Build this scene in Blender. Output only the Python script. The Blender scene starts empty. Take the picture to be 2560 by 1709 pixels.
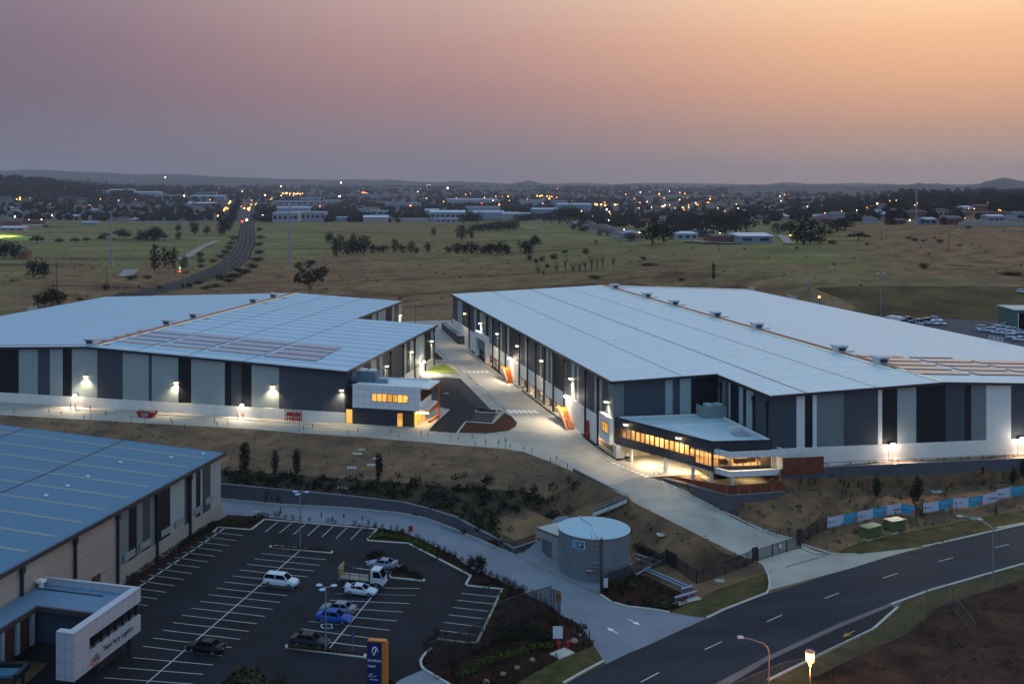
import bpy,math,random,re
import numpy as np
from mathutils import Vector,Matrix,noise
from mathutils.bvhtree import BVHTree
from mathutils.geometry import delaunay_2d_cdt
random.seed(7)
RND=random.Random(11)
sc=bpy.context.scene; COL=sc.collection
FO,CX,HY,CZ=2630.,1058.,467.,56.          # measured lens: focal, principal point (photo pixels), camera height
q=3.6703
CR={'A':(0,400,q),'B':(640,400,q),'C':(1280,400,q),'D':(1920,400,q),'E':(0,700,q),'F':(640,700,q),'G':(1120,700,q),'H':(1920,700,q),
'I':(0,1027,q),'J':(500,1027,q),'K':(1120,1027,q),'L':(1500,900,q),'M':(1920,1027,q),'N':(0,1282,q),'O':(500,1282,q),'Q':(1000,1282,q),
'R':(1500,1282,q),'S':(1920,1282,q),'a':(0,420,7.33),'b':(560,420,7.33),'c':(860,420,5.593),'d':(2140,420,5.593),'e':(2240,740,7.33),
'f':(1700,1000,7.33),'g':(1400,940,7.33),'h':(840,920,7.33),'k':(1380,1280,7.33),'m':(2080,1200,4.894),'n':(0,1440,6.525),'p':(0,0,1)}
def P(s):
    out=[];c=None
    for t in s.split():
        if t in CR: c=CR[t]; continue
        x,y=t.split(','); out.append((c[0]+float(x)/c[2],c[1]+float(y)/c[2]))
    return out
def P1(s): return P(s)[0]
def W(px,py,z):
    d=FO*(CZ-z)/(py-HY); return (px-CX)*d/FO,d,z
def WS(s,z): return [W(a,b,z) for a,b in P(s)]
RP=(.0393*.911,.0393*.412,-.0393*(30*.911+136.6*.412))
def WR(px,py):                              # point on the sloping plane of the public road
    dx,dz=(px-CX)/FO,-(py-HY)/FO
    t=(RP[2]-CZ)/(dz-RP[0]*dx-RP[1]); return dx*t,t,CZ+dz*t
def rz_(x,y): return RP[0]*x+RP[1]*y+RP[2]
class Fr:                                   # plan frame of a building: +y recedes to vanishing point vp
    def __init__(s,o,vp):
        a=math.atan2(vp-CX,FO); s.o=o; s.y=(math.sin(a),math.cos(a)); s.x=(math.cos(a),-math.sin(a)); s.rz=-a
    def loc(s,p): dx,dy=p[0]-s.o[0],p[1]-s.o[1]; return (dx*s.x[0]+dy*s.x[1],dx*s.y[0]+dy*s.y[1])
    def w(s,u,v,z=0): return (s.o[0]+u*s.x[0]+v*s.y[0],s.o[1]+u*s.x[1]+v*s.y[1],z)
    def u(s,px,v):
        k=(px-CX)/FO; return (k*(s.o[1]+v*s.y[1])-(s.o[0]+v*s.y[0]))/(s.x[0]-k*s.x[1])
    def v(s,px,u):
        k=(px-CX)/FO; return (k*(s.o[1]+u*s.x[1])-(s.o[0]+u*s.x[0]))/(s.y[0]-k*s.y[1])
    def z(s,py,u,v): return CZ-(py-HY)*s.w(u,v)[1]/FO
FL=Fr(W(862,1057,6),1765); FRt=Fr(W(1533,957,19.6),639); FB=Fr(W(552,1137,10.7),1790)
# ---------------------------------------------------------------- colours and materials
def lin(h):
    if isinstance(h,str):
        h=h.lstrip('#'); c=[int(h[i:i+2],16)/255 for i in (0,2,4)]
        return tuple(x/12.92 if x<=.04045 else ((x+.055)/1.055)**2.4 for x in c)
    if isinstance(h,(int,float)): return (h,h,h)
    return tuple(h)
MATS={}
def mat(name,col,rough=.8,var=0,vs=1.,col2=None,bump=0,bs=5.,metal=0,spec=None,emit=None,es=1.,stretch=None,det=6,ribs=None,coat=0):
    if name in MATS: return MATS[name]
    m=bpy.data.materials.new(name); m.use_nodes=True; nt=m.node_tree; N=nt.nodes; L=nt.links
    b=N['Principled BSDF']; c=lin(col); b.inputs['Base Color'].default_value=(*c,1); b.inputs['Roughness'].default_value=rough
    b.inputs['Metallic'].default_value=metal
    if spec is not None: b.inputs['Specular IOR Level'].default_value=spec
    if coat: b.inputs['Coat Weight'].default_value=coat
    tc=N.new('ShaderNodeTexCoord'); co=tc.outputs['Object']
    if stretch:
        mp=N.new('ShaderNodeMapping'); mp.inputs['Scale'].default_value=stretch; L.new(co,mp.inputs[0]); co=mp.outputs[0]
    if var or col2 is not None:
        n=N.new('ShaderNodeTexNoise'); n.inputs['Scale'].default_value=vs; n.inputs['Detail'].default_value=det; n.inputs['Roughness'].default_value=.62
        L.new(co,n.inputs['Vector']); r=N.new('ShaderNodeValToRGB'); L.new(n.outputs[0],r.inputs[0])
        c2=lin(col2) if col2 is not None else tuple(max(0,x*(1-var)) for x in c); c1=c if col2 is not None else tuple(x*(1+var) for x in c)
        r.color_ramp.elements[0].position=.36; r.color_ramp.elements[1].position=.64
        r.color_ramp.elements[0].color=(*c2,1); r.color_ramp.elements[1].color=(*c1,1); L.new(r.outputs[0],b.inputs['Base Color'])
    if bump or ribs:
        bp=N.new('ShaderNodeBump'); bp.inputs['Distance'].default_value=.05
        if ribs:
            w=N.new('ShaderNodeTexWave'); w.bands_direction=ribs[0]; w.inputs['Scale'].default_value=ribs[1]; L.new(tc.outputs['Object'],w.inputs[0])
            L.new(w.outputs[1],bp.inputs['Height']); bp.inputs['Strength'].default_value=ribs[2]
        else:
            n2=N.new('ShaderNodeTexNoise'); n2.inputs['Scale'].default_value=bs; n2.inputs['Detail'].default_value=4; L.new(co,n2.inputs['Vector'])
            L.new(n2.outputs[0],bp.inputs['Height']); bp.inputs['Strength'].default_value=bump
        L.new(bp.outputs[0],b.inputs['Normal'])
    if emit is not None:
        b.inputs['Emission Color'].default_value=(*lin(emit),1); b.inputs['Emission Strength'].default_value=es
    MATS[name]=m; return m
# ---------------------------------------------------------------- mesh builder
class MB:
    def __init__(s): s.v=[]; s.f=[]; s.m=[]
    def add(s,vs,fs,mi=0):
        o=len(s.v); s.v+= [tuple(v) for v in vs]; s.f+=[tuple(i+o for i in f) for f in fs]; s.m+=[mi]*len(fs); return s
    def quad(s,a,b,c,d,mi=0): return s.add([a,b,c,d],[(0,1,2,3)],mi)
    def poly(s,pts,mi=0): return s.add(pts,[tuple(range(len(pts)))],mi)
    def box(s,x0,x1,y0,y1,z0,z1,mi=0):
        v=[(x0,y0,z0),(x1,y0,z0),(x1,y1,z0),(x0,y1,z0),(x0,y0,z1),(x1,y0,z1),(x1,y1,z1),(x0,y1,z1)]
        return s.add(v,[(0,3,2,1),(4,5,6,7),(0,1,5,4),(1,2,6,5),(2,3,7,6),(3,0,4,7)],mi)
    def bar(s,a,b,w,h,mi=0,up=(0,0,1)):     # rectangular bar from a to b (centres)
        a=Vector(a);b=Vector(b);d=(b-a).normalized();u=Vector(up)
        if abs(d.dot(u))>.98:u=Vector((0,1,0))
        r=d.cross(u).normalized();u=r.cross(d).normalized();v=[]
        for p in (a,b):
            for i,j in ((-1,-1),(1,-1),(1,1),(-1,1)): v.append(p+r*(i*w/2)+u*(j*h/2))
        return s.add(v,[(0,3,2,1),(4,5,6,7),(0,1,5,4),(1,2,6,5),(2,3,7,6),(3,0,4,7)],mi)
    def cyl(s,a,b,r0,r1=None,n=8,mi=0,caps=True):
        r1=r0 if r1 is None else r1; a=Vector(a);b=Vector(b);d=(b-a).normalized();u=Vector((0,0,1)) if abs(d.z)<.95 else Vector((1,0,0))
        x=d.cross(u).normalized();y=d.cross(x).normalized();v=[]
        for p,r in ((a,r0),(b,r1)):
            for i in range(n): t=2*math.pi*i/n; v.append(p+x*(r*math.cos(t))+y*(r*math.sin(t)))
        f=[(i,(i+1)%n,n+(i+1)%n,n+i) for i in range(n)]
        if caps: f+=[tuple(range(n))[::-1],tuple(range(n,2*n))]
        return s.add(v,f,mi)
    def tube(s,pts,r,n=6,mi=0):
        for a,b in zip(pts,pts[1:]): s.cyl(a,b,r,r,n,mi)
        return s
    def prism(s,pts,z0,z1,mi=0,mt=None):
        n=len(pts);v=[(p[0],p[1],z0) for p in pts]+[(p[0],p[1],z1) for p in pts]
        s.add(v,[(i,(i+1)%n,n+(i+1)%n,n+i) for i in range(n)]+[tuple(range(n))[::-1]],mi)
        return s.add(v[n:],[tuple(range(n))],mi if mt is None else mt)
    def sph(s,c,r,n=8,m=5,mi=0,sz=1.):
        v=[(c[0],c[1],c[2]+r*sz)];
        for j in range(1,m):
            t=math.pi*j/m
            for i in range(n): p=2*math.pi*i/n; v.append((c[0]+r*math.sin(t)*math.cos(p),c[1]+r*math.sin(t)*math.sin(p),c[2]+r*sz*math.cos(t)))
        v.append((c[0],c[1],c[2]-r*sz)); f=[(0,1+i,1+(i+1)%n) for i in range(n)]
        for j in range(m-2):
            for i in range(n): a=1+j*n+i;b=1+j*n+(i+1)%n; f.append((a,a+n,b+n,b))
        k=len(v)-1; f+=[(k,1+(m-2)*n+(i+1)%n,1+(m-2)*n+i) for i in range(n)]
        return s.add(v,f,mi)
    def mesh(s,name,mats,smooth=False):
        me=bpy.data.meshes.new(name); me.from_pydata(s.v,[],s.f); 
        for m in (mats if isinstance(mats,(list,tuple)) else [mats]): me.materials.append(m)
        if len(me.polygons)==len(s.m): me.polygons.foreach_set('material_index',s.m)
        if smooth: me.polygons.foreach_set('use_smooth',[True]*len(me.polygons))
        me.update(); return me
    def build(s,name,mats,parent=None,smooth=False,label=None):
        o=bpy.data.objects.new(name,s.mesh(name,mats,smooth)); COL.objects.link(o)
        if parent is not None: o.parent=parent
        if label: o['label']=label
        return o
def tag(o,label=None,cat=None,group=None,kind=None):
    if label:o['label']=label
    if cat:o['category']=cat
    if group:o['group']=group
    if kind:o['kind']=kind
    return o
def thing(name,label,cat,loc=(0,0,0),rz=0,group=None):
    o=bpy.data.objects.new(name,None); COL.objects.link(o); o.location=loc; o.rotation_euler=(0,0,rz); return tag(o,label,cat,group)
def kids(o): return [c for c in bpy.data.objects if c.parent==o]
KC={}
def dup(root,loc,rz=0,label=None,group=None,scale=None):
    r=root.copy(); COL.objects.link(r); r.location=loc; r.rotation_euler=(0,0,rz)
    if label:r['label']=label
    if group:r['group']=group
    if scale:r.scale=scale if isinstance(scale,(tuple,list)) else (scale,)*3
    if root.name not in KC: KC[root.name]=[(c,kids(c)) for c in kids(root)]
    for c,gs in KC[root.name]:
        k=c.copy(); COL.objects.link(k); k.parent=r
        for g in gs: h=g.copy(); COL.objects.link(h); h.parent=k
    return r
def text_mesh(txt,size,name,m,parent,M,ext=.01,align='LEFT',sx=1.):
    cu=bpy.data.curves.new(name,'FONT'); cu.body=txt; cu.size=size; cu.extrude=ext; cu.align_x=align; cu.resolution_u=2
    t=bpy.data.objects.new(name,cu); COL.objects.link(t); dg=bpy.context.evaluated_depsgraph_get()
    me=bpy.data.meshes.new_from_object(t.evaluated_get(dg)); bpy.data.objects.remove(t); bpy.data.curves.remove(cu)
    me.materials.clear(); me.materials.append(m); me.transform(M@Matrix.Diagonal((sx,1,1,1)))
    o=bpy.data.objects.new(name,me); COL.objects.link(o); o.parent=parent; return o
def basis(o,x,y):                            # matrix with local x -> x, y -> y, at o
    x=Vector(x).normalized();y=Vector(y).normalized();z=x.cross(y); m=Matrix((x,y,z)).transposed().to_4x4(); m.translation=Vector(o); return m
# ================================================================ GROUND
V=[];Z={};POLY=[];PRI=[]
def vadd(x,y,z=None):
    V.append((x,y)); 
    if z is not None: Z[len(V)-1]=z
    return len(V)-1
EDG=[]
def chain(pts,closed=False,seg=None):
    """3-D points -> constrained, subdivided polyline with fixed heights"""
    out=[];n=len(pts)
    for i in range(n if closed else n-1):
        a=pts[i];b=pts[(i+1)%n];L=math.dist(a[:2],b[:2]);s=seg or (5 if a[1]<260 else 12 if a[1]<450 else 40);k=max(1,int(L/s))
        for j in range(k): t=j/k; out.append(vadd(*(a[c]+(b[c]-a[c])*t for c in range(3))))
    if not closed: out.append(vadd(*pts[-1]))
    for i in range(len(out)-1): EDG.append((out[i],out[i+1]))
    if closed: EDG.append((out[-1],out[0]))
    return out
REG=[]
def region(name,pts,closed=True):
    a=sum(p[0]*r[1]-r[0]*p[1] for p,r in zip(pts,pts[1:]+pts[:1]))
    if a<0: pts=pts[::-1]
    REG.append((name,chain(pts,True)))
def Wz(s,zs):
    ps=P(s); zs=[zs]*len(ps) if isinstance(zs,(int,float)) else zs
    return [W(a,b,z) if z!='r' else WR(a,b) for (a,b),z in zip(ps,zs)]
# highest priority first
yard=Wz('E -700,1205 0,1235 2349,1368 F 400,1402 1000,1440 2349,1553 K 390,325 700,375 900,450 1130,545 1650,790 1710,840 2349,1160 R 1080,285 1390,415 1450,440 1500,470 1545,560 1560,640 1553,705',[6]*8+[6,5.9,5.5,4.5,4.3,2.2,1.8,1.3,1.2,1.0,.95,.9,'r'])
yard+=Wz('R 2349,490 S 1110,395 1420,308 1250,330 880,370 680,380 550,375 430,345 310,288 R 1740,225 1500,165 1200,10 L 1180,1410 880,1262 560,1110 500,1085 430,1075',['r','r','r','r',1.9,1.6,1.4,1.35,1.3,1.6,2.2,3.4,3.45,4.5,5.2,5.4,5.6])
yard+=[FRt.w(8.2,-14,6),FRt.w(20,-14,6),FRt.w(20,2,6),FRt.w(1,2,6),FRt.w(1,163,6)]+Wz('F 1790,365 1340,382',6)+[FL.w(-23,128,6),FL.w(-25,77,6),FL.w(-1,77,6),FL.w(-1,.5,6),FL.w(-160,.5,6)]
mul=[('G 80,1403 165,1300 415,1315 520,1215 590,1250 640,1310 625,1345 560,1385 350,1412',6),('G 205,645 262,650 390,770 352,772',6),('G 380,785 425,790 565,920 545,925',6),
('G 600,955 640,960 700,990 650,995',6),('G 665,1010 712,1010 1085,1310 1060,1312',6),('g 300,1035 460,1050 720,1262 650,1285',6),('g 660,1292 730,1290 960,1470 1395,1465 1050,1556',6),('F 1635,650 1722,727 1635,728',6)]
for s,z in mul: region('garden_bed_yard',Wz(s,z))
region('island_lawn',Wz('F 1545,852 1600,800 1720,765 1790,800 1862,857',6))
region('upper_car_park',Wz('F 1490,905 1735,893 1880,903 2165,1190 2240,1225 2170,1315 1925,1300 1845,1403 1575,1382 1640,1310 1770,1190 1650,1165 1610,1185 1590,1100 1500,985',6))
region('concrete_yard',yard)
region('car_park',Wz('J 160,1068 455,1090 590,995 1625,1085 1525,1180 1910,1215 2349,1460 Q 650,575 605,660 940,700 735,1130 700,1195 350,1160 290,1260 190,1355 195,1400 215,1430 0,1525 O 1690,1567 p 900,1950 -500,1950 -500,1700 60,1712 N 1225,665',0))
region('concrete_lane',Wz('J -60,1100 165,985 175,800 700,850 1380,888 1850,935 2100,990 2349,1085 K 600,1310 700,1290 860,1180 Q 1500,90 p 1540,1370 Q 2150,480 1900,640 1840,745 1930,810 2090,855 2349,885 R 640,910 980,962',[0]*18+[0,0,'r'])
 +Wz('R 50,1385 Q 1870,1350 1780,1215 1710,1100 1640,1010 1470,930 1400,860 1160,740 930,620 620,490 J 2349,1330 1900,1120 1600,1062 1000,1017 580,968 255,950 0,1110 N 1100,655 1040,640',['r','r',0,0,0,0,0,0,0,0,0,0,0,0,0,0,0,0,0]))
region('concrete_lane',Wz('Q 0,1525 215,1432 480,1600 O 1700,1640',0))
region('road',Wz('R -1000,1900 -300,1555 0,1410 50,1385 980,965 1140,888 1540,740 2349,487 S 1110,397 2349,105 3300,-70 3300,270 2349,465 1500,705 1130,820 650,1010 0,1305 R 1050,1567 270,2000',['r']*19))
region('footpath_strip',Wz('S 1500,705 1260,790 1190,865 1130,852 650,1050 0,1352 R 1190,1567 420,1990 270,2000 1050,1567 S 0,1305 650,1010 1130,820',['r']*13))
region('service_lane',Wz('S 1190,865 1130,930 960,1070 500,1290 0,1535 R 1300,1800 420,1990 1190,1567 S 0,1352 650,1050 1130,852',['r']*11))
region('grass_verge',Wz('Q 900,1650 1050,1567 1440,1348 1600,1285 1778,1215 1870,1352 R 50,1385 0,1410 -300,1555 -600,1700',[-.3,-.2,-.05,0,0,'r','r','r','r','r']))
region('grass_verge',Wz('R 640,908 1070,700 1530,545 1560,640 1553,705 1140,885 980,963',[0,.2,.8,.9,'r','r','r']))
region('grass_verge',Wz('S 640,350 880,255 1500,130 1850,60 2349,-30 3100,-130 3300,-72 2349,103 1420,308 1250,330 880,370 680,381',[1.5,1.9,2.4,2.7,3.2,3.8,'r','r','r','r',1.9,1.6]))
region('grass_verge',Wz('S 1190,865 1260,790 1500,705 2349,465 3300,270 3300,420 2349,590 1620,830 1460,950 1290,1100 900,1270 400,1500 R 1700,1900 1300,1800 S 0,1535 500,1290 960,1070 1130,930',['r']*18))
region('garden_bed',Wz('p 470,1236 1140,1324 1290,1380 1420,1400 1620,1440 1745,1500 1640,1560 1500,1700 1200,1950 300,1950 200,1500',[0]*11))
region('dark_field',Wz('S 1700,1900 2400,1700 3400,1500 3400,420 2349,595 2000,700 1620,830 1460,950 1290,1100 900,1270 400,1500 R 1700,1900',['r']*12))
# retaining wall above the lane: top ring
RWB=Wz('J 165,800 430,825 900,862 1380,888 1850,935 2100,990 2349,1085 K 210,1145 400,1222 600,1312 810,1245',0)
RWT=[b for a,b in P('J 165,675 430,700 900,745 1380,790 1850,845 2100,905 2349,985 K 210,1062 400,1160 600,1272 810,1205')]
RWt=[]
for (x,y,z),py in zip(RWB,RWT): RWt.append((x*1.0045,y*1.0045,CZ-(py-HY)*y/FO))
chain([(x*1.002,y*1.002,0) for x,y,z in RWB]); chain(RWt)
region('garden_slope',RWt[:9]+Wz('K 500,1180 430,1000 700,890 1000,985 1080,960 870,800 600,730 0,690 J 2349,690 1330,620 800,580 180,540',[1.4,1.9,2.6,2.2,2.4,3.3,3.7,3.9,3.9,3.4,3.1,3.0]))
# tank compound and slope between compound and drive
chain(Wz('K 810,1200 850,1000 1300,970 1700,1130 1850,1290 R 320,360 560,460 880,520 1400,440',[1.2,1.6,2.0,1.6,.6,.4,.5,.6,1.0]))
# retaining wall under the offices: top plate
RT=[(9.5,-27.9),(19.4,-27.3),(20.6,-24),(27,-24)]
chain([W(*P1('L 575,1112'),5.5)]+[FRt.w(9.45,-27.5,6.2),FRt.w(19.2,-26.9,6.3)]+[FRt.w(20.8,-23.6,9)]+[FRt.w(u,-23.6,9) for u in (28,65,140)])
chain(Wz('L 580,1115 880,1262 1180,1412',[5.1,4.4,3.4])+[FRt.w(14,-28.5,4.6),FRt.w(19.8,-27.9,5.9),FRt.w(20.6,-24.8,5.8),FRt.w(28,-24.6,5.6),FRt.w(50,-24.6,5.0),FRt.w(75,-24.6,5.4),FRt.w(140,-24.6,8)])
chain([FRt.w(1,2,9-3),FRt.w(20,-14,6)])
region('terrace_plate',[FRt.w(10.3,-15,6),FRt.w(20.4,-15,6.2),FRt.w(19.3,-26.5,6.2),FRt.w(9.9,-27.0,6.2)])
chain(Wz('M 540,1078 1220,942 1350,970 1420,942 1990,868 2349,805',[2.5,3.2,3.1,3.2,3.7,4.1]))
chain(Wz('K 1150,560 1650,800',[4.6,3.4]))       # foot of the barrier wall
# free control points of the open country
far=[]
for s,z in (('p 400,672 100,672',2),('p 300,700 500,700 100,710',3.5),('p -100,760 100,745 300,730 600,722',5),('p 0,620 300,620 600,620 900,620 1200,615',.5),
 ('p -100,640 0,645',1.5),('p 700,680 900,680 1100,680',4),('p 700,720 900,722 1100,722',7.5),('p 1300,700 1200,720',10),('p 1400,640 1450,660',12.5),('p 1400,712 1500,708 1600,710',13.3),
 ('p 1330,640 1250,650',8),('p 1500,640',16),('p 1552,607 1620,603',20),('p 1700,600 1800,601 1900,603',22),('p 2000,614',22.5),('p 2083,584 2150,575',25),('p 2247,565 2400,564 2560,565 2700,565',27),
 ('p 1700,680 1900,690',15.2),('p 2050,670 2300,670 2560,670 2700,670',18),('p 2200,620 2400,620 2560,620',22.5),('p 1920,716 1780,716',14.5),('p 2025,716 2192,713 2400,715 2560,717 2800,720',14.8),
 ('p 1960,775',8.5),('p 1850,735 1700,728',9),('p 1500,725',9.5)):
    for a,b in P(s): vadd(*W(a,b,z))
chain(Wz('p 1100,764 990,765',9)); chain(Wz('F 1790,362 1340,379',6.05)); chain(Wz('p 2176,788 2560,806 2800,815',6.5))
region('truck_yard',Wz('p 2080,790 2176,788 2560,806 2900,818 2900,960 2560,960',6.5))
region('earth_bank',Wz('D 0,1169 355,1169 480,1200 640,1260 800,1345 770,1398 500,1344 200,1299 0,1249',[14.1,14.1,12.8,10.8,8.8,8,8.4,8.8,9]))
region('cut_bank',Wz('D 0,1168 355,1168 520,1165 1000,1152 2349,1162 3200,1180 3200,1520 2349,1492 940,1422 700,1400 500,1345 200,1300 0,1250',[14.2,14.2,14.3,14.7,14.9,14.9,6.6,6.6,6.7,7.5,8.5,8.8,9]))
region('earth_bank',Wz('F 1335,262 1560,250 1800,236 1800,355 1340,376',[9,9,9,6.3,6.3]))
# railway corridor
RL=[('A 560,1430 1130,1235 1700,1085 1990,960 2125,850 2172,750 2200,620 2232,440','')]
za=[3.5,3,2.2,1.4,.8,.4,.1,0]
rl=Wz(RL[0][0],za); rr=Wz('A 1100,1335 1400,1240 1880,1120 2190,990 2300,890 2345,760 2335,630 2322,445',za)
region('railway_bed',rl+rr[::-1])
# far heights
COLS=[-500,0,400,800,1200,1500,1800,2100,2300,2560,3100]
ROWS=[1650,2500,3500,5000,7000,9500,14000]
TZ=[[0,2,0,0,0,3,6,22,36,38,38],[18,18,3,0,0,4,8,24,36,36,36],[80,82,30,6,8,10,14,24,30,32,32],[60,66,50,22,25,22,20,22,26,30,30],[110,110,85,60,56,50,42,40,40,40,40],[205,200,172,116,86,74,72,70,70,80,80],[150,150,120,90,70,60,60,60,60,60,60]]
def zfar(px,d):
    i=min(len(COLS)-2,max(0,sum(px>=c for c in COLS)-1)); j=min(len(ROWS)-2,max(0,sum(d>=r for r in ROWS)-1))
    a=min(1,max(0,(px-COLS[i])/(COLS[i+1]-COLS[i]))); b=min(1,max(0,(d-ROWS[j])/(ROWS[j+1]-ROWS[j])))
    a=a*a*(3-2*a); b=b*b*(3-2*b)
    return (TZ[j][i]*(1-a)+TZ[j][i+1]*a)*(1-b)+(TZ[j+1][i]*(1-a)+TZ[j+1][i+1]*a)*b
for px in (2100,2250,2400,2560,2750): vadd((px-CX)*850/FO,850,[26,27,29,29,29][(2100,2250,2400,2560,2750).index(px)]); vadd((px-CX)*1150/FO,1150,32 if px>2200 else 24)
for px in (1450,1600,1750,1900): vadd((px-CX)*900/FO,900,7); vadd((px-CX)*1200/FO,1200,3)
vadd((2000-CX)*900/FO,900,12)
# outer frame
rim=[]
for px in range(-500,3101,150): rim.append(((px-CX)*1700/FO,1700,zfar(px,1700)))
rim+=[((3100-CX)*900/FO,900,29),((3100-CX)*430/FO,430,16),((3100-CX)*200/FO,200,7),((3100-CX)*130/FO,130,4)]
rim+=[(60,80,-.5),(20,80,-1.2),(-60,80,0),(-120,80,0),(-160,160,2),(-190,220,6),(-240,300,6),((-500-CX)*480/FO,480,5),((-500-CX)*900/FO,900,1)]
outer=chain(rim[::-1],True)
# filler points
RNG=random.Random(3)
def fill(d0,d1,s):
    y=d0
    while y<d1:
        x0,x1=(-520-CX)*y/FO,(3120-CX)*y/FO; x=x0+RNG.random()*s
        while x<x1: V.append((x+RNG.uniform(-.3,.3)*s,y+RNG.uniform(-.3,.3)*s)); x+=s
        y+=s
fill(84,250,7); fill(250,470,13); fill(470,900,28); fill(900,1690,55)
res=delaunay_2d_cdt([Vector(v) for v in V],EDG,[],0,1e-3,True)
vo,eo,fo,ovi,oei,ofi=res
nv=len(vo); XY=np.array([[v.x,v.y] for v in vo]); fixed=np.full(nv,np.nan)
for i,src in enumerate(ovi):
    zz=[Z[k] for k in src if k in Z]
    if zz: fixed[i]=max(zz)
faces=[tuple(f) for f in fo]; CEN=np.array([[sum(XY[i,0] for i in f)/len(f),sum(XY[i,1] for i in f)/len(f)] for f in faces])
def inside(ids):
    p=np.array([V[i] for i in ids]); ins=np.zeros(len(CEN),bool)
    for (x1,y1),(x2,y2) in zip(p,np.roll(p,-1,0)):
        if y1==y2: continue
        c=((y1>CEN[:,1])!=(y2>CEN[:,1]))&(CEN[:,0]<(x2-x1)*(CEN[:,1]-y1)/(y2-y1)+x1); ins^=c
    return ins
freg=np.full(len(faces),-1)
for k in range(len(REG)-1,-1,-1): freg[inside(REG[k][1])]=k
io=inside(outer); faces=[f for f,o in zip(faces,io) if o]; freg=[int(r) for r,o in zip(freg,io) if o]
E2=set()
for f in faces:
    for a,b in zip(f,f[1:]+f[:1]): E2.add((min(a,b),max(a,b)))
E2=np.array(sorted(E2)); ea,eb=E2[:,0],E2[:,1]; wt=1/(np.hypot(*(XY[ea]-XY[eb]).T)+.3)
isf=~np.isnan(fixed); h=np.zeros(nv); fx=XY[isf]; fz=fixed[isf]
for i in range(0,nv,2000):
    D=np.hypot(XY[i:i+2000,None,0]-fx[None,:,0],XY[i:i+2000,None,1]-fx[None,:,1]); w_=1/(D+.5)**3; h[i:i+2000]=(w_*fz).sum(1)/w_.sum(1)
h[isf]=fz; den=np.bincount(ea,wt,nv)+np.bincount(eb,wt,nv)+1e-9
FX=np.nan_to_num(fixed)
for it in range(1500):
    h=np.where(isf,FX,(np.bincount(ea,wt*h[eb],nv)+np.bincount(eb,wt*h[ea],nv))/den)
GV=[(float(XY[i,0]),float(XY[i,1]),float(h[i])) for i in range(nv)]
GBVH=BVHTree.FromPolygons([Vector(v) for v in GV],faces)
def gz(x,y):
    r=GBVH.ray_cast(Vector((x,y,400)),Vector((0,0,-1)))
    if r[0] is None:
        px=CX+FO*x/max(y,1); return zfar(px,y)
    return r[0].z
def hit(px,py,lift=0):
    r=GBVH.ray_cast(Vector((0,0,CZ)),Vector(((px-CX)/FO,1,-(py-HY)/FO)).normalized())
    if r[0] is None:
        d=1700
        while d<13000:
            z=CZ-(py-HY)*d/FO
            if z<=zfar(px,d): break
            d*=1.01
        return Vector(((px-CX)*d/FO,d,zfar(px,d)+lift))
    return r[0]+Vector((0,0,lift))
def H(s,lift=0): return [hit(a,b,lift) for a,b in P(s)]
# materials of the ground
MC=dict(
 concrete_yard=mat('yard concrete','#a39a8e',.75,.15,.12,bump=.15,bs=3,det=8),concrete_lane=mat('lane concrete','#74777f',.75,.12,.13,bump=.15,bs=3,det=8),
 upper_car_park=mat('fresh asphalt','#232326',.85,.2,.8,bump=.3,bs=9),car_park=mat('car park asphalt','#1c1e24',.8,.3,.16,bump=.3,bs=9),
 road=mat('road asphalt','#252a33',.75,.28,.10,bump=.3,bs=9,stretch=(.6,1.6,1)),service_lane=mat('lane asphalt','#22242b',.8,.12,.4,bump=.3,bs=9),
 footpath_strip=mat('path concrete','#6c6361',.8,.12,.5),truck_yard=mat('yard asphalt','#46474e',.85,.12,.1),
 garden_bed_yard=mat('red brown mulch','#402519',.95,.4,2.5,bump=.8,bs=6),garden_bed=mat('dark mulch','#3b1b13',.95,.45,2.2,col2='#14100d',bump=.8,bs=6),
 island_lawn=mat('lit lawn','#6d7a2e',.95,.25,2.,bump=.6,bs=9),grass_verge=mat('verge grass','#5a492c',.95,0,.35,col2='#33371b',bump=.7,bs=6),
 garden_slope=mat('planted slope soil','#4b3a2b',.95,0,.35,col2='#2a261c',bump=.9,bs=3),
 cut_bank=mat('dark bank grass','#66502f',.95,0,.07,col2='#40331f',bump=.6,bs=2),earth_bank=mat('dry earth bank','#7d6245',.95,.2,.3,bump=.6,bs=2),
 dark_field=mat('dark scrubby soil','#4e3326',.95,0,.22,col2='#261914',bump=.9,bs=4,det=9),
 terrace_plate=mat('paving','#a09276',.8,.1,1.),railway_bed=mat('ballast','#2d2726',.95,.15,.3,bump=.5,bs=2))
for m_ in MC.values(): m_.node_tree.nodes['Principled BSDF'].inputs['Specular IOR Level'].default_value=.12
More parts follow.
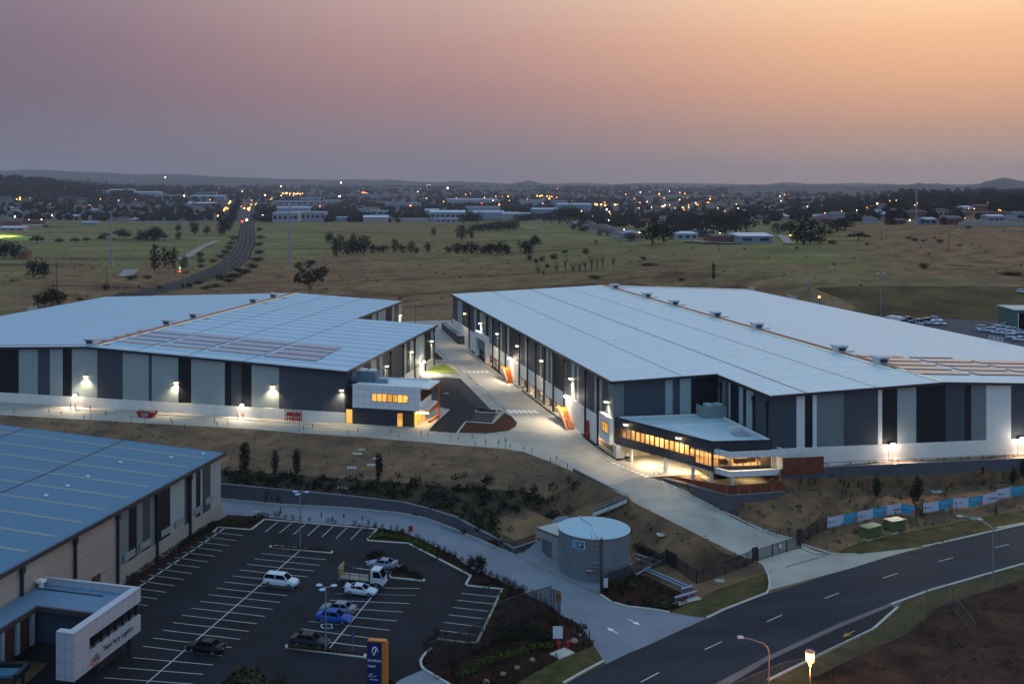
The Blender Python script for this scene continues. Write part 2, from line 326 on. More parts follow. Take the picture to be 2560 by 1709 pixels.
# open ground: dry grass mixed with greener growth, the mix painted per vertex
def field_mat():
    m=bpy.data.materials.new('dry and green grass'); m.use_nodes=True; nt=m.node_tree;N=nt.nodes;L=nt.links;b=N['Principled BSDF'];b.inputs['Roughness'].default_value=.95; b.inputs['Specular IOR Level'].default_value=.1
    tc=N.new('ShaderNodeTexCoord')
    def nz(sc_,st=(1,1,1),det=7):
        mp=N.new('ShaderNodeMapping');mp.inputs['Scale'].default_value=st;L.new(tc.outputs['Object'],mp.inputs[0]);n=N.new('ShaderNodeTexNoise');n.inputs['Scale'].default_value=sc_;n.inputs['Detail'].default_value=det;n.inputs['Roughness'].default_value=.65;L.new(mp.outputs[0],n.inputs['Vector']);return n.outputs[0]
    def ramp(x,stops):
        r=N.new('ShaderNodeValToRGB');L.new(x,r.inputs[0]);e=r.color_ramp.elements
        while len(e)<len(stops): e.new(.5)
        for k,(p_,c) in enumerate(stops): e[k].position=p_; e[k].color=(*lin(c),1)
        return r.outputs[0]
    dry=ramp(nz(.09,(1,1,1)),[(.30,'#463122'),(.47,'#6f5138'),(.6,'#8c6a49'),(.72,'#5a412d')])
    grn=ramp(nz(.03,(.5,1,1)),[(.3,'#575634'),(.5,'#74703f'),(.7,'#958c56')])
    fine=nz(.9); at=N.new('ShaderNodeAttribute');at.attribute_name='green'
    ad=N.new('ShaderNodeMath');ad.operation='ADD';L.new(at.outputs['Fac'],ad.inputs[0]);sb=N.new('ShaderNodeMath');sb.operation='MULTIPLY_ADD';L.new(nz(.035,(.6,1.6,1)),sb.inputs[0]);sb.inputs[1].default_value=1.1;sb.inputs[2].default_value=-.62;L.new(sb.outputs[0],ad.inputs[1]);ad.use_clamp=True
    mx=N.new('ShaderNodeMix');mx.data_type='RGBA';L.new(ad.outputs[0],mx.inputs[0]);L.new(dry,mx.inputs[6]);L.new(grn,mx.inputs[7])
    pt=ramp(nz(.012,(.35,1.4,1)),[(.54,(1,1,1)),(.64,(.42,.34,.36))])
    m2=N.new('ShaderNodeMix');m2.data_type='RGBA';m2.blend_type='MULTIPLY';m2.inputs[0].default_value=.95;L.new(mx.outputs[2],m2.inputs[6]);L.new(pt,m2.inputs[7])
    m3=N.new('ShaderNodeMix');m3.data_type='RGBA';m3.blend_type='MULTIPLY';m3.inputs[0].default_value=1;L.new(m2.outputs[2],m3.inputs[6]);L.new(ramp(fine,[(.3,(.62,.6,.6)),(.7,(1.25,1.25,1.2))]),m3.inputs[7]);L.new(m3.outputs[2],b.inputs['Base Color'])
    bp=N.new('ShaderNodeBump');bp.inputs['Strength'].default_value=.6;bp.inputs['Distance'].default_value=.15;L.new(fine,bp.inputs['Height']);L.new(bp.outputs[0],b.inputs['Normal']);return m
FM=field_mat()
GRN=[(100,600,1),(300,640,1),(500,620,.9),(0,560,.5),(500,560,.5),(200,690,0),(400,690,0),(750,620,1.1),(700,600,.9),(900,570,.6),(1100,590,.55),(1300,590,.9),(1400,620,.9),(1200,640,.5),(1000,640,.3),(800,660,.1),(900,700,.15),(1100,700,.35),(1250,720,.4),(1200,760,.6),(1150,790,.1),
 (1500,640,.65),(1700,620,.75),(1900,620,.95),(2050,625,1.1),(1800,650,.5),(2200,640,.6),(1700,670,.1),(2000,660,.3),(2050,610,1.0),(2150,600,.1),(2300,600,.0),(2500,600,.05),(2300,640,.05),(2500,650,.0),(2400,700,.35),(2000,690,.35),(1600,690,.35),(1400,690,.2),(1900,740,-.2),(2300,760,.3),(2560,760,.3),(1000,730,-.1),(700,700,-.1),(1250,680,.1),(1500,560,.8),(650,700,.1),
 (100,1080,-.3),(700,1120,-.3),(1100,1150,-.2),(1300,1230,-.3),(1700,1330,.0),(2000,1250,.05),(2100,1230,.25),(2400,1200,.25),(2200,1330,-.5),(2400,1620,-.35),(2500,1500,-.35)]
def green(x,y,z):
    if y<50: return 0
    px=CX+FO*x/y;py=HY+FO*(CZ-z)/y; s=t=0
    for a,b,g in GRN:
        w_=1/(((px-a)/1.6)**2+(py-b)**2+60)**1.5; s+=w_*g;t+=w_
    return s/t
def sub(name,sel,m):
    idx={};vs=[];fs=[]
    for f,r in zip(faces,freg):
        if r in sel:
            g=[]
            for i in f:
                if i not in idx: idx[i]=len(vs);vs.append(GV[i])
                g.append(idx[i])
            fs.append(tuple(g))
    mb=MB();mb.v=vs;mb.f=fs;mb.m=[0]*len(fs); o=mb.build(name,m,smooth=name in('ground',)); tag(o,kind='structure')
    return o
NB=10**6
freg=[NB if (r==-1 and sum(GV[i][1] for i in f)/3<247) else r for f,r in zip(faces,freg)]
sub('grass_bank',{NB},mat('dry brown bank grass','#7b5a3a',.95,0,.16,col2='#4a3423',bump=.9,bs=5,det=9))
g=sub('ground',{-1},FM)
at=g.data.attributes.new('green','FLOAT','POINT'); at.data.foreach_set('value',[green(*v.co) for v in g.data.vertices])
NM=dict(dark_field='scrub_ground',cut_bank='grass_bank',earth_bank='earth_bank',concrete_yard='concrete_yard',concrete_lane='concrete_lane',upper_car_park='asphalt_parking_area',car_park='car_park',road='road',service_lane='service_lane',footpath_strip='footpath',truck_yard='vehicle_yard',
 garden_bed_yard='mulch_bed',garden_bed='garden_soil',island_lawn='lawn_island',grass_verge='grass_verge',garden_slope='garden_slope',terrace_plate='paved_terrace',railway_bed='railway_bed')
for k,nm in NM.items(): sub(nm,{i for i,r in enumerate(REG) if r[0]==k},MC[k])
# distant land
mb=MB();nc=110;rows=[1660*1.055**i for i in range(42)]
for d in rows:
    for i in range(nc+1): px=-500+3600*i/nc; x=(px-CX)*d/FO; mb.v.append((x,d,zfar(px,d)+(noise.fractal(Vector((x/700,d/700,1)),1,2,4)*d/260 if d>2200 else 0)-.4))
for j in range(len(rows)-1):
    for i in range(nc): a=j*(nc+1)+i; mb.f.append((a,a+1,a+nc+2,a+nc+1)); mb.m.append(0)
tag(mb.build('distant_land',mat('distant scrub','#2c3330',.95,.3,.01,col2='#1b211f'),smooth=True),kind='structure')
def hill(crest,depth,name,m,bumpy=8,back=1.25):
    """a wooded ridge: crest polyline in photo pixels at one distance, with front and back slopes"""
    pts=[];ps=P(crest);mb=MB();xs=[]
    n=int((ps[-1][0]-ps[0][0])/5);prof=[0,.25,.5,.75,1,.7,.3,0]
    for i in range(n+1):
        px=ps[0][0]+(ps[-1][0]-ps[0][0])*i/n
        for a,b in zip(ps,ps[1:]):
            if a[0]<=px<=b[0]: py=a[1]+(b[1]-a[1])*(px-a[0])/(b[0]-a[0]);break
        ht=CZ-(py-HY)*depth/FO
        for k,pf in enumerate(prof):
            d=depth*(1-.16*(1-k/4)) if k<=4 else depth*(1+.12*(k-4)/3); x=(px-CX)*d/FO; base=zfar(px,d)-6
            z=base+(ht-base)*math.sin(pf*math.pi/2)+noise.noise(Vector((x/60,d/60,3)))*bumpy*(1 if 0<pf else 0)+noise.noise(Vector((x/17,d/17,7)))*bumpy*.5
            mb.v.append((x,d,z))
    m8=len(prof)
    for i in range(n):
        for k in range(m8-1): a=i*m8+k; mb.f.append((a,a+m8,a+m8+1,a+1)); mb.m.append(0)
    return tag(mb.build(name,m,smooth=False),kind='structure')
HM=mat('wooded ridge','#3a3f42',.95,.25,.02,col2='#23282a')
hill('p 1230,470 1285,458 1300,455 1318,451.5 1335,454 1350,459 1380,460 1405,462 1440,467 1480,472',8200,'hill',HM,7)
hill('p 1480,470 1530,463 1600,457.5 1700,458 1800,459.5 1900,461.5 1990,463 2150,464 2300,470',11500,'hill',HM,6)
hill('p 1820,474 1850,463 1920,463.5 1960,463 2000,461 2030,460 2045,463 2080,461 2092,464 2120,472 2180,480',5200,'hill',HM,9)
hill('p 2050,480 2110,474 2165,466 2200,463 2240,460.5 2290,459.5 2340,461 2370,464.5 2400,466 2440,462 2470,453 2500,447.5 2530,448.5 2560,452 2620,450 2800,455',4300,'hill',HM,9)
0 and hill('p -300,444 0,442 30,436 50,433 62,438 90,438 120,441 160,446 200,450 300,462 360,470',3300,'hill',HM,9)
hill('p 1050,482 1110,472 1160,467 1250,465 1330,468 1400,474 1500,476 1650,474 1800,477 1900,486',6300,'hill',HM,8)
# ================================================================ WAREHOUSES
def clad(ax):
    r=(ax,.8,.35); n=ax
    return [mat('black cladding '+n,'#1b1d22',.5,.06,.3,ribs=r,spec=.15),mat('slate cladding '+n,'#42474f',.55,.05,.3,ribs=r,spec=.15),mat('mid grey cladding '+n,'#6d7676',.5,.05,.3,ribs=r,spec=.15),
            mat('pale grey cladding '+n,'#929c9b',.5,.05,.3,ribs=r,spec=.15),mat('white cladding '+n,'#cfcfcb',.5,.03,.3),mat('precast wall '+n,'#ddd6cb',.7,.06,.4,bump=.1,bs=2)]
CX_,CY_=clad('X'),clad('Y'); SL=dict(K=0,S=1,M=2,L=3,W=4,P=5)
dark=mat('charcoal trim','#1d2026',.45); white=mat('white panel','#dddbd6',.45,.02,.5); roofm=mat('zinc roof','#8fb4c9',.45,.07,1.1,metal=.1,spec=.3,stretch=(.02,1,1),ribs=('Y',.41,.3))
roofb=mat('dimmed blue roof','#406f88',.5,.06,1.1,metal=.1,spec=.3,stretch=(.02,1,1),ribs=('Y',.41,.3)); sky_m=mat('skylight sheet','#efe6cc',.4); joint=mat('roof joint','#5a6c7c',.6)  # lower-left roof: foreground darkening is put into its base colour
skyb=mat('skylight sheet darker','#6d7f80',.5); steel=mat('galvanised steel','#8c959c',.4,.1,2,metal=.5); cap=mat('ridge walkway','#a86c50',.7,.15,.6); solar=mat('solar glass','#a5989f',.4,.06,1.2,spec=.4); solar2=mat('warm solar glass','#d2ae9c',.3,.06,1.,spec=.6)  # lower-left skylight strips are darkened along with their roof
lampm=mat('lamp glow warm','#fff1d0',.5,emit='#ffe2a8',es=22); lampw=mat('lamp glow white','#fff8f0',.5,emit='#ffe0c8',es=30); hous=mat('lamp housing','#8a8a86',.5)
win_l=mat('lit office glass','#c98a3c',.25,0,.5,emit='#e3942f',es=1.0); win_d=mat('dark glass','#0c0f14',.12,spec=.8); door_m=mat('grey door','#8f9296',.6)
orange=mat('orange paint','#b9600f',.6,.12,1.5); redp=mat('red paint','#a3141c',.4,.1,2); conc=mat('plain concrete','#9a958c',.8,.1,.5,bump=.1)
blk=mat('masonry blocks','#4d4b52',.9,.14,.5,bump=.5,bs=2,stretch=(1,1,3)); rust=mat('weathering steel','#6b2f18',.85,.25,.8,bump=.2)
def lit_glass():
    nt=win_l.node_tree;N=nt.nodes;L=nt.links;b=N['Principled BSDF'];tc=N.new('ShaderNodeTexCoord');n=N.new('ShaderNodeTexVoronoi');n.inputs['Scale'].default_value=.55;n.distance='CHEBYCHEV'
    r=N.new('ShaderNodeValToRGB');L.new(tc.outputs['Object'],n.inputs['Vector']);L.new(n.outputs['Color'],r.inputs[0]);e=r.color_ramp.elements
    e[0].position=.1;e[0].color=(*lin('#a8671f'),1);e[1].position=.9;e[1].color=(*lin('#ffc766'),1);L.new(r.outputs[0],b.inputs['Emission Color'])
lit_glass()
def light(kind,loc,e,col,parent,r=.2,rot=None,spot=None,size=None,blend=.6):
    l=bpy.data.lights.new('lamp_light',kind);l.energy=e;l.color=col
    if kind=='AREA': l.shape='RECTANGLE';l.size,l.size_y=size
    else: l.shadow_soft_size=r
    if kind=='SPOT': l.spot_size=math.radians(spot);l.spot_blend=blend
    o=bpy.data.objects.new('lamp_light',l);COL.objects.link(o);o.location=loc;o.parent=parent
    if rot is not None:o.rotation_euler=rot
    return o
WARM=(1,.80,.50);PALE=(1,.86,.68)
def wall_lamp(par,u,v,z,n,e=260,flood=False,light_on=True):
    """lamp on a wall whose outward normal is n=(nu,nv)"""
    m=MB();x,y=u+n[0]*.35,v+n[1]*.35
    if flood: m.box(x-.45,x+.45,y-.2,y+.2,z-.2,z+.25,0);m.sph((x+n[0]*.25,y+n[1]*.25,z-.1),.38,8,5,1,.7)
    else: m.box(x-.35,x+.35,y-.35,y+.35,z+.05,z+.25,0);m.box(x-.3,x+.3,y-.3,y+.3,z-.1,z+.049,1)
    m.build('flood_lamp' if flood else 'wall_lamp',[hous,lampw if flood else lampm],par)
    if light_on:
        if flood: light('SPOT',(x+n[0]*.8,y+n[1]*.8,z),e*5.,PALE,par,.3,rot=Vector((n[0],n[1],-1.1)).to_track_quat('-Z','Y').to_euler(),spot=150,blend=.5);light('POINT',(x+n[0]*1.2,y+n[1]*1.2,z-.1),e*.45,PALE,par,.35)
        else: light('SPOT',(x+n[0]*.35,y+n[1]*.35,z-.2),e*5,WARM,par,.12,rot=(0,0,0),spot=126,blend=.8)
def clad_wall(m,axis,c,br,z0,zt,sgn=1):
    """axis 'u': wall along u at v=c ; br=[(start,end,code)...]"""
    for a,b,k in br:
        if axis=='u': pts=[(a,c,z0),(b,c,z0),(b,c,zt(b)),(a,c,zt(a))]
        else: pts=[(c,a,z0),(c,b,z0),(c,b,zt(c)),(c,a,zt(c))]
        m.poly(pts,SL[k])
def breaks(seq,f,end0=None):
    out=[];cur=f(seq[0])
    for i in range(1,len(seq),2): nx=f(seq[i+1]);out.append((cur,nx,seq[i]));cur=nx
    return out
def gable_roof(m,u0,ur,u1,v0,v1,zt,t=.35,mi=0):
    for a,b in ((u0,ur),(ur,u1)):
        za,zb=zt(a)+.02,zt(b)+.02
        v=[(a,v0,za),(b,v0,zb),(b,v1,zb),(a,v1,za)];w=[(x,y,z+t) for x,y,z in v]
        m.add(v+w,[(0,1,2,3)[::-1],(4,5,6,7),(0,1,5,4),(1,2,6,5),(2,3,7,6),(3,0,4,7)],mi)
def strips_u(m,us,v,w,zt,mi,lift=.36,dash=None):
    for a,b in us:
        if dash:
            x=a
            while x<b-.5: m.quad((x,v,zt(x)+lift),(x+dash[0],v,zt(x+dash[0])+lift),(x+dash[0],v+w,zt(x+dash[0])+lift),(x,v+w,zt(x)+lift),mi);x+=dash[0]+dash[1]
        else: m.quad((a,v,zt(a)+lift),(b,v,zt(b)+lift),(b,v+w,zt(b)+lift),(a,v+w,zt(a)+lift),mi)
def strip_v(m,u,v0,v1,w,zt,mi,lift=.38):
    m.quad((u,v0,zt(u)+lift),(u+w,v0,zt(u+w)+lift),(u+w,v1,zt(u+w)+lift),(u,v1,zt(u)+lift),mi)
def rhit(fr,za,sl,px,py):                    # photo point on the roof plane z=za+sl*u -> local u,v
    dx,dz=(px-CX)/FO,-(py-HY)/FO; lo,hi=20,900
    for _ in range(60):
        t=(lo+hi)/2;u,v=fr.loc((dx*t,t)); 
        if CZ+dz*t>za+sl*u: lo=t
        else: hi=t
    return u,v,za+sl*u
def vent(par,u,v,z):
    m=MB();m.add([(u-.8,v-.8,z),(u+.8,v-.8,z),(u+.8,v+.8,z),(u-.8,v+.8,z),(u-1.25,v-1.25,z+1.5),(u+1.25,v-1.25,z+1.5),(u+1.25,v+1.25,z+1.5),(u-1.25,v+1.25,z+1.5)],[(0,3,2,1),(4,5,6,7),(0,1,5,4),(1,2,6,5),(2,3,7,6),(3,0,4,7)],0)
    m.box(u-.7,u+.7,v-1.22,v-1.1,z+.6,z+1.2,1);m.box(u-1.35,u+1.35,v-1.35,v+1.35,z+1.5,z+1.62,0)
    m.box(u-1.3,u+4,v+.9,v+1.2,z+.0,z+.12,2)
    return m.build('roof_vent',[mat('vent housing','#b9bcc0',.5),dark,cap],par)
def glassp():
    m=bpy.data.materials.new('clear pane');m.use_nodes=True;b=m.node_tree.nodes['Principled BSDF'];b.inputs['Base Color'].default_value=(.02,.02,.025,1);b.inputs['Alpha'].default_value=.14;b.inputs['Roughness'].default_value=.08;return m
pane=glassp()
def roof_rail(par,u,v,z,l=4.5,ax='v'):
    m=MB()
    for k in range(4):
        a=(u,v+l*k/3,z) if ax=='v' else (u+l*k/3,v,z); m.bar(a,(a[0],a[1],z+1.3),.09,.09)
    for h_ in (.45,.9,1.3):
        b=(u,v+l,z+h_) if ax=='v' else (u+l,v,z+h_); m.bar((u,v,z+h_),b,.08,.08)
    return m.build('access_rail',mat('pale rail','#b9bcc0',.4),par)
def array(par,fr,za,sl,A,B,m_,lift=.16):
    u0,v1,_=rhit(fr,za,sl,*A);u1,v0,_=rhit(fr,za,sl,*B);m=MB()
    if u1<u0:u0,u1=u1,u0
    if v1<v0:v0,v1=v1,v0
    z=lambda u:za+sl*u+lift
    v=[(u0,v0,z(u0)),(u1,v0,z(u1)),(u1,v1,z(u1)),(u0,v1,z(u0))];m.add([(a,b,c-.1) for a,b,c in v]+v,[(0,3,2,1),(0,1,5,4),(1,2,6,5),(2,3,7,6),(3,0,4,7)],1);m.add(v,[(0,1,2,3)],0)
    n=max(2,int((u1-u0)/1.05))
    for k in range(1,n): u=u0+(u1-u0)*k/n; m.quad((u-.02,v0,z(u)+.012),(u+.02,v0,z(u)+.012),(u+.02,v1,z(u)+.012),(u-.02,v1,z(u)+.012),1)
    return m.build('solar_array',[m_,dark],par)
def downpipe(par,a,z0,z1,n): 
    m=MB();u,v=a[0]+n[0]*.2,a[1]+n[1]*.2;m.box(u-.16,u+.16,v-.16,v+.16,z0,z1);m.box(u-.3,u+.3,v-.3,v+.3,z1-.9,z1);return m.build('downpipe',dark,par)
def door(par,u,v,z,w,h_,n,m_=door_m):
    m=MB();
    if n[1]: m.box(u-w/2,u+w/2,v-.06,v+.02,z,z+h_,0)
    else: m.box(u-.06,u+.02,v-w/2,v+w/2,z,z+h_,0)
    return m.build('door',m_,par)
# ---------------- left warehouse
wl=thing('warehouse','long warehouse on the left with solar rows on its pale blue roof','warehouse',(FL.o[0],FL.o[1],0),FL.rz)
ztL=lambda u:16.67+.045*(-u if u>-61.5 else u+123)
bl=[FL.u(p,0) for p in (-75,-20)]
seq=[-160,'S',-110,'L',-75,'K',46.9,'L',94.5,'S',124.8,'L',156.7,'K',179.8,'L',243,'S',307,'L',372,'S',379.5,'L',445.8,'K',478,'L',562,'K',578,'S',603.5,'K',629,'L',697.5,'S',862]
br=breaks(seq,lambda p:FL.u(p,0));br=[(max(a,-134),b,k) for a,b,k in br if b>-134];br=[(-134,br[0][0],'S')]+br
m=MB();clad_wall(m,'u',0,br,8.2,ztL);m.build('front_cladding',CX_,wl)
sv=lambda s_,u,c='F':breaks([ (CR[c][0]+x/q) if isinstance(x,(int,float)) else x for x in s_],lambda p:FL.v(p,u))
m=MB();b2=sv([845,'S',880,'M',925,'L',985,'K',1055,'L',1105,'K',1120,'S',1135,'L',1160,'S',1230,'K',1243,'S',1345,'K',1352,'L',1382,'K',1415,'L',1450,'K',1458,'L',1550,'K',1605,'L',1636],0);b2[0]=(0,b2[0][1],'S');b2[-1]=(b2[-1][0],76.3,'L')
clad_wall(m,'v',0,b2,8.2,ztL);m.build('side_cladding',CY_,wl);m=MB()
b3=sv([925,'S',1000,'K',1065,'L',1105,'K',1120,'L',1190,'K',1248,'L',1270,'K',1280,'S',1310,'L',1335],-23.5);b3[0]=(76.3,b3[0][1],'S');b3[-1]=(b3[-1][0],124,'L')
clad_wall(m,'v',-23.5,b3,8.2,ztL);m.build('side_cladding',CY_,wl);m=MB()
clad_wall(m,'v',-134,[(0,60,'L'),(60,124,'S')],8.2,ztL);m.build('side_cladding',CY_,wl)
m=MB();clad_wall(m,'u',76.3,[(-23.5,0,'S')],6,ztL);m.build('rear_cladding',CX_,wl);m=MB();clad_wall(m,'u',124,[(-134,-61.5,'S'),(-61.5,-23.5,'M')],6,ztL);m.build('rear_cladding',CX_,wl)
m=MB()
m.box(-134,.0,-.12,.02,5.4,8.22);m.box(-.02,.12,-.12,76.4,5.4,8.22);m.box(-23.5,-23.36,76.4,124,5.4,8.22);m.box(-134.1,-134,0,124,5.4,8.22)
m.build('precast_plinth',CX_[5],wl)
m=MB();gable_roof(m,-134.5,-61.5,-23.5,-.5,124.5,ztL);m2=[]
v=[(-23.5,-.5),(.6,-.5),(.6,76.8),(-23.5,76.8)];lo=[(a,b,ztL(a)+.02) for a,b in v];hi=[(a,b,c+.35) for a,b,c in lo];m.add(lo+hi,[(3,2,1,0),(4,5,6,7),(0,1,5,4),(1,2,6,5),(2,3,7,6)],0)
for k in range(21):
    v_=2+k*5.95
    strips_u(m,[(-61,-23.6 if v_>76 else .3)],v_,.62,ztL,1,.375);strips_u(m,[(-134,-62)],v_,.5,ztL,1,.375);strips_u(m,[(-134,-62)],v_+3,.3,ztL,1,.375)
for px in (335,463): strip_v(m,FL.u(px,0),-.5,124.4,.3,ztL,2,.39)
strip_v(m,-23.4,-.5,76.7,.3,ztL,2,.39)
m.build('roof',[roofm,sky_m,joint],wl)
m=MB();m.box(-134.6,.75,-.72,-.5,0,0)
m=MB()
for a,b in ((-134.5,-61.5),(-61.5,.6)): m.bar((a,-.6,ztL(a)+.15),(b,-.6,ztL(b)+.15),.22,.5)
m.bar((.7,-.6,16.8),(.7,76.8,16.8),.3,.5);m.bar((-23.3,76.9,ztL(-23.5)+.1),(-23.3,124.5,ztL(-23.5)+.1),.3,.5);m.build('gutter',dark,wl)
m=MB();m.bar((-61.5,1.5,ztL(-61.5)+.5),(-61.5,124,ztL(-61.5)+.5),.9,.25,0);m.bar((-60.2,1.5,ztL(-60.2)+.45),(-60.2,124,ztL(-60.2)+.45),1.1,.1,1);m.bar((-134,2.6,ztL(-134)+.42),(-62,2.6,ztL(-62)+.42),.5,.1,0);m.build('ridge_walkway',[cap,sky_m],wl)
for p_ in P('E 835,545 1545,405 1790,303 2335,198 F 170,120'):
    v_=FL.v(p_[0],-61.8);vent(wl,-61.9,max(2,min(122,v_)),ztL(-61.5)+.3)
roof_rail(wl,-133.5,FL.v(70,-133.5),ztL(-133.5)+.3)
SA='E 1310,455 1725,512 1205,483 1620,542 1095,510 1530,570 965,540 1420,600 1830,497 2150,548 1730,527 2050,580 1635,557 1965,608 1520,587 1865,640 2250,538 F 300,597 E 2155,568 F 215,628 E 2065,597 F 130,660 E 1960,630 F 50,692 390,585 740,642 310,612 690,672 235,645 620,708 140,672 550,745'
pp=P(SA)
for a,b in zip(pp[::2],pp[1::2]): array(wl,FL,16.67+.35,-.045,a,b,solar)
for x in (1235,1350,1455,1552,1632): v_=FL.v(640+x/q,.2);downpipe(wl,(0.1,min(v_,76)),6,16.5,(1,0))
for px,py in ((214.,941),(440.,956),(681,966),(854,975)): u=FL.u(px,-.3);wall_lamp(wl,u,0,FL.z(py,u,-.3),(0,-1),420)
for px,py in ((189.5,987),(606,1011)):
    u=FL.u(px,-.4);wall_lamp(wl,u,-.1,FL.z(py,u,-.4),(0,-1),420,True);door(wl,u,-.14,6.03,1.1,2.1,(0,-1),mat('pale door','#b9b3ab',.6))
for x,y in ((1205,788),(1430,658),(1615,560)): v_=min(FL.v(640+x/q,.4),75.5);wall_lamp(wl,0,v_,FL.z(700+y/q,.4,v_),(1,0),300)
v_=FL.v(640+1535/q,.6);wall_lamp(wl,.1,v_,FL.z(700+745/q,.6,v_),(1,0),900,True)
v_=FL.v(640+1325/q,-23.2);wall_lamp(wl,-23.5,v_,FL.z(700+325/q,-23.2,v_),(1,0),300)
# fire hose cabinet and bollards stand in front of the left warehouse
u0,u1=FL.u(640+268/q,-1.2),FL.u(640+417/q,-1.2)
t=thing('hydrant_booster','red twin fire hydrant booster pipes in a dark frame against the left warehouse plinth','fire hydrant',FL.w(u0,-1.2,6),FL.rz)
m=MB();w_=u1-u0
for x in (0,w_/2,w_): m.bar((x,0,0),(x,0,2.4),.12,.12)
m.bar((0,0,2.3),(w_,0,2.3),.1,.1);m.build('frame',dark,t)
for s_ in (0,1):
    m=MB();x0=w_*(.08+.47*s_)
    for y in (.5,1.2,1.8): m.cyl((x0,.1,y),(x0+w_*.38,.1,y),.14)
    for x in (.1,.5,.9): m.cyl((x0+w_*.38*x,.1,.02),(x0+w_*.38*x,.1,1.9),.12)
    for x in (.25,.75): m.cyl((x0+w_*.38*x,-.15,1.5),(x0+w_*.38*x,.2,1.5),.3,n=10)
    m.build('pipe_set',redp,t)
for i,(px,who) in enumerate(((640+0,0),)): pass
bol=None
for px,py,lb in ((176.8,1023,'left bollard under the left flood lamp by the long warehouse'),(188,1023,'right bollard under the left flood lamp by the long warehouse'),(594.5,1048,'left bollard under the flood lamp nearer the red hydrant booster'),(607,1048,'right bollard under the flood lamp nearer the red hydrant booster')):
    if bol is None:
        m=MB();m.cyl((0,0,0),(0,0,1.25),.12,n=10);m.sph((0,0,1.25),.12,10,4);bol=m.build('bollard',orange)
        o=bol
    else: o=bol.copy();COL.objects.link(o)
    o.location=Vector(W(px,py,6));tag(o,'orange steel '+lb,'bollard','orange bollards by the warehouse doors')
# ---------------- left office pod
of=thing('office_building','white two storey office box with a lit ribbon window on a dark base','office',(FL.o[0],FL.o[1],0),FL.rz)
panelm=mat('white panel joints','#c3c6cf',.4);
def panel_joints(m_,su,sz):
    nt=m_.node_tree;N=nt.nodes;L=nt.links;b=N['Principled BSDF'];tc=N.new('ShaderNodeTexCoord');bk=N.new('ShaderNodeTexBrick');bk.offset=0;bk.inputs['Scale'].default_value=1;bk.inputs['Brick Width'].default_value=su;bk.inputs['Row Height'].default_value=sz;bk.inputs['Mortar Size'].default_value=.03
    bk.inputs['Color1'].default_value=(*lin('#dad9d6'),1);bk.inputs['Color2'].default_value=(*lin('#d5d4d1'),1);bk.inputs['Mortar'].default_value=(*lin('#9c9c9c'),1)
    mp=N.new('ShaderNodeMapping');mp.inputs['Rotation'].default_value=(math.pi/2,0,0);L.new(tc.outputs['Object'],mp.inputs[0])
    sx=N.new('ShaderNodeSeparateXYZ');cb=N.new('ShaderNodeCombineXYZ');ad=N.new('ShaderNodeMath');L.new(tc.outputs['Object'],sx.inputs[0]);L.new(sx.outputs[0],ad.inputs[0]);L.new(sx.outputs[1],ad.inputs[1]);L.new(ad.outputs[0],cb.inputs[0]);L.new(sx.outputs[2],cb.inputs[1]);L.new(cb.outputs[0],bk.inputs['Vector']);L.new(bk.outputs[0],b.inputs['Base Color'])
panel_joints(panelm,1.35,1.5)
darkx=CX_[0];navy=mat('dark ribbed base','#262b38',.5,.05,.4,ribs=('X',.8,.4))
m=MB();m.box(1.9,15.26,-.1,9,5.6,9.6);m.build('base',navy,of)
m=MB();m.box(0,1.9,.2,8.8,5.6,14.0);m.build('link_block',navy,of)
m=MB();m.box(.3,1.6,.12,.199,9.0,13.8);m.build('window',win_d,of);m=MB();m.box(.3,1.6,.12,.199,6.05,8.9);m.build('window',win_l,of)
zt_,zb_=14.1,9.56;wa,wb=FL.u(840+650/7.33,-.6),FL.u(840+1318/7.33,-.6);wz0,wz1=11.0,12.75
m=MB();m.box(1.9,wa,-.6,9,zb_,zt_);m.box(wb,16.6,-.6,9,zb_,zt_);m.box(wa,wb,-.6,9,zb_,wz0);m.box(wa,wb,-.6,9,wz1,zt_);m.box(1.9,16.6,-.6,-.3,zt_,zt_+.35);m.box(1.9,16.6,8.7,9,zt_,zt_+.35);m.box(16.3,16.6,-.3,8.7,zt_,zt_+.35)
m.build('white_upper_box',panelm,of)
m=MB();m.box(1.9,16.3,-.3,8.7,zt_+.005,zt_+.06);m.build('roof',mat('white membrane roof','#cfcfcd',.7,.04,.3),of)
w_=MB();w_.box(wa,wb,-.35,-.3,wz0,wz1);wi=w_.build('window',win_l,of);m=MB()
for k in range(8): x=wa+(wb-wa)*k/7;m.box(x-.06,x+.06,-.5,-.36,wz0,wz1)
m.box(wa,wb,-.5,-.36,wz0-.02,wz0+.1);m.box(wa,wb,-.5,-.36,wz1-.1,wz1+.02);m.build('frame',dark,wi)
da,db=FL.u(993.5,-.2),FL.u(1007,-.2);m=MB();m.box(da,db,-.2,-.11,6.05,8.75);m.build('window',win_l,of,label='lit ground floor glazing beside the entrance')
m=MB();m.box(db,15.2,-.2,-.11,6.05,8.75);gl=m.build('window',win_d,of);m=MB()
for k in range(5): x=db+(15.2-db)*k/4;m.box(x-.05,x+.05,-.3,-.21,6.05,8.75)
m.build('frame',mat('brass frame','#9a7a30',.4),gl)
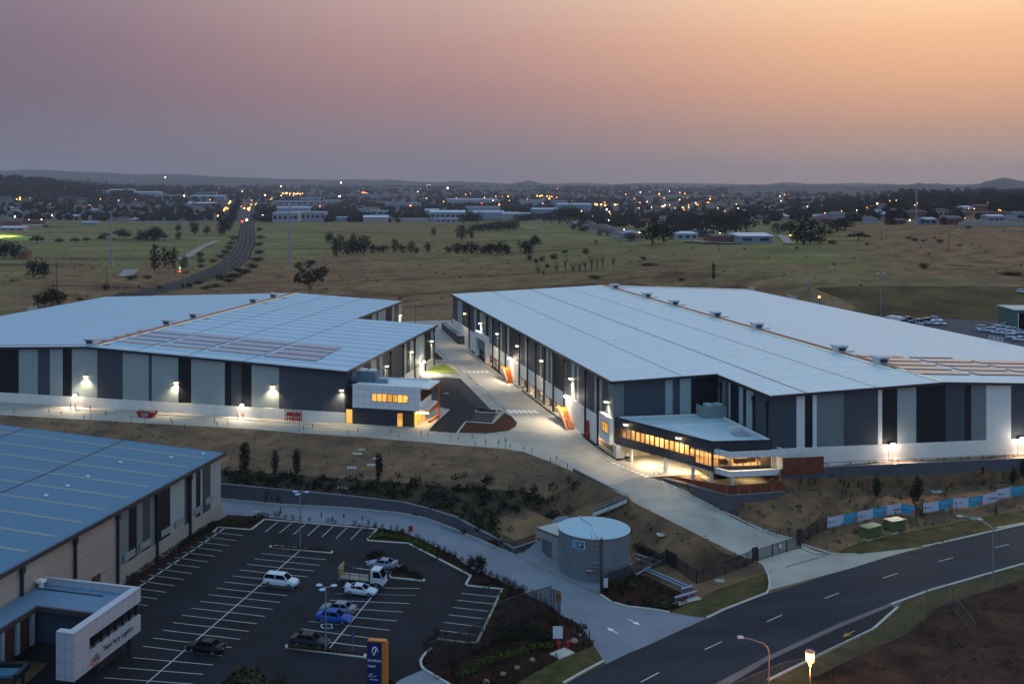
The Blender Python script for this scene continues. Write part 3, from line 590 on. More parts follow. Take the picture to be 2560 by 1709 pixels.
# recessed right face with fins, canopy and orange frame
m=MB();m.box(15.27,15.35,.3,8.6,6.05,8.9);m.build('window',win_l,of,label='lit glazing behind the entrance canopy')
m=MB();m.box(16.61,16.66,.2,8.4,11.4,13.6);g2=m.build('window',win_d,of);m=MB()
for k in range(7): y=.3+8*k/6;m.box(16.67,16.85,y-.1,y+.1,11.4,13.6)
m.build('fin',mat('brown fins','#6b3a1c',.6),g2)
m=MB();m.bar((18.3,8.6,6),(18.3,8.6,14.3),.4,.4);m.bar((18.3,8.6,14.1),(18.3,-.3,14.1),.5,.4);m.bar((18.3,-.3,14.1),(16.6,-.3,14.1),.4,.3);m.bar((18.3,.6,9.2),(18.3,8.6,9.2),.35,.5);m.bar((18.3,.6,7.2),(18.3,8.6,6.9),.5,.4);m.build('orange_frame',orange,of)
m=MB();m.box(16.62,18.6,-.6,8.6,14.12,14.4);m.box(16.6,18.1,.2,8.3,9.6,10.1);m.build('canopy',white,of)
m=MB();m.box(15.6,18.2,.5,.8,8.9,9.05);m.build('ceiling_lamp',lampm,of);light('AREA',(16.9,4,8.8),260,WARM,of,size=(1.5,6))
m=MB();m.box(1.2,5.6,3.5,6.5,14.1,16.4);m.build('plant_screen',mat('plant screen','#4f6470',.6,ribs=('X',1.,.4)),of)
for k in (0,1): m=MB();m.box(2.0+1.9*k,3.4+1.9*k,4.1,5.8,14.1,16.75);m.build('air_unit',mat('air unit','#c9cac8',.5),of)
m=MB();m.box(6,8.4,3.2,4.2,14.17,15);m.build('roof_unit',mat('duct','#6f8597',.4,metal=.3),of);m=MB();m.cyl((.9,4,15),(.9,2.8,15),.7,n=12);m.build('duct',mat('duct','#6f8597',.4,metal=.3),of)
# ---------------- right warehouse
wr=thing('warehouse','largest warehouse on the right with pale roof, striped cladding and lit undercroft','warehouse',(FRt.o[0],FRt.o[1],0),FRt.rz)
ztR=lambda u:19.6+.042*(u if u<52.4 else 104.8-u)
ru=lambda p,v:FRt.u(p,v)
m=MB();c='H'
b1=breaks([ (1920+x/q) if isinstance(x,(int,float)) else x for x in [33,'S',262,'W',338,'K',410,'W',447,'M',695,'S',1010,'W',1047,'K',1187,'L',1360,'K',1630,'S',1803,'K',1865,'M',2003,'W',2230,'S',2400,'L',2520,'K',2700,'M',2900,'S',3050]],lambda p:ru(p,-21))
b1=[(max(20.6,a),min(104.8,b),k) for a,b,k in b1 if a<104.8];b1[-1]=(b1[-1][0],104.8,b1[-1][2])
zc=lambda u:0
clad_wall(m,'u',-21,[x for x in b1],11.7,ztR);m.build('front_cladding',CX_,wr);m=MB()
b4=breaks([ (1500+x/q) if isinstance(x,(int,float)) else x for x in [118,'M',220,'S',600,'L',667,'S',733,'L',835,'K',1040]],lambda p:ru(p,0));b4[0]=(0,b4[0][1],'M');b4[-1]=(b4[-1][0],20.6,'K')
clad_wall(m,'u',0,b4,6.5,ztR);m.build('recessed_front_cladding',CX_,wr);m=MB();clad_wall(m,'u',160.5,[(0,52.4,'S'),(52.4,104.8,'M')],6,ztR);m.build('rear_cladding',CX_,wr)
m=MB();rv=lambda s_,u,c:breaks([ (CR[c][0]+x/q) if isinstance(x,(int,float)) else x for x in s_],lambda p:FRt.v(p,u))
b5=rv([38,'S',88,'L',130,'S',148,'K',203,'S',240,'L',262,'K',292,'L',322,'M',360,'K',372,'M',395,'L',415,'S',475,'K',480,'L',495,'S',533,'K',545,'L',560,'K',645,'L',655,'S',705,'L',722,'S',738,'S',815,'S',845,'L',855,'K',900,'L',922,'K',940,'L',955,'K',975,'K',1070,'L',1078,'S',1133,'L',1163,'K',1182,'L',1200,'S',1265,'S',1345,'L',1358,'K',1390,'L',1412,'S',1470,'L',1508],0,'G')
b5[0]=(160.5,b5[0][1],'S');b5[-1]=(b5[-1][0],0,'M')
b5=[(b,a,k) for a,b,k in b5]
clad_wall(m,'v',0,b5,11.7,ztR);m.build('side_cladding',CY_,wr);m=MB()
b6=rv([1035,'M',1110,'K',1118,'M',1150,'S',1180,'L',1197,'K',1275,'L',1312,'K',1342,'L',1405,'S',1530,'S',1566],20.6,'L');b6[0]=(0,b6[0][1],'M');b6[-1]=(b6[-1][0],-21,'S');b6=[(b,a,k) for a,b,k in b6]
clad_wall(m,'v',20.6,b6,8.5,ztR);m.build('notch_cladding',CY_,wr);m=MB();clad_wall(m,'v',104.8,[(-21,60,'S'),(60,160.5,'M')],6,ztR);m.build('side_cladding',CY_,wr)
m=MB();m.box(20.5,104.9,-21.12,-20.9,8.2,11.72);m.box(FRt.u(1920+2003/q,-21),FRt.u(1920+2003/q,-21)+.001,-21.1,-21.09,11.7,11.71)
m.build('precast_band',CX_[5],wr)
# undercroft on the long side: band above, solid bays and columns below
m=MB();m.box(-.12,.1,0,160.5,8.6,11.72)
pv=lambda x:FRt.v(1120+x/q,-.1)
for a,b in ((38,245),(540,662),(1080,1375)): m.box(-.1,.1,min(pv(a),pv(b)),min(160.5,max(pv(a),pv(b))),5.6,8.61)
for x in (420,480,662,735,812,890,972): v_=pv(x);m.box(-.05,.9,v_-.1,v_+1.6,5.8,8.6)
m.build('precast_band',CY_[5],wr)
m=MB();m.box(5,5.2,-.5,pv(245),5.8,8.6);m.box(.1,7,-.3,-.1,5.8,8.6);m.build('undercroft_wall',mat('undercroft wall','#b5ac98',.8),wr)
m=MB();m.box(0,7,-.3,160,8.4,8.58);m.build('floor_slab',conc,wr)
m=MB()
for a,b in ((250,420),(420,480),(480,540),(662,735),(735,812),(812,890),(890,972),(972,1080)):
    m=MB()
    for z in (6.5,7.1,7.7,8.2): m.bar((.3,pv(a),z),(.3,pv(b),z),.08,.14)
    m.bar((.3,pv(a)-.1,6),(.3,pv(a)-.1,8.3),.1,.1);m.build('guard_rail',steel,wr)
for v_ in (15,40,62,84,104): light('AREA',(3.5,v_,8.35),1300,WARM,wr,size=(1,6))
for x in (200,360,415,475,533,660,735,810,888,972,1071,1266,1382): v_=pv(x);downpipe(wr,(-.1,v_),6,19.4,(-1,0))
for x,z0,z1 in ((1108,13.2,19.5),(1408,13.2,19.5),(1530,13.2,19.5)): v_=FRt.v(1500+x/q,20.4);downpipe(wr,(20.6,v_),z0,z1,(-1,0))
m=MB();gable_roof(m,-.6,52.4,105.4,0,161,ztR)
v=[(20.3,-21.6),(52.4,-21.6),(52.4,0),(20.3,0)]
for A_,B_ in ((20.2,52.4),(52.4,105.4)):
    lo=[(a,b,ztR(a)+.02) for a,b in ((A_,-21.6),(B_,-21.6),(B_,0),(A_,0))];hi=[(a,b,c+.35) for a,b,c in lo];m.add(lo+hi,[(3,2,1,0),(4,5,6,7),(0,1,5,4),(3,0,4,7),(1,2,6,5)],0)
v=[(-.6,-.6),(20.3,-.6),(20.3,0),(-.6,0)];lo=[(a,b,ztR(a)+.02) for a,b in v];hi=[(a,b,c+.35) for a,b,c in lo];m.add(lo+hi,[(3,2,1,0),(4,5,6,7),(0,1,5,4),(3,0,4,7)],0)
for k in range(30):
    v_=-18+k*6
    strips_u(m,[(1 if v_>0 else 21,51)],v_,.5,ztR,1,.38,(2.0,1.))
    if v_>5: strips_u(m,[(56,104)],v_,.22,ztR,1,.38,(1.6,2.2))
strip_v(m,FRt.u(2013.5,-21)if 0 else 26.5,-21.5,160.8,.35,ztR,2,.395);strip_v(m,13.3,-.5,160.8,.2,ztR,2,.395);strip_v(m,39.5,-21.5,160.8,.2,ztR,2,.395)
m.build('roof',[mat('white zinc roof','#bfd2d8',.45,.06,1.1,metal=.1,spec=.3,stretch=(.02,1,1),ribs=('Y',.41,.3)),sky_m,joint],wr)
m=MB();m.bar((-.7,-.6,19.8),(-.7,161,19.8),.3,.5);m.bar((-.6,-.7,19.8),(20.3,-.7,ztR(20.3)+.2),.25,.45);m.bar((20.1,-.6,ztR(20.3)+.1),(20.1,-21.7,ztR(20.3)+.1),.25,.5);m.bar((20.3,-21.7,ztR(20.3)+.2),(52.4,-21.7,ztR(52.4)+.2),.25,.45);m.bar((52.4,-21.7,ztR(52.4)+.2),(105.3,-21.7,19.8),.25,.45);m.build('gutter',dark,wr)
m=MB();m.bar((52.4,-8,ztR(52.4)+.5),(52.4,160.5,ztR(52.4)+.5),.8,.22,0);m.bar((51.2,-8,ztR(51)+.45),(51.2,160.5,ztR(51)+.45),.9,.1,1);m.bar((52.4,-21,ztR(52.4)+.42),(52.4,-8,ztR(52.4)+.42),1.,.1,1);m.bar((53,156,ztR(53)+.42),(104,156,ztR(104)+.42),.3,.1,0);m.build('ridge_walkway',[cap,sky_m],wr)
for p_ in P('C 938,1195 1230,1245 1480,1350 1862,1420 2240,1555 H 645,640 1022,790'): v_=FRt.v(p_[0],52);vent(wr,52.2,max(-20,min(158,v_)),ztR(52.4)+.3)
for px in (1885,1988,2505): v_=min(157,FRt.v(px,104));roof_rail(wr,104.2,v_,19.9)
pp=P('H 808,691 1250,715 1290,707 1700,722 850,715 1410,752 1385,731 1890,760 1860,743 2480,775 1060,755 1555,790 1530,766 2040,798 2010,780 2640,812 1130,795 1690,828 1675,806 2200,838 2175,820 2800,852 1270,836 1860,873 1838,848 2400,880 2340,862 2960,890')
for a,b in zip(pp[::2],pp[1::2]): array(wr,FRt,19.6+.042*104.8+.35,-.042,(a[0],a[1]),(b[0],b[1]),solar2,.2)
for x,y in ((152,308),(292,395),(450,492),(635,603),(858,740),(1125,903),(1453,1115)): v_=FRt.v(1120+x/q,-.4);wall_lamp(wr,-.1,v_,FRt.z(700+y/q,-.4,v_),(-1,0),420)
for x,y,e in ((565,712,850),(1080,1062,950)): v_=FRt.v(1120+x/q,-.7);wall_lamp(wr,-.1,v_,FRt.z(700+y/q,-.7,v_),(-1,0),e,True)
for x,y,e in ((1145,1505,650),(2330,1452,650)): u=FRt.u(1920+x/q,-21.6);wall_lamp(wr,u,-21.1,FRt.z(700+y/q,u,-21.6),(0,-1),e,True);door(wr,u,-21.14,9.03,1.1,2.1,(0,-1),mat('pale door','#b9b3ab',.6))
# white projecting window bay and loading portal of the long side
vb=FRt.v(1400+715/7.33,-.9)
bay=MB();bay.box(-.9,-.13,-.55,vb,8.3,13.2);ob=bay.build('white_bay',white,wr)
w0,w1=FRt.v(1400+880/7.33,-.95),FRt.v(1400+760/7.33,-.95);m=MB();m.box(-.96,-.901,w0,w1,10.2,12.0);wi=m.build('window',win_l,ob);
m=MB()
for k in range(5): y=w0+(w1-w0)*k/4;m.box(-1.04,-.965,y-.08,y+.08,10.1,12.1)
m.box(-1.04,-.965,w0,w1,12.0,12.12);m.box(-1.04,-.965,w0,w1,10.08,10.2);m.build('window_frame',dark,ob)
p0_,p1_=FRt.v(1120+355/q,-1.),FRt.v(1120+250/q,-1.);m=MB();zt_=13.4
m.box(-1.2,-.13,p0_,p0_+1.6,6,zt_);m.box(-1.2,-.13,p1_-1.6,p1_,6,zt_);m.box(-1.2,-.13,p0_+1.6,p1_-1.6,zt_-1.6,zt_);m.build('loading_portal',white,wr)
m=MB();m.box(-.5,-.2,p0_+1.6,p1_-1.6,8.6,zt_-1.6);m.build('roller_door',mat('roller door','#5c606c',.5,ribs=('Z',1.,.5)),wr)
# ---------------- office wing of the right warehouse
ow=thing('office_building','angled dark office wing with glowing ribbon windows and a white wrapped terrace','office',(FRt.o[0],FRt.o[1],0),FRt.rz)
wing=[(.25,-.4),(10,-20.7),(20.3,-21.3),(20.3,-.4)];m=MB();wallm=mat('charcoal wing wall','#2b2e36',.6,.06,.5)
A_=Vector((.25,-.4));B_=Vector((10,-20.7));dn=(B_-A_).normalized();nn=Vector((dn.y,-dn.x))
if nn.x>0: nn=-nn
zs=(8.4,9.95,11.65,13.1)
for z0,z1 in ((8.4,9.0),(11.65,13.1)): m.prism(wing,z0,z1)
inset=[(A_.x+.5,A_.y-.2),(9.6,-20.2),(19.8,-20.7),(19.8,-.8)]
def tpx(px):                                  # parameter along the slanted face for a photo column
    k=(px-CX)/FO;o=Vector(FRt.w(A_.x,A_.y)[:2]);e=Vector(FRt.w(B_.x,B_.y)[:2]);d=e-o;return (k*o.y-o.x)/(d.x-k*d.y)
ta,tb=tpx(1500+158/q),tpx(1500+868/q)
def onf(t,off,z): p_=A_.lerp(B_,t)+nn*off;return (p_.x,p_.y,z)
m.prism([onf(0,0,0)[:2],onf(ta,0,0)[:2],onf(ta,-.4,0)[:2],onf(0,-.4,0)[:2]],9.951,11.649);m.prism([onf(0,0,0)[:2],onf(tb,0,0)[:2],onf(tb,-.3,0)[:2],onf(0,-.3,0)[:2]],9.001,9.95);m.build('wall',wallm,ow)
m=MB();ins=[onf(0,-.5,0)[:2],onf(.5,-4.5,0)[:2],(12.,-15.5),(19.8,-15.8)];im=mat('interior wall','#c9ae84',.8,.05,.6)
for a,b in zip(ins,ins[1:]): m.quad((*a,9.01),(*b,9.01),(*b,11.64),(*a,11.64))
for t_ in (.2,.42,.63): m.quad(onf(t_,-.6,9.01),onf(t_,-4,9.01),onf(t_,-4,11.64),onf(t_,-.6,11.64))
m.quad((13.5,-20.4,9.01),(13.5,-16,9.01),(13.5,-16,11.2),(13.5,-20.4,11.2));m.build('interior_wall',im,ow)
m=MB();m.poly([(p_[0],p_[1],9.02) for p_ in (onf(.02,-.35,0),onf(1,-.35,0),(19.9,-21.0),(19.9,-15),(11,-14),onf(.2,-5,0))]);m.build('interior_floor',mat('office floor','#7d6340',.6,.1,.8),ow)
for t_,e_ in ((.05,220),(.14,380),(.3,380),(.48,380),(.66,380),(.84,340)): light('AREA',onf(t_,-2.2,11.6),e_,(1,.68,.34),ow,size=(2.2,1.2))
for x_ in (12.5,15.5,18): light('AREA',(x_,-18.4,11.6),380,(1,.68,.34),ow,size=(1.6,2))
m=MB()
for x_,y_,w_ in ((12.2,-19.2,1.6),(15,-19,2.2),(17.4,-18.6,1.5)): m.box(x_,x_+w_,y_,y_+.8,9.03,9.8)
m.build('desk',mat('office furniture','#4d3a26',.6),ow)
N_=16
for k in range(N_):
    a=ta+(tb-ta)*k/N_;b=ta+(tb-ta)*(k+1)/N_
    w_=MB();w_.quad(onf(a,-.12,9.96),onf(b,-.12,9.96),onf(b,-.12,11.64),onf(a,-.12,11.64));w_.build('window',pane,ow)
m=MB()
for k in range(N_+1): t=ta+(tb-ta)*k/N_;m.bar(onf(t,-.04,9.95),onf(t,-.04,11.65),.17,.17,up=(dn.x,dn.y,0))
m.bar(onf(ta,-.03,9.98),onf(tb,-.03,9.98),.12,.1);m.build('mullions',mat('bronze frame','#5a3312',.5),ow)
# terrace glazing along the rest of the slanted face and the front
fr=[onf(tb,-.15,0)[:2],onf(1,-.2,0)[:2],(15.5,-20.95),(19.3,-21.1)]
m=MB()
for a,b in zip(fr,fr[1:]): m.quad((*a,9.0),(*b,9.0),(*b,11.64),(*a,11.64))
m.build('terrace_glazing',pane,ow);m=MB()
for a,b,n in zip(fr,fr[1:],(4,5,3)):
    for k in range(n+1): x=a[0]+(b[0]-a[0])*k/n;y=a[1]+(b[1]-a[1])*k/n-.06;m.bar((x,y,9),(x,y,11.64),.09,.09)
    m.bar((a[0],a[1]-.06,9.05),(b[0],b[1]-.06,9.05),.1,.1)
m.bar((10,-20.95,8.4),(10,-20.95,11.7),.3,.3);m.build('mullions',dark,ow)
m=MB();m.box(18.5,20.3,-21.35,-21.2,9.0,11.6);m.build('door',door_m if 0 else mat('brown door','#5b4a3c',.6),ow)
rp=[(20.1,-.8),(20.1,-21.0),(10.2,-20.4),(.9,-.8)];m=MB()
def rz2(p): return 13.15+ (.0 if 1 else 0)
m.prism([(1.1,-1.0),(10.3,-20.3),(20.0,-20.9),(20.0,-1.0)],13.1,13.25);m.bar((4.8,-8.5,13.3),(20,-8.2,13.3),.35,.15,1);m.bar((8.5,-8.4,13.29),(10.3,-20.2,13.29),.3,.1,1);m.bar((1.,-.7,13.3),(20.2,-.7,13.3),.4,.3,1);m.bar((20.1,-.8,13.3),(20.1,-21,13.3),.4,.25,1)
m.build('roof',[mat('pale wing roof','#b4c6cb',.45,.04,.2,metal=.1),white],ow)
m=MB();m.bar((.3,-.5,13.25),(9.95,-20.75,13.25),.22,.3);m.bar((9.9,-20.85,13.25),(20.3,-21.4,13.25),.22,.3);m.build('parapet',dark,ow)
u_,v_,_=rhit(FRt,13.2,0,1700+600/7.33,1000+300/7.33)
m=MB();m.box(u_-2.6,u_+2.6,v_-1.6,v_-1.4,13.2,15.4);m.box(u_-2.6,u_-2.4,v_-1.4,v_+1.6,13.2,15.4);m.box(u_+2.4,u_+2.6,v_-1.4,v_+1.6,13.2,15.4);m.build('plant_screen',mat('grey screen','#7f8e8c',.7),ow)
for k in (0,1): m=MB();m.box(u_-1.4+1.9*k,u_-.1+1.9*k,v_-.6,v_+1.2,13.2,15.6);m.build('air_unit',mat('air unit','#c9cac8',.5),ow)
u_,v_,_=rhit(FRt,13.2,0,1700+1110/7.33,1000+640/7.33);m=MB();m.box(u_-1.3,u_+1.3,v_-1.3,v_+1.5,13.26,13.5,1);m.box(u_-1.4,u_+.9,v_+1.0,v_+2.2,13.26,14.3,0);m.build('roof_unit',[mat('air unit','#c9cac8',.5),door_m],ow)
# white wrapped terrace
TP=[Vector((8.0,-15.9)),Vector((11.8,-23.5)),Vector((21.9,-23.5)),Vector((21.9,-21.1))]
def band(z0,z1,th,name,m_,pts=TP):
    m=MB();n=len(pts);off=[]
    for i in range(n):
        if i==0: d=(pts[1]-pts[0]).normalized();o_=Vector((-d.y,d.x))
        elif i==n-1: d=(pts[-1]-pts[-2]).normalized();o_=Vector((-d.y,d.x))
        else:
            d1=(pts[i]-pts[i-1]).normalized();d2=(pts[i+1]-pts[i]).normalized();a=Vector((-d1.y,d1.x));b=Vector((-d2.y,d2.x));o_=(a+b)/(1+a.dot(b))
        off.append(pts[i]+o_*th)
    for i in range(n-1): m.prism([pts[i],pts[i+1],off[i+1],off[i]],z0,z1)
    return m.build(name,m_,ow)
band(11.15,12.05,.55,'upper_band',panelm);band(8.0,8.95,.55,'lower_band',panelm)
m=MB();m.box(21.2,21.9,-23.48,-22.6,8.951,11.149);m.box(21.3,21.5,-22.6,-21.2,8.951,11.149);m.build('end_pillar',white,ow)
deck=[(8.6,-15.8),(12.1,-23.0),(21.4,-23.0),(21.4,-21.3),(10.2,-20.95)]
m=MB();m.prism(deck,8.1,8.6);m.build('terrace_floor',mat('terrace tiles','#8a8a5e',.6,.06,1),ow);m=MB();m.prism(deck,11.2,11.5);m.build('terrace_ceiling',mat('terrace roof','#7f9098',.5),ow)
m=MB()
for px,py in ((1500+485/q,0),(1500+195/q,0),(1500+845/q,0)):
    pass
colm=mat('white column','#cfc9bd',.6)
for u,v_ in ((8.6,-16.2),(12.6,-23.1),(21,-23.1),(5.7,-11.2),(10.2,-20.2),(2.2,-3.6)): m=MB();m.cyl((u,v_,5.8),(u,v_,8.4),.3,n=12);m.build('column',colm,ow)
m=MB();m.box(.0,1.6,-1.6,.0,5.8,8.4);m.build('pier',colm,ow);m=MB();m.box(8,11,-1.0,-.2,5.8,8.39);m.build('pier',colm,ow)
m=MB();m.box(11.5,20.2,-17.5,-17.3,5.9,8.39);m.box(11.5,11.7,-17.3,-2,5.9,8.39);m.build('ground_floor_wall',mat('dark olive wall','#3c3826',.7),ow)
m=MB();m.box(12.5,19,-17.6,-17.51,6.1,8.2);m.build('window',win_d,ow)
for p_ in ((4.5,-6,8.3),(7,-10,8.3),(9.5,-14,8.3)): light('AREA',p_,520,WARM,ow,size=(2.5,2.5))
light('AREA',(15,-20,8.3),260,WARM,ow,size=(6,1.2));light('AREA',(15.5,-22.1,11.1),240,WARM,ow,size=(8,.8));light('AREA',(10.3,-19.0,11.1),80,WARM,ow,size=(.8,2))
for x,y in ((1645,1315),(2130,1440)):
    t=tpx(1120+x/q);pt=onf(t,.1,0);z=FRt.z(700+y/q,pt[0],pt[1]);wall_lamp(ow,pt[0],pt[1],12.6,(nn.x,nn.y),200)
# ---------------- lower left warehouse
wb=thing('warehouse','nearest warehouse at lower left with a darkened blue roof and cream precast wall','warehouse',(FB.o[0],FB.o[1],0),FB.rz)
ztB=lambda u:10.7-.047*u
m=MB();vv=lambda x:FB.v(x/q,0)
b7=[1060,'M',1180,'K',1255,'M',1307,'S',1378,'M',1420,'K',1432,'M',1450,'K',1562,'L',1693,'S',1720,'K',1740,'L',1798,'K',1840,'L',1858,'S',1932,'L',2005]
b7=breaks(b7,lambda x:x if 0 else (vv(x) if isinstance(x,(int,float)) else x));b7=[(a,min(b,0),k) for a,b,k in b7];b7[-1]=(b7[-1][0],0,'L')
vP=vv(1060);clad_wall(m,'v',0,b7,2.7,ztB);m.build('side_cladding',CY_,wb)
m=MB();m.box(-.1,.12,vP-110,vP,-.3,10.6);m.box(-.1,.12,vP,.1,-.3,2.72)
m.build('precast_wall',mat('cream precast','#928b82',.7,.05,.4,bump=.1,bs=2),wb)
m=MB()
for z in (3.4,7.0): m.box(.12,.135,vP-100,vP,z,z+.05)
m.build('panel_joint',mat('joint line','#6c5f50',.8),wb)
m=MB();clad_wall(m,'u',0,[(-80,-30,'S'),(-30,0,'M')],0,ztB);m.build('rear_cladding',CX_,wb)
m=MB();lo=[(-90,-130,ztB(-90)),(.5,-130,ztB(.5)),(.5,.5,ztB(.5)),(-90,.5,ztB(-90))];hi=[(a,b,c+.3) for a,b,c in lo];m.add(lo+hi,[(3,2,1,0),(4,5,6,7),(0,1,5,4),(1,2,6,5),(2,3,7,6),(3,0,4,7)],0)
for k in range(22): strips_u(m,[(-89,-1.2)],-4.2-k*5.8,.75,ztB,1,.32)
for px,py in ((303,1106),(57,1076)): u,v_,_=rhit(FB,10.7,-.047,px,py);strip_v(m,u,-129,.4,.3,ztB,2,.34)
for px,py in ((508,1139),(428,1148),(301,1160),(220,1196),(169,1220),(115,1244)): u,v_,_=rhit(FB,10.7,-.047,px,py);m.box(u-.25,u+.25,v_-.2,v_+.2,ztB(u)+.3,ztB(u)+.5,3)
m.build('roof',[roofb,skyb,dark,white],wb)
m=MB();m.bar((.65,.5,10.85),(.65,-130,10.85),.35,.55);m.bar((.5,.6,10.8),(-90,.6,ztB(-90)+.1),.2,.4);m.build('gutter',mat('navy gutter','#202a38',.5),wb)
for x in (1732,1428,1064,673,183): v_=vv(x);downpipe(wb,(.12,v_),0,10.5,(1,0))
for x0,x1,z0,z1 in ((1880,1950,3.9,4.9),(1778,1848,3.4,4.4),(1600,1682,3.3,4.3),(1470,1558,3.2,4.2),(1275,1370,3.2,4.2),(1130,1232,3.1,4.1)):
    m=MB();m.box(.12,.2,vv(x0),vv(x1),z0,z1);m.build('louvre',mat('pale louvre','#7c8688',.6,ribs=('Z',1.,.5)),wb)
m=MB();v0_=vv(835);v1_=vv(912);m.box(.13,.2,v0_,v1_,2.6,3.7,0);m.build('wall_sign',mat('brown sign','#4a2c12',.6),wb)
# ---------------- office with the lettering
ot=thing('office_building','cantilevered white office with a dark window ribbon and company lettering at lower left','office',(-34.1,127,0),math.radians(-15.55))
d2=lambda px:((-34.1-((px-CX)/FO)*127)/(((px-CX)/FO)*math.cos(math.radians(15.55))-math.sin(math.radians(15.55))))
y1=0;y0=d2(184)-.0
panel2=panelm.copy();panel2.name='dimmed white panel';bk_=[n for n in panel2.node_tree.nodes if n.type=='TEX_BRICK'][0]  # white panel copy with the foreground's dimness put into its colour
for k_,c_ in (('Color1','#a9abb3'),('Color2','#a4a6ae'),('Mortar','#7c7e86')): bk_.inputs[k_].default_value=(*lin(c_),1)
m=MB();m.box(-1.,0,y0,y1,2.5,4.4);m.box(-1.,0,y0,y1,6.0,7.75);yw=d2(224);m.box(-1.,0,y0,yw,4.4,6.0)
m.box(-24.5,-1,-.4,0,6.1,7.75);m.box(-2.2,-1,y0,y0+.9,2.5,7.75);m.build('white_facade',panel2,ot)
m=MB();m.box(-.6,-.45,yw,-.25,4.4,6.0);wi=m.build('window',win_d,ot);m=MB()
for k in range(8): y=yw+(-.3-yw)*k/7;m.box(-.44,-.3,y-.05,y+.05,4.4,6.0)
m.build('frame',dark,wi)
m=MB();m.box(-24,-1.0,y0+7.2,-.41,6.6,6.9);m.box(-24,-9.5,-40,y0+7.2,6.6,6.9);m.build('roof',mat('blue membrane roof','#53718a',.6,.06,.15),ot)
m=MB();m.box(-24,-1.01,y0+7.5,-.6,2.6,6.55);m.build('upper_storey',mat('navy wall','#2a3648',.6,.05,.5),ot)
m=MB();m.box(-24,-9.9,-40,y0+7.4,2.6,6.55)
for k in range(9): m.box(-9.9,-9.6,y0+6-2.7*k,y0+6.6-2.7*k,2.8,6.5,1)
m.build('side_wing',[mat('rust red wall','#3c1710',.7),mat('pale fins','#7f8a90',.6)],ot)
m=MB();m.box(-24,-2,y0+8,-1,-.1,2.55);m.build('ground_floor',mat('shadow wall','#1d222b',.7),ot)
m=MB();m.cyl((-.8,-1.2,0),(-.8,-1.2,2.55),.28,n=10);m.cyl((-.8,y0+1,0),(-.8,y0+1,2.55),.28,n=10);m.build('column',dark,ot)
m=MB();m.box(-9.6,-1,y0+6.9,y0+7.3,6.45,7.0);m.box(-9.8,-9.5,-40,y0+7.3,6.45,7.0);m.build('fascia',mat('brown fascia','#3a3338',.6),ot)
m=MB();m.cyl((-13,y0+12.5,6.9),(-13,y0+12.5,7.5),.35,n=10);m.box(-13.5,-12.5,y0+12,y0+13,7.5,7.8);m.box(-13,-4,y0+11.8,y0+12.0,6.91,7.0,1);m.cyl((-20,y0+9,7.2),(-17.5,y0+9.4,7.2),.35,n=10);m.build('roof_unit',[white,dark],ot)
tx=mat('sign lettering','#2a2b33',.6);og=mat('sign orange','#c96a1e',.5)
def fitw(o,M,w,_):
    I=M.inverted();xs=[(I@v.co).x for v in o.data.vertices];x0=min(xs);k=w/(max(xs)-x0)
    o.data.transform(M@Matrix.Translation((-x0*k,0,0))@Matrix.Diagonal((k,1,1,1))@I)
M_=basis((.03,d2(258),3.35),(0,1,0),(0,0,1));o_=text_mesh('Third Party Logistics',.88,'lettering',tx,ot,M_,.02);fitw(o_,M_,d2(333)-d2(259),1)
M_=basis((.03,d2(231.5),3.0),(0,1,0),(0,0,1));o_=text_mesh('tifs',1.15,'lettering',tx,ot,M_,.02);fitw(o_,M_,d2(247)-d2(231.5),1)
m=MB();cy=d2(239.5);cz=3.42;ry=(d2(250)-d2(228))/2
for k in range(40):
    a,b=math.radians(150+k*6),math.radians(156+k*6);f1=lambda a,r:(.05,cy+r[0]*math.cos(a)*.95,cz+r[1]*math.sin(a))
    w1=.34*math.sin((k+.5)/40*math.pi);m.quad(f1(a,(ry,.66)),f1(b,(ry,.66)),f1(b,(ry+w1*.8,.66+w1*.6)),f1(a,(ry+w1*.8,.66+w1*.6)))
m.build('logo_swoosh',og,ot)
lo2=thing('entrance_canopy','flat blue roofed entrance canopy below the office at the bottom left corner','canopy',(0,0,0))
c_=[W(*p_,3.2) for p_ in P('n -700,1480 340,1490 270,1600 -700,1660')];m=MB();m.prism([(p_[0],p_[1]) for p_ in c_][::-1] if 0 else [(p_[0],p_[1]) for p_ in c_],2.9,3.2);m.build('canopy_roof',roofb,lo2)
c2=[W(*p_,3.2) for p_ in P('n -700,1440 455,1445')];m=MB();m.bar(c2[0],c2[1],.5,.6);c3_=W(*P1('n 455,1445'),3.2);c4=W(*P1('n 250,1650'),3.2);m.bar(c3_,c4,.5,.6)
m.cyl((c3_[0]-.4,c3_[1]-.4,0),(c3_[0]-.4,c3_[1]-.4,3),.2);m.cyl((c4[0]-.3,c4[1]+.3,0),(c4[0]-.3,c4[1]+.3,3),.2);m.build('fascia',dark,lo2)
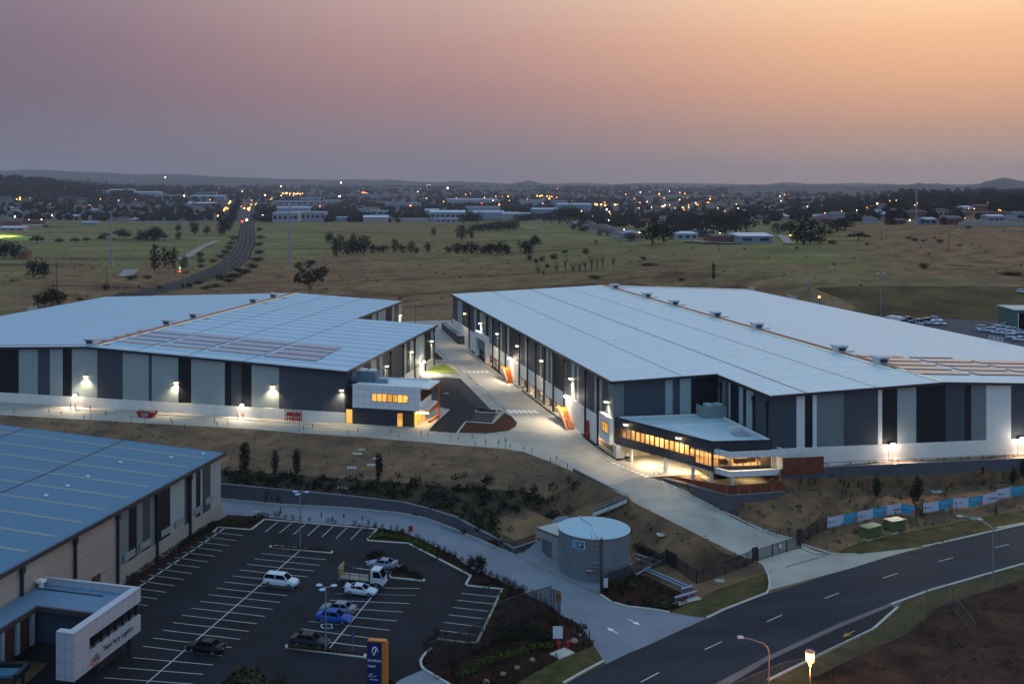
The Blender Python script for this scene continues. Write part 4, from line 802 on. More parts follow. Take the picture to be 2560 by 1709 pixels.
# ================================================================ SITE: kerbs, markings, walls
kerbm=mat('kerb concrete','#aaa69c',.75,.1,1.);paint=mat('line paint','#aeaeac',.6,.12,1.5);paintw=mat('zebra paint','#e4e0d6',.6);yel=mat('yellow edge','#8a6a2a',.8)
def res(pts,s=2.5,lift=0):
    """photo points -> ground points, resampled along the ground"""
    g=[hit(*p_) for p_ in pts];out=[]
    for a,b in zip(g,g[1:]):
        n=max(1,int((b-a).length/s))
        for k in range(n): p_=a.lerp(b,k/n);out.append(Vector((p_.x,p_.y,gz(p_.x,p_.y)+lift)))
    out.append(g[-1]+Vector((0,0,lift)));return out
def strip(m,pts,w,h,mi=0,base=-.15):
    """a kerb-like bar following pts"""
    n=len(pts);ring=[]
    for i,p_ in enumerate(pts):
        d=(pts[min(n-1,i+1)]-pts[max(0,i-1)]);d.z=0;d.normalize();s=Vector((-d.y,d.x,0))*w/2
        ring.append([p_+s+Vector((0,0,base)),p_+s+Vector((0,0,h)),p_-s+Vector((0,0,h)),p_-s+Vector((0,0,base))])
    for a,b in zip(ring,ring[1:]): m.add(a+b,[(0,4,5,1),(1,5,6,2),(2,6,7,3)],mi)
    m.add(ring[0],[(0,1,2,3)],mi);m.add(ring[-1],[(3,2,1,0)],mi)
def ribbon(m,pts,w,lift=.03,mi=0):
    n=len(pts);ring=[]
    for i,p_ in enumerate(pts):
        d=(pts[min(n-1,i+1)]-pts[max(0,i-1)]);d.z=0;d.normalize();s=Vector((-d.y,d.x,0))*w/2;u=Vector((0,0,lift));ring.append((p_+s+u,p_-s+u))
    for a,b in zip(ring,ring[1:]): m.quad(a[0],a[1],b[1],b[0],mi)
m=MB()
for s_ in ('I 1960,1108 J 165,1068 455,1090 480,1082 590,995 1625,1085 1600,1115 1535,1175 1545,1190 1910,1215 1960,1240 Q 290,390 650,575 605,655 625,668 940,700 735,1130 710,1185 640,1195 350,1158','Q 290,1240 240,1280 190,1350 195,1400 215,1430 480,1590',
 'F 1490,905 1470,880 1530,850','F 1735,893 1880,903 2165,1190 2240,1222 2165,1315 1925,1300 1845,1403','F 1575,1382 1640,1310 1770,1190 1650,1165','F 2015,1205 2025,1195 2130,1190 2240,1192','F 2010,1208 2060,1215 2235,1222',
 'G 80,1405 350,1414 560,1388 628,1347 642,1310 590,1250 520,1213','F 1545,855 1600,798 1720,763 1790,798 1865,860 1545,855','F 1510,890 1530,860 1600,852 1865,862',
 'G 170,645 300,770 620,955 1100,1320 1260,1460 g 330,1090 700,1400 900,1560','J 180,803 700,853 1380,891 1850,938 2100,993 2349,1088 K 600,1316','Q 1840,748 1930,812 2090,858 2349,888 R 640,912',
 'R 1175,5 1500,170 1750,232 1815,255','R 1850,285 1960,322 2100,365 2200,382 2349,378','R 1450,455 1495,470 1545,560 1560,640 1550,705 1530,735 1140,885 980,963','L 560,1112 880,1264 1180,1414 1500,1560 1540,1567',
 'Q 1500,1560 1870,1358','S 2349,105 1420,310','S 1130,838 1500,705 2349,466','S 0,1535 500,1290 960,1070 1190,865','M 2100,1075 2349,1030 2700,950','I -100,1108 E -100,1142 E 0,1148 2150,1275 F 0,1290 600,1328 1440,1350'):
    strip(m,res(P(s_)),.32,.13)
for s_ in ('O 630,1238 J 650,1235 1210,1300 1222,1295 1190,1282 680,1228 640,1235',): pass
tag(m.build('kerb',kerbm),kind='structure')
m=MB()
def line(s_,w=.13,mm=None): ribbon(mm or m,res(P(s_),4),w)
def row(a0,a1,b0,b1,pitch=2.46,w=.13,n=None):
    """bay lines from line a0-a1 to line b0-b1"""
    A0,A1,B0,B1=[hit(*P1(x)) for x in (a0,a1,b0,b1)];k=n or max(1,round((B0-A0).length/pitch))
    for i in range(k+1): ribbon(m,[A0.lerp(B0,i/k),A1.lerp(B1,i/k)],w)
row('I 1950,1110','I 2230,1142','N 1290,767','N 1440,787' if 0 else 'I 1685,1548' if 0 else 'N 1440,787',n=None) if 0 else None
row('I 1950,1110','I 2230,1142','N 1370,567','N 1685,610');row('N 1285,622','N 1605,668','N 1100,815','N 1355,848',n=3)
A0=hit(*P1('O 560,370'));A1=hit(*P1('O 1155,428'));B0=hit(*P1('N 1310,1220'));B1=hit(*P1('N 2040,1310'));k=round((B0-A0).length/2.46)
row('O 560,370','O 1155,428','N 1310,1220','N 2040,1310',n=k)
row('N 1220,1325','N 1955,1393','N 950,1510','N 1770,1567',n=2)
row('O 1400,500','O 1765,540','O 1460,512','O 1765,540',n=1)
row('O 1300,678','O 2022,692','O 1245,737','O 1980,755',n=1);row('O 1245,737','O 1980,755','O 930,1062','O 1675,1162',n=5);row('O 1170,1180','O 1530,1225','O 1165,1182','O 1525,1227',n=1)
row('Q 560,735','Q 900,770','Q 365,1075','Q 700,1117',n=5);row('J 600,1108','J 718,1015','J 1382,1180','J 1480,1080',n=6)
line('O 912,348 N 1345,1560',.16);line('O 1640,690 1175,1255',.16);line('Q 350,1155 600,1190 700,1195')
for a,b in zip(P('I 2055,1078 1990,1125 1925,1170 1860,1215 1790,1265 1722,1310 1645,1362 1572,1413 1495,1463 1415,1518 N 1335,640'),P('I 2015,1107 1950,1153 1882,1200 1815,1245 1745,1292 1672,1343 1598,1395 1522,1447 1442,1500 1362,1553 N 1280,672')): ribbon(m,[hit(*a),hit(*b)],.28)
row('F 1750,905','F 1850,908','F 2040,1190','F 2155,1187',n=14);row('F 1590,1010','F 1625,1015','F 1600,1160','F 1720,1165',n=7);row('F 2010,1235','F 2225,1248','F 1960,1290','F 2140,1307',n=3)
line('O 1112,1020 1205,1020 1215,1055 1118,1052 1112,1020',.2)
mz=MB()
for x in range(6):   # zebra crossings
    for a,b in (((145+40*x,833),(165+40*x,850)),((550+46*x,1193),(592+46*x,1222))): line('G %d,%d %d,%d'%(a+b),.75,mz)
for x in range(8): line('L %d,%d %d,%d'%(118+42*x,938+17.5*x,148+42*x,948+17.5*x),.9,mz)
line('M -60,1567 -59,1566') if 0 else None
tag(m.build('parking_line',paint),kind='structure')
tag(mz.build('zebra_crossing',mat('zebra paint','#f4f0e6',.6)),kind='structure')
m=MB()
for s_ in ('R 375,1550 540,1462','R 960,1252 1120,1178','R 1530,996 1668,935','R 2062,782 2192,732','S 1058,594 1188,552','S 1562,445 1698,408','S 2085,316 2212,286','S 2600,190 2720,165'): line(s_,.16,m)
tag(m.build('lane_marking',paint),kind='structure')
m=MB()
def arrow(a,b,mm):
    a=hit(*P1(a));b=hit(*P1(b));d=(b-a);d.z=0;L_=d.length;d.normalize();s=Vector((-d.y,d.x,0));z=Vector((0,0,.03))
    mm.quad(a+s*.09+z,a-s*.09+z,a+d*L_*.6-s*.09+z,a+d*L_*.6+s*.09+z);mm.poly([a+d*L_*.55-s*.42+z,b+z,a+d*L_*.55+s*.42+z])
arrow('R 262,973','R 368,1028',m);arrow('R 168,1107','R 62,1048',m);tag(m.build('direction_arrow',paintw),kind='structure')
m=MB();arrow('S 800,1078','S 685,1140',m);tag(m.build('direction_arrow',mat('yellow paint','#9a7420',.7)),kind='structure')
m=MB();jm=mat('slab joint','#5c5850',.8)
for s_,w in (('K 1480,685 1640,640 1790,605',.25),('R 1555,543 2070,390',.25),('R 1840,325 1960,372 2110,382',.25),('Q 1050,378 1500,600 1840,745',.18),('K 1790,605 2349,880 R 1180,25 1700,255 1810,285',.12),('E 0,1185 1000,1230 2349,1310 F 0,1330 1500,1400',.05),('F 1640,610 1760,728',.2),('F 1815,775 1870,825',.2)): ribbon(m,res(P(s_),3),w,.02)
tag(m.build('slab_joint',jm),kind='structure')
m=MB()
for s_ in ('R 1072,698 1530,545','S 640,348 880,258 1500,128 1850,62'): strip(m,res(P(s_)),.12,.1)
tag(m.build('edging_strip',yel),kind='structure')
# pit lids
lidm=mat('pit lid','#8d8a84',.7);lid=None
for s_,w,lb in (('J 1445,392',2.2,'largest pale pit lid on the brown bank below the white office'),('J 1395,520',2.2,'pale framed pit lid lowest on the brown bank'),('J 1570,495',1.9,'thin pale pit lid right of the framed one on the brown bank'),('J 1483,355',1.5,'small dull pit lid highest on the brown bank'),('J 1610,435',1.4,'small pit lid left of the bare columnar shrub on the bank'),
 ('K 1972,1135',2.2,'pale pit lid on the mulched slope right of the water tank'),('M 1548,738',2.4,'pale pit lid above the printed fence banners'),('M 1905,985',2.2,'pit lid on the verge beside the public road'),('R 1095,618',1.6,'dull pit lid on the red soil left of the second driveway'),('R 1025,45',1.3,'brown grate set in the steep driveway'),('J 508,923',1.2,'dark grate in the lower concrete lane'),('F 1745,1038',1.4,'pale pit lid in the upper asphalt parking area'),('G 708,1226',.9,'dark drain grate beside the lower zebra crossing'),('J 1305,705',2.0,'green tinted pit lid among the dark planting')):
    if lid is None: a=MB();a.box(-.5,.5,-.4,.4,-.05,.08,0);a.box(-.38,.38,-.28,.28,.08,.1,1);lid=a.build('pit_lid',[kerbm,lidm]);o=lid
    else:o=lid.copy();COL.objects.link(o)
    o.location=hit(*P1(s_));o.scale=(w*.8,w*.8,1);tag(o,lb,'pit lid')
# ---------------- retaining walls
def rwall(name,label,base,tops,th=.35,m_=blk):
    t=thing(name,label,'retaining wall',base[0]);o=Vector(base[0]);m=MB();c=MB();n=len(base)
    for i in range(n-1):
        a,b=Vector(base[i])-o,Vector(base[i+1])-o;d=(b-a);d.z=0;d.normalize();s=Vector((-d.y,d.x,0))*th
        if s.y<0:s=-s
        for mm,z0a,z0b,z1a,z1b,s0,s1 in ((m,a.z-.4,b.z-.4,tops[i]-o.z,tops[i+1]-o.z,Vector((0,0,0)),s),(c,tops[i]-o.z,tops[i+1]-o.z,tops[i]-o.z+.09,tops[i+1]-o.z+.09,s*-.12,s*1.1)):
            A,B=a+s0,b+s0;A2,B2=a+s1,b+s1
            v=[(A.x,A.y,z0a),(B.x,B.y,z0b),(B2.x,B2.y,z0b),(A2.x,A2.y,z0a),(A.x,A.y,z1a),(B.x,B.y,z1b),(B2.x,B2.y,z1b),(A2.x,A2.y,z1a)]
            mm.add(v,[(0,3,2,1),(4,5,6,7),(0,1,5,4),(1,2,6,5),(2,3,7,6),(3,0,4,7)])
    m.build('wall_face',m_,t);c.build('coping',mat('grey coping','#6f6d72',.8),t);return t
def dens(b,t,s=4):
    B,T=[],[]
    for i in range(len(b)-1):
        n=max(1,int(math.dist(b[i][:2],b[i+1][:2])/s))
        for k in range(n): B.append(tuple(b[i][c]+(b[i+1][c]-b[i][c])*k/n for c in range(3)));T.append(t[i]+(t[i+1]-t[i])*k/n)
    return B+[b[-1]],T+[t[-1]]
rwall('retaining_wall','long curving dark block wall beside the lower concrete lane',*dens(RWB,[p_[2]+.15 for p_ in RWt]))
cb=[W(*P1('L 575,1114'),5.0),W(*P1('L 880,1264'),4.4),W(*P1('L 1180,1413'),3.4),FRt.w(14,-28.1,4.7),FRt.w(19.6,-27.5,5.9)]
rwall('retaining_wall','dark block wall under the rusty fence below the white terrace',cb,[5.6,6.2,6.4,6.4,6.4],.3)
rwall('retaining_wall','long straight block wall below the front of the right warehouse',[FRt.w(20.7,-24.1,5.7),FRt.w(28,-24.1,5.5),FRt.w(50,-24.1,4.9),FRt.w(75,-24.1,5.3),FRt.w(130,-24.1,7.8)],[9.05]*5,.4)
bw=[W(*P1('K 1150,572'),4.9),W(*P1('K 1650,815'),3.7)];tp=Wz('K 1145,540 1650,782',[6.1,5.0])
rwall('retaining_wall','low blue grey barrier wall along the left edge of the sloping driveway',[(tp[0][0],tp[0][1],4.6),(tp[1][0],tp[1][1],3.6)],[6.3,4.9],.3)
rwall('retaining_wall','low dark planter wall with stepped ends beside the upper yard',[W(*P1(s_),6) for s_ in ('F 1702,445','F 1760,500','F 1858,588','F 1930,590')],[8.2,8.3,8.6,8.6],1.6,mat('dark planter','#3d3a3c',.85,.1,.6))
# rusty screens
def screen(label,path,z0,z1,m_=rust,name='fence',cat='fence'):
    t=thing(name,label,cat,FRt.w(*path[0],0));o=Vector(t.location)
    for (a,b),(za,zb),(ya,yb) in zip(zip(path,path[1:]),zip(z0,z0[1:]),zip(z1,z1[1:])):
        A=Vector(FRt.w(*a,0))-o;B=Vector(FRt.w(*b,0))-o;n=max(1,round((B-A).length/1.9))
        for k in range(n):
            f0,f1=k/n+.004,(k+1)/n-.004;P_,Q_=A.lerp(B,f0),A.lerp(B,f1);d=(Q_-P_).normalized();s=Vector((-d.y,d.x,0))*.04
            lo0,lo1=za+(zb-za)*f0,za+(zb-za)*f1;h0,h1=ya+(yb-ya)*f0,ya+(yb-ya)*f1;m=MB()
            v=[(p_.x,p_.y,z) for p_,z in ((P_-s,lo0),(Q_-s,lo1),(Q_+s,lo1),(P_+s,lo0),(P_-s,h0),(Q_-s,h1),(Q_+s,h1),(P_+s,h0))]
            m.add(v,[(0,3,2,1),(4,5,6,7),(0,1,5,4),(1,2,6,5),(2,3,7,6),(3,0,4,7)]);m.build('panel',m_,t)
    return t
l0=FRt.loc(W(*P1('L 820,1100'),6.4));screen('rusty steel panel fence below the white terrace above the dark block wall',[(4.6,-15.5),(9.5,-27.6),(19.4,-27.2)],[6.2,6.4,6.4],[6.4,7.9,7.9])
screen('rusty steel panel screen on the long block wall right of the white terrace',[(20.9,-24.3),(28.2,-24.3)],[8.2,8.2],[11.0,11.0])
# generic fences
meshm=bpy.data.materials.new('dark mesh');meshm.use_nodes=True;b_=meshm.node_tree.nodes['Principled BSDF'];b_.inputs['Base Color'].default_value=(.012,.012,.014,1);b_.inputs['Alpha'].default_value=.62;b_.inputs['Roughness'].default_value=.7
wirem=bpy.data.materials.new('wire mesh');wirem.use_nodes=True;b_=wirem.node_tree.nodes['Principled BSDF'];b_.inputs['Base Color'].default_value=(.2,.22,.22,1);b_.inputs['Alpha'].default_value=.07;b_.inputs['Roughness'].default_value=.6
thinp=mat('weathered post','#3f4344',.7)
def fence(label,s_,h_,sp=2.6,m_=meshm,pm=dark,pr=.09,cat='fence',name='fence',top=True,pts=None):
    pts=pts or [hit(*p_) for p_ in P(s_)];t=thing(name,label,cat,pts[0]);o=Vector(pts[0]);pan=MB();rl_=MB();rb2=MB();posts=[]
    for a,b in zip(pts,pts[1:]):
        n=max(1,round((b-a).length/sp))
        for k in range(n):
            A=a.lerp(b,k/n);B=a.lerp(b,(k+1)/n);A=Vector((A.x,A.y,gz(A.x,A.y)))-o;B=Vector((B.x,B.y,gz(B.x,B.y)))-o;posts.append(A);U=Vector((0,0,h_))
            if m_: pan.quad(A,B,B+U,A+U)
            if top: rl_.bar(A+U,B+U,.06,.06);rb2.bar(A+U*.08,B+U*.08,.05,.05)
    posts.append(pts[-1]-o)
    if m_: pan.build('mesh_panel',m_,t)
    if top: rl_.build('rail',pm,t);rb2.build('rail',pm,t)
    for p_ in posts:
        m=MB();m.bar(p_-Vector((0,0,.2)),p_+Vector((0,0,h_+.08)),pr,pr);m.build('post',pm,t)
    return t
fence('black mesh fence running from the tank gate to the pipe manifold','R 15,740 90,660 165,650 275,600 385,545 490,510 590,470',1.9)
fence('black mesh fence left of the sliding driveway gate','R 885,645 950,625 1050,600 1150,560 1250,515 1350,485 1400,450',1.9)
fence('black mesh fence stepping down from the dark tank gate','R 700,515 800,585 885,645',1.9)
fence('solid looking black gate beside the water tank slope','R 600,460 700,515',2.2,1.4,mat('black slats','#101114',.7),cat='gate',name='gate')
fence('black mesh fence climbing from the sliding gate to the banners','R 1860,275 1915,230 1990,180 2082,152',1.9)
fence('dark mesh fence gap between the two banner runs','M 1350,970 1420,955',1.9)
fence('black entrance fence in front of the small parking bays','Q 410,1395 640,1290 765,1225',2.4,2.6,mat('black slats','#101114',.7)) if 0 else fence('tall black fence below the small parking bays','Q 250,1445 500,1355 640,1290 765,1230',3.2,2.6)
fence('tall black sliding gate beside the red mulch garden','Q 915,1060 1130,980 1250,945 1385,905',3.4,2.4,name='gate',cat='gate')
fence('black sliding gate across the steep concrete driveway','R 1450,437 1840,320',1.7,2.9,meshm,name='gate',cat='gate',pr=.16)
fence('dark gate motor housing and posts left of the sliding driveway gate','R 1398,452 1445,440',2.1,1.1,mat('black slats','#101114',.7),name='gate_post',cat='gate post')
fence('dark gate post panel right of the sliding driveway gate','R 1805,300 1850,285',2.4,.8,mat('black slats','#101114',.7),name='gate_post',cat='gate post')
fence('slim black gate leaf beside the foot of the water tank','Q 1838,745 1858,742',2.4,1,mat('black slats','#101114',.7),name='gate_post',cat='gate post')
fence('black gate end post with yellow sign at the lane entrance','Q 1385,905 1410,900 1470,925',2.9,1.6,meshm,name='gate_post',cat='gate post')
fence('black railing on the long block wall in front of the right warehouse','',1.1,4.2,None,pts=[Vector(FRt.w(28.3,-23.7,9.1)),Vector(FRt.w(75,-23.7,9.1)),Vector(FRt.w(128,-23.7,9.1))])
fence('thin wire fence along the bottom of the lower brown bank','K -60,1075 210,1140 420,1225 600,1290',1.1,3,None,pr=.06)
fence('light wire fence around the small bank beside the pump house','K 500,1200 610,1262 720,1230 800,1190',1.2,3,meshm,pr=.06)
fence('tall chain wire fence curving beside the service lane','S -400,1800 130,1567 450,1500 860,1300 1250,1120 1400,980 1465,860',2.4,3.5,wirem,thinp,.045)
fence('chain wire fence running behind the far street lamp','S 1465,890 1700,830 2000,720 2349,620 2700,540',2.2,3.5,wirem,thinp,.045)
fence('chain wire fence dropping into the dark field at bottom right','S 1640,800 1760,960 1900,1150',2.0,3.5,wirem,thinp,.045)
fence('faint boundary fence along the top of the dark bank behind the truck yard','D 500,1145 850,1140 1300,1148 1700,1140 2349,1155',2.4,9,wirem,steel,.12)
fence('pale fence descending the brown slope behind the right warehouse','D 355,1165 400,1240 450,1310 510,1350',2.6,3,wirem,steel,.15)
fence('boundary fence along the crest behind the gap between the warehouses','F 1340,260 1560,248 1790,235',1.5,6,wirem,steel,.08)
fence('white handrail along the ramp of the upper parking area','F 1730,890 1925,878 2070,1020 2270,1180 2280,1215',1.1,2.2,None,steel,.07,name='handrail',cat='handrail')
fence('white handrail above the small lower bays of the upper parking area','F 2180,1310 2240,1240 2285,1205',1.1,1.8,None,steel,.07,name='handrail',cat='handrail')
fence('dark handrail on the blue grey barrier wall','',1.0,2.5,None,steel,.07,name='handrail',cat='handrail',pts=[Vector((tp[0][0]+.3,tp[0][1],6.1)),Vector((tp[1][0]+.3,tp[1][1],4.9))]) if 0 else None
fence('pale handrail beside the lit forecourt under the office wing','L 500,1075 660,1000 770,985',1.1,1.6,None,steel,.07,name='handrail',cat='handrail')
fence('thin black rail along the right kerb of the steep driveway','R 1200,28 1500,172 1740,232',1.0,2.6,None,dark,.06,name='handrail',cat='handrail')
# banners on the fence
tq=mat('turquoise banner','#2d8fae',.7,.05,.4);wb_=mat('white banner','#b4b7c4',.7,.05,.4);inkn=mat('banner ink','#2a3560',.7);inkw=mat('banner pale ink','#a9d4e0',.7);sun_=mat('banner emblem','#c75a44',.6)
BAN=['white banner panel nearest the driveway gate with small blue emblem','turquoise banner first in line with orange sunburst','white banner second in line with faint writing','turquoise banner second in line with orange sunburst','white banner with dark slogan before the fence corner','turquoise banner turned towards the camera at the fence corner',
 'white banner starting the right hand run after the dark gap','turquoise banner first of the right hand run','white sagging banner in the middle of the right hand run','turquoise banner second of the right hand run','white banner with dark slogan near the right tree','white crumpled banner overlapping its neighbour','turquoise banner at the right edge of the photo']
bpts=[('M 540,1075','M 690,1045',1),('M 690,1045','M 825,1020',0),('M 825,1020','M 960,990',1),('M 960,990','M 1088,965',0),('M 1088,960','M 1220,940',1),('M 1222,938','M 1350,968',0),
 ('M 1420,940','M 1560,918',1),('M 1560,918','M 1697,895',0),('M 1697,895','M 1835,890',1),('M 1835,888','M 1968,865',0),('M 1968,865','M 2105,830',1),('M 2095,815','M 2228,785',1),('M 2228,790','M 2365,770',0)]
for (a,b,wt_),lb in zip(bpts,BAN):
    A=hit(*P1(a));B=hit(*P1(b));A.y-=.12;B.y-=.12;t=thing('banner',lb,'banner',A,0,'printed banners tied to the site fence');o=A.copy();d=B-A;L_=d.length;m=MB();n=8;U=1.75 if wt_ else 1.75
    v=[];RB=random.Random(lb)
    for i in range(n+1):
        f=i/n;w_=.06*math.sin(f*math.pi)*-1+RB.uniform(-.02,.02)
        for z in (.12,U/2,U): v.append((d.x*f,d.y*f-w_*.5-RB.uniform(0,.04),d.z*f+z+(w_ if z>1 else 0)))
    for i in range(n):
        for k in (0,1): j=i*3+k;m.add([v[j],v[j+3],v[j+4],v[j+1]],[(0,1,2,3)])
    m.build('cloth',wb_ if wt_ else tq,t);dh=Vector((d.x,d.y,0)).normalized();up=Vector((0,0,1));off=Vector((dh.y,-dh.x,0))*.13
    if off.y>0: off=-off
    M_=basis(off+dh*.3+up*(.95 if wt_ else 1.1)+up*d.z*.2,dh,up)
    if 'slogan' in lb: text_mesh('Stockland',.42,'lettering',inkn,t,basis(off+dh*1.2+up*(.75+d.z*.4),(dh+up*d.z/L_),up),.008)
    elif wt_:
        text_mesh('Stockland',.2,'lettering',inkn,t,basis(off+dh*.7+up*(.85+d.z*.3),(dh+up*d.z/L_),up),.006);e=MB();e.cyl(off+dh*.4+up*(.92+d.z*.2),off*1.15+dh*.4+up*(.92+d.z*.2),.16,n=10);e.build('emblem',inkn,t)
    else:
        text_mesh('A Business Park',.26,'lettering',inkw,t,basis(off+dh*.3+up*(1.15+d.z*.3),(dh+up*d.z/L_),up),.006);c_=off+dh*(L_*.82)+up*(.6+d.z*.8);e=MB()
        pr=[]
        for k in range(24): r=.36 if k%2 else .27;pr.append(c_+off*.1+dh*(r*math.cos(k*math.pi/12))+up*(r*math.sin(k*math.pi/12)))
        e.poly(pr);e.build('emblem',sun_,t)
# ---------------- water tank, pump house, pipes
tw=W(*P1('k 870,1290'),0);c_t=W(1498,1452,0);R_t=5.15;ct=Vector((c_t[0],tw[1]+R_t,0))
t=thing('water_tank','large round galvanised water tank with pale blue conical roof','water tank',ct);H_=6.1
tm=mat('tank sheet','#6c757a',.45,.1,.35,metal=.2,stretch=(1,1,.4));m=MB();m.cyl((0,0,0),(0,0,H_),R_t,n=64,caps=False);m.build('shell',tm,t,smooth=True)
m=MB()
for z,r in ((2.2,.05),(H_,.09),(.03,.08)):
    for k in range(64):
        a,b=2*math.pi*k/64,2*math.pi*(k+1)/64;m.bar(((R_t+r/2)*math.cos(a),(R_t+r/2)*math.sin(a),z),((R_t+r/2)*math.cos(b),(R_t+r/2)*math.sin(b),z),r*1.6,.1)
m.build('hoop',steel,t);m=MB();n=64
m.add([((R_t+.08)*math.cos(2*math.pi*k/n),(R_t+.08)*math.sin(2*math.pi*k/n),H_+.06) for k in range(n)]+[(0,0,H_+.35)],[(k,(k+1)%n,n) for k in range(n)]);m.build('conical_roof',mat('tank roof','#8fb2be',.5,.03,.3,metal=.1),t)
la=math.radians(-93);lx,ly=R_t*math.cos(la),R_t*math.sin(la);m=MB()
m.bar((-1.4,R_t-.3,H_+.2),(-.2,0,H_+.42),.25,.06);m.bar((-.2,0,H_+.42),(lx+.1,ly+.2,H_+.18),.25,.06);m.build('roof_walk',mat('pale strip','#a9bdc9',.5),t)
m=MB();m.box(lx+.35,lx+.6,ly-.35,ly-.05,0,H_+.3);m.build('vertical_pipe',mat('dark pipe','#3c4448',.5),t);m=MB()
for s_ in (-.35,.35): m.bar((lx-.6+s_,ly-.35,1.6),(lx-.6+s_,ly-.35,H_+.9),.06,.06)
for k in range(16): m.bar((lx-.95,ly-.35,1.8+k*.3),(lx-.25,ly-.35,1.8+k*.3),.04,.04)
for z in (2.4,3.0,H_-.4,H_+.2): m.box(lx-1.1,lx+.1,ly-.75,ly-.1,z,z+.05)
m.build('ladder',steel,t)
def onTank(px,z,px2=None):
    k=(px-CX)/FO;best=min((abs((ct.x+R_t*math.cos(a))-k*(ct.y+R_t*math.sin(a))),a) for a in [math.radians(x/4) for x in range(-4*170,-40)]);return best[1]
def tsign(a0,a1,z0,z1,m_,name,r=.06,label=None):
    m=MB();n=6
    for k in range(n):
        a,b=a0+(a1-a0)*k/n,a0+(a1-a0)*(k+1)/n;R=R_t+r;m.quad((R*math.cos(a),R*math.sin(a),z0),(R*math.cos(b),R*math.sin(b),z0),(R*math.cos(b),R*math.sin(b),z1),(R*math.cos(a),R*math.sin(a),z1))
    return m.build(name,m_,t,label=label)
s0,s1=onTank(1380+388/7.33,5),onTank(1380+605/7.33,5);tsign(s0,s1,4.55,5.65,mat('sign white','#b9c4cc',.5),'company_sign');tsign(s0+.03,s1-.03,4.65,5.55,mat('sign navy','#12224a',.5),'sign_face',.08);tsign(s0+.05,s0+.13,4.7,5.5,mat('sign cyan','#3b9cc0',.5),'sign_face',.1)
am=(s0+s1)/2+.05;text_mesh('Tank',.42,'lettering',mat('sign white','#b9c4cc',.5),t,basis((R_t*math.cos(am-.04)*1.02,R_t*math.sin(am-.04)*1.025,4.95),(-math.sin(am),math.cos(am),0),(0,0,1)),.01) if 0 else None
m=MB()
for k,z in enumerate((5.25,5.05,4.85)):
    R=R_t+.1;a,b=s0+.16,s0+.30-.03*k;m.quad((R*math.cos(a),R*math.sin(a),z),(R*math.cos(b),R*math.sin(b),z),(R*math.cos(b),R*math.sin(b),z+.1),(R*math.cos(a),R*math.sin(a),z+.1))
m.build('sign_lines',mat('sign white','#b9c4cc',.5),t)
s0,s1=onTank(1380+640/7.33,1),onTank(1380+760/7.33,1);tsign(s0,s1,1.25,1.55,redp,'warning_plate');tsign(s0,s1,1.57,1.75,mat('sign white','#b9c4cc',.5),'warning_plate')
# pump house
pf=[W(*P1('K 805,1285'),0),W(*P1('K 1010,1372'),0)];A=Vector(pf[0]);B=Vector(pf[1]);d=(B-A);d.z=0;wd_=d.length;ang=math.atan2(d.y,d.x)
t=thing('pump_house','small pale block pump house with grey roller door left of the water tank','pump house',A,ang);dep=7.2
m=MB();m.box(0,wd_,0,dep,-.1,3.5);m.build('wall',mat('pump house wall','#8a8884',.8,.06,.6,bump=.1),t);m=MB();m.box(-.1,wd_+.1,-.1,dep+.1,3.5,3.62,1);m.box(.15,wd_-.15,.15,dep-.15,3.62,3.68,0);m.build('roof',[mat('pump house roof','#9aa39c',.6),dark],t)
m=MB();m.box(wd_*.28,wd_*.72,-.04,.02,.02,2.35);m.build('roller_door',mat('slate door','#4c5662',.5,ribs=('Z',1.,.5)),t);m=MB();m.cyl((wd_*.6,3,3.68),(wd_*.6,3,4.1),.25,n=10);m.cyl((wd_*.6,3,4.1),(wd_*.6,3,4.3),.4,n=12);m.build('roof_vent',steel,t)
m=MB();m.box(wd_*.08,wd_*.2,-.05,-.005,1.9,2.2);m.build('warning_plate',redp,t)
# pipes
pipem=mat('blue grey pipe','#7c95a8',.4,metal=.4)
t=thing('pipeline','pair of long blue grey pipes running from the tank to the manifold','pipe',hit(*P1('R 350,520')));o=Vector(t.location)
for k,(a,b) in enumerate((('R 355,520','R 770,705'),('R 395,512','R 800,690'))):
    A=hit(*P1(a));B=hit(*P1(b));m=MB();m.cyl(A-o+Vector((0,0,.35)),B-o+Vector((0,0,.35)),.14,n=10);m.build('pipe',pipem,t)
t=thing('pipeline','short bent blue grey pipes behind the tank','pipe',hit(*P1('R 320,440')));o=Vector(t.location)
for k,pp_ in enumerate((('R 320,438','R 485,500','R 330,590'),('R 320,400','R 560,465','R 470,512'))):
    m=MB();m.tube([hit(*P1(x))-o+Vector((0,0,.4)) for x in pp_],.12,8);m.build('pipe',pipem,t)
t=thing('pipe_manifold','raised twin pipe manifold with red valves beside the verge','pipe manifold',hit(*P1('R 690,830')));o=Vector(t.location)
for a,b,z in (('R 685,830','R 885,770',.8),('R 745,745','R 845,715',.7)):
    A=hit(*P1(a))-o+Vector((0,0,z));B=hit(*P1(b))-o+Vector((0,0,z));m=MB();m.cyl(A,B,.16,n=10)
    for f in (.05,.35,.65,.95): q_=A.lerp(B,f);m.cyl(q_,q_-Vector((0,0,z)),.1,n=8)
    m.build('pipe',pipem,t)
    for f in (.2,.5,.8): m=MB();q_=A.lerp(B,f);m.sph(q_-Vector((0,0,.25)),.2,8,5);m.build('valve',redp,t)
m=MB();A=hit(*P1('R 690,840'))-o;B=hit(*P1('R 910,775'))-o;m.bar(A,B,.9,.12);m.build('concrete_base',kerbm,t)
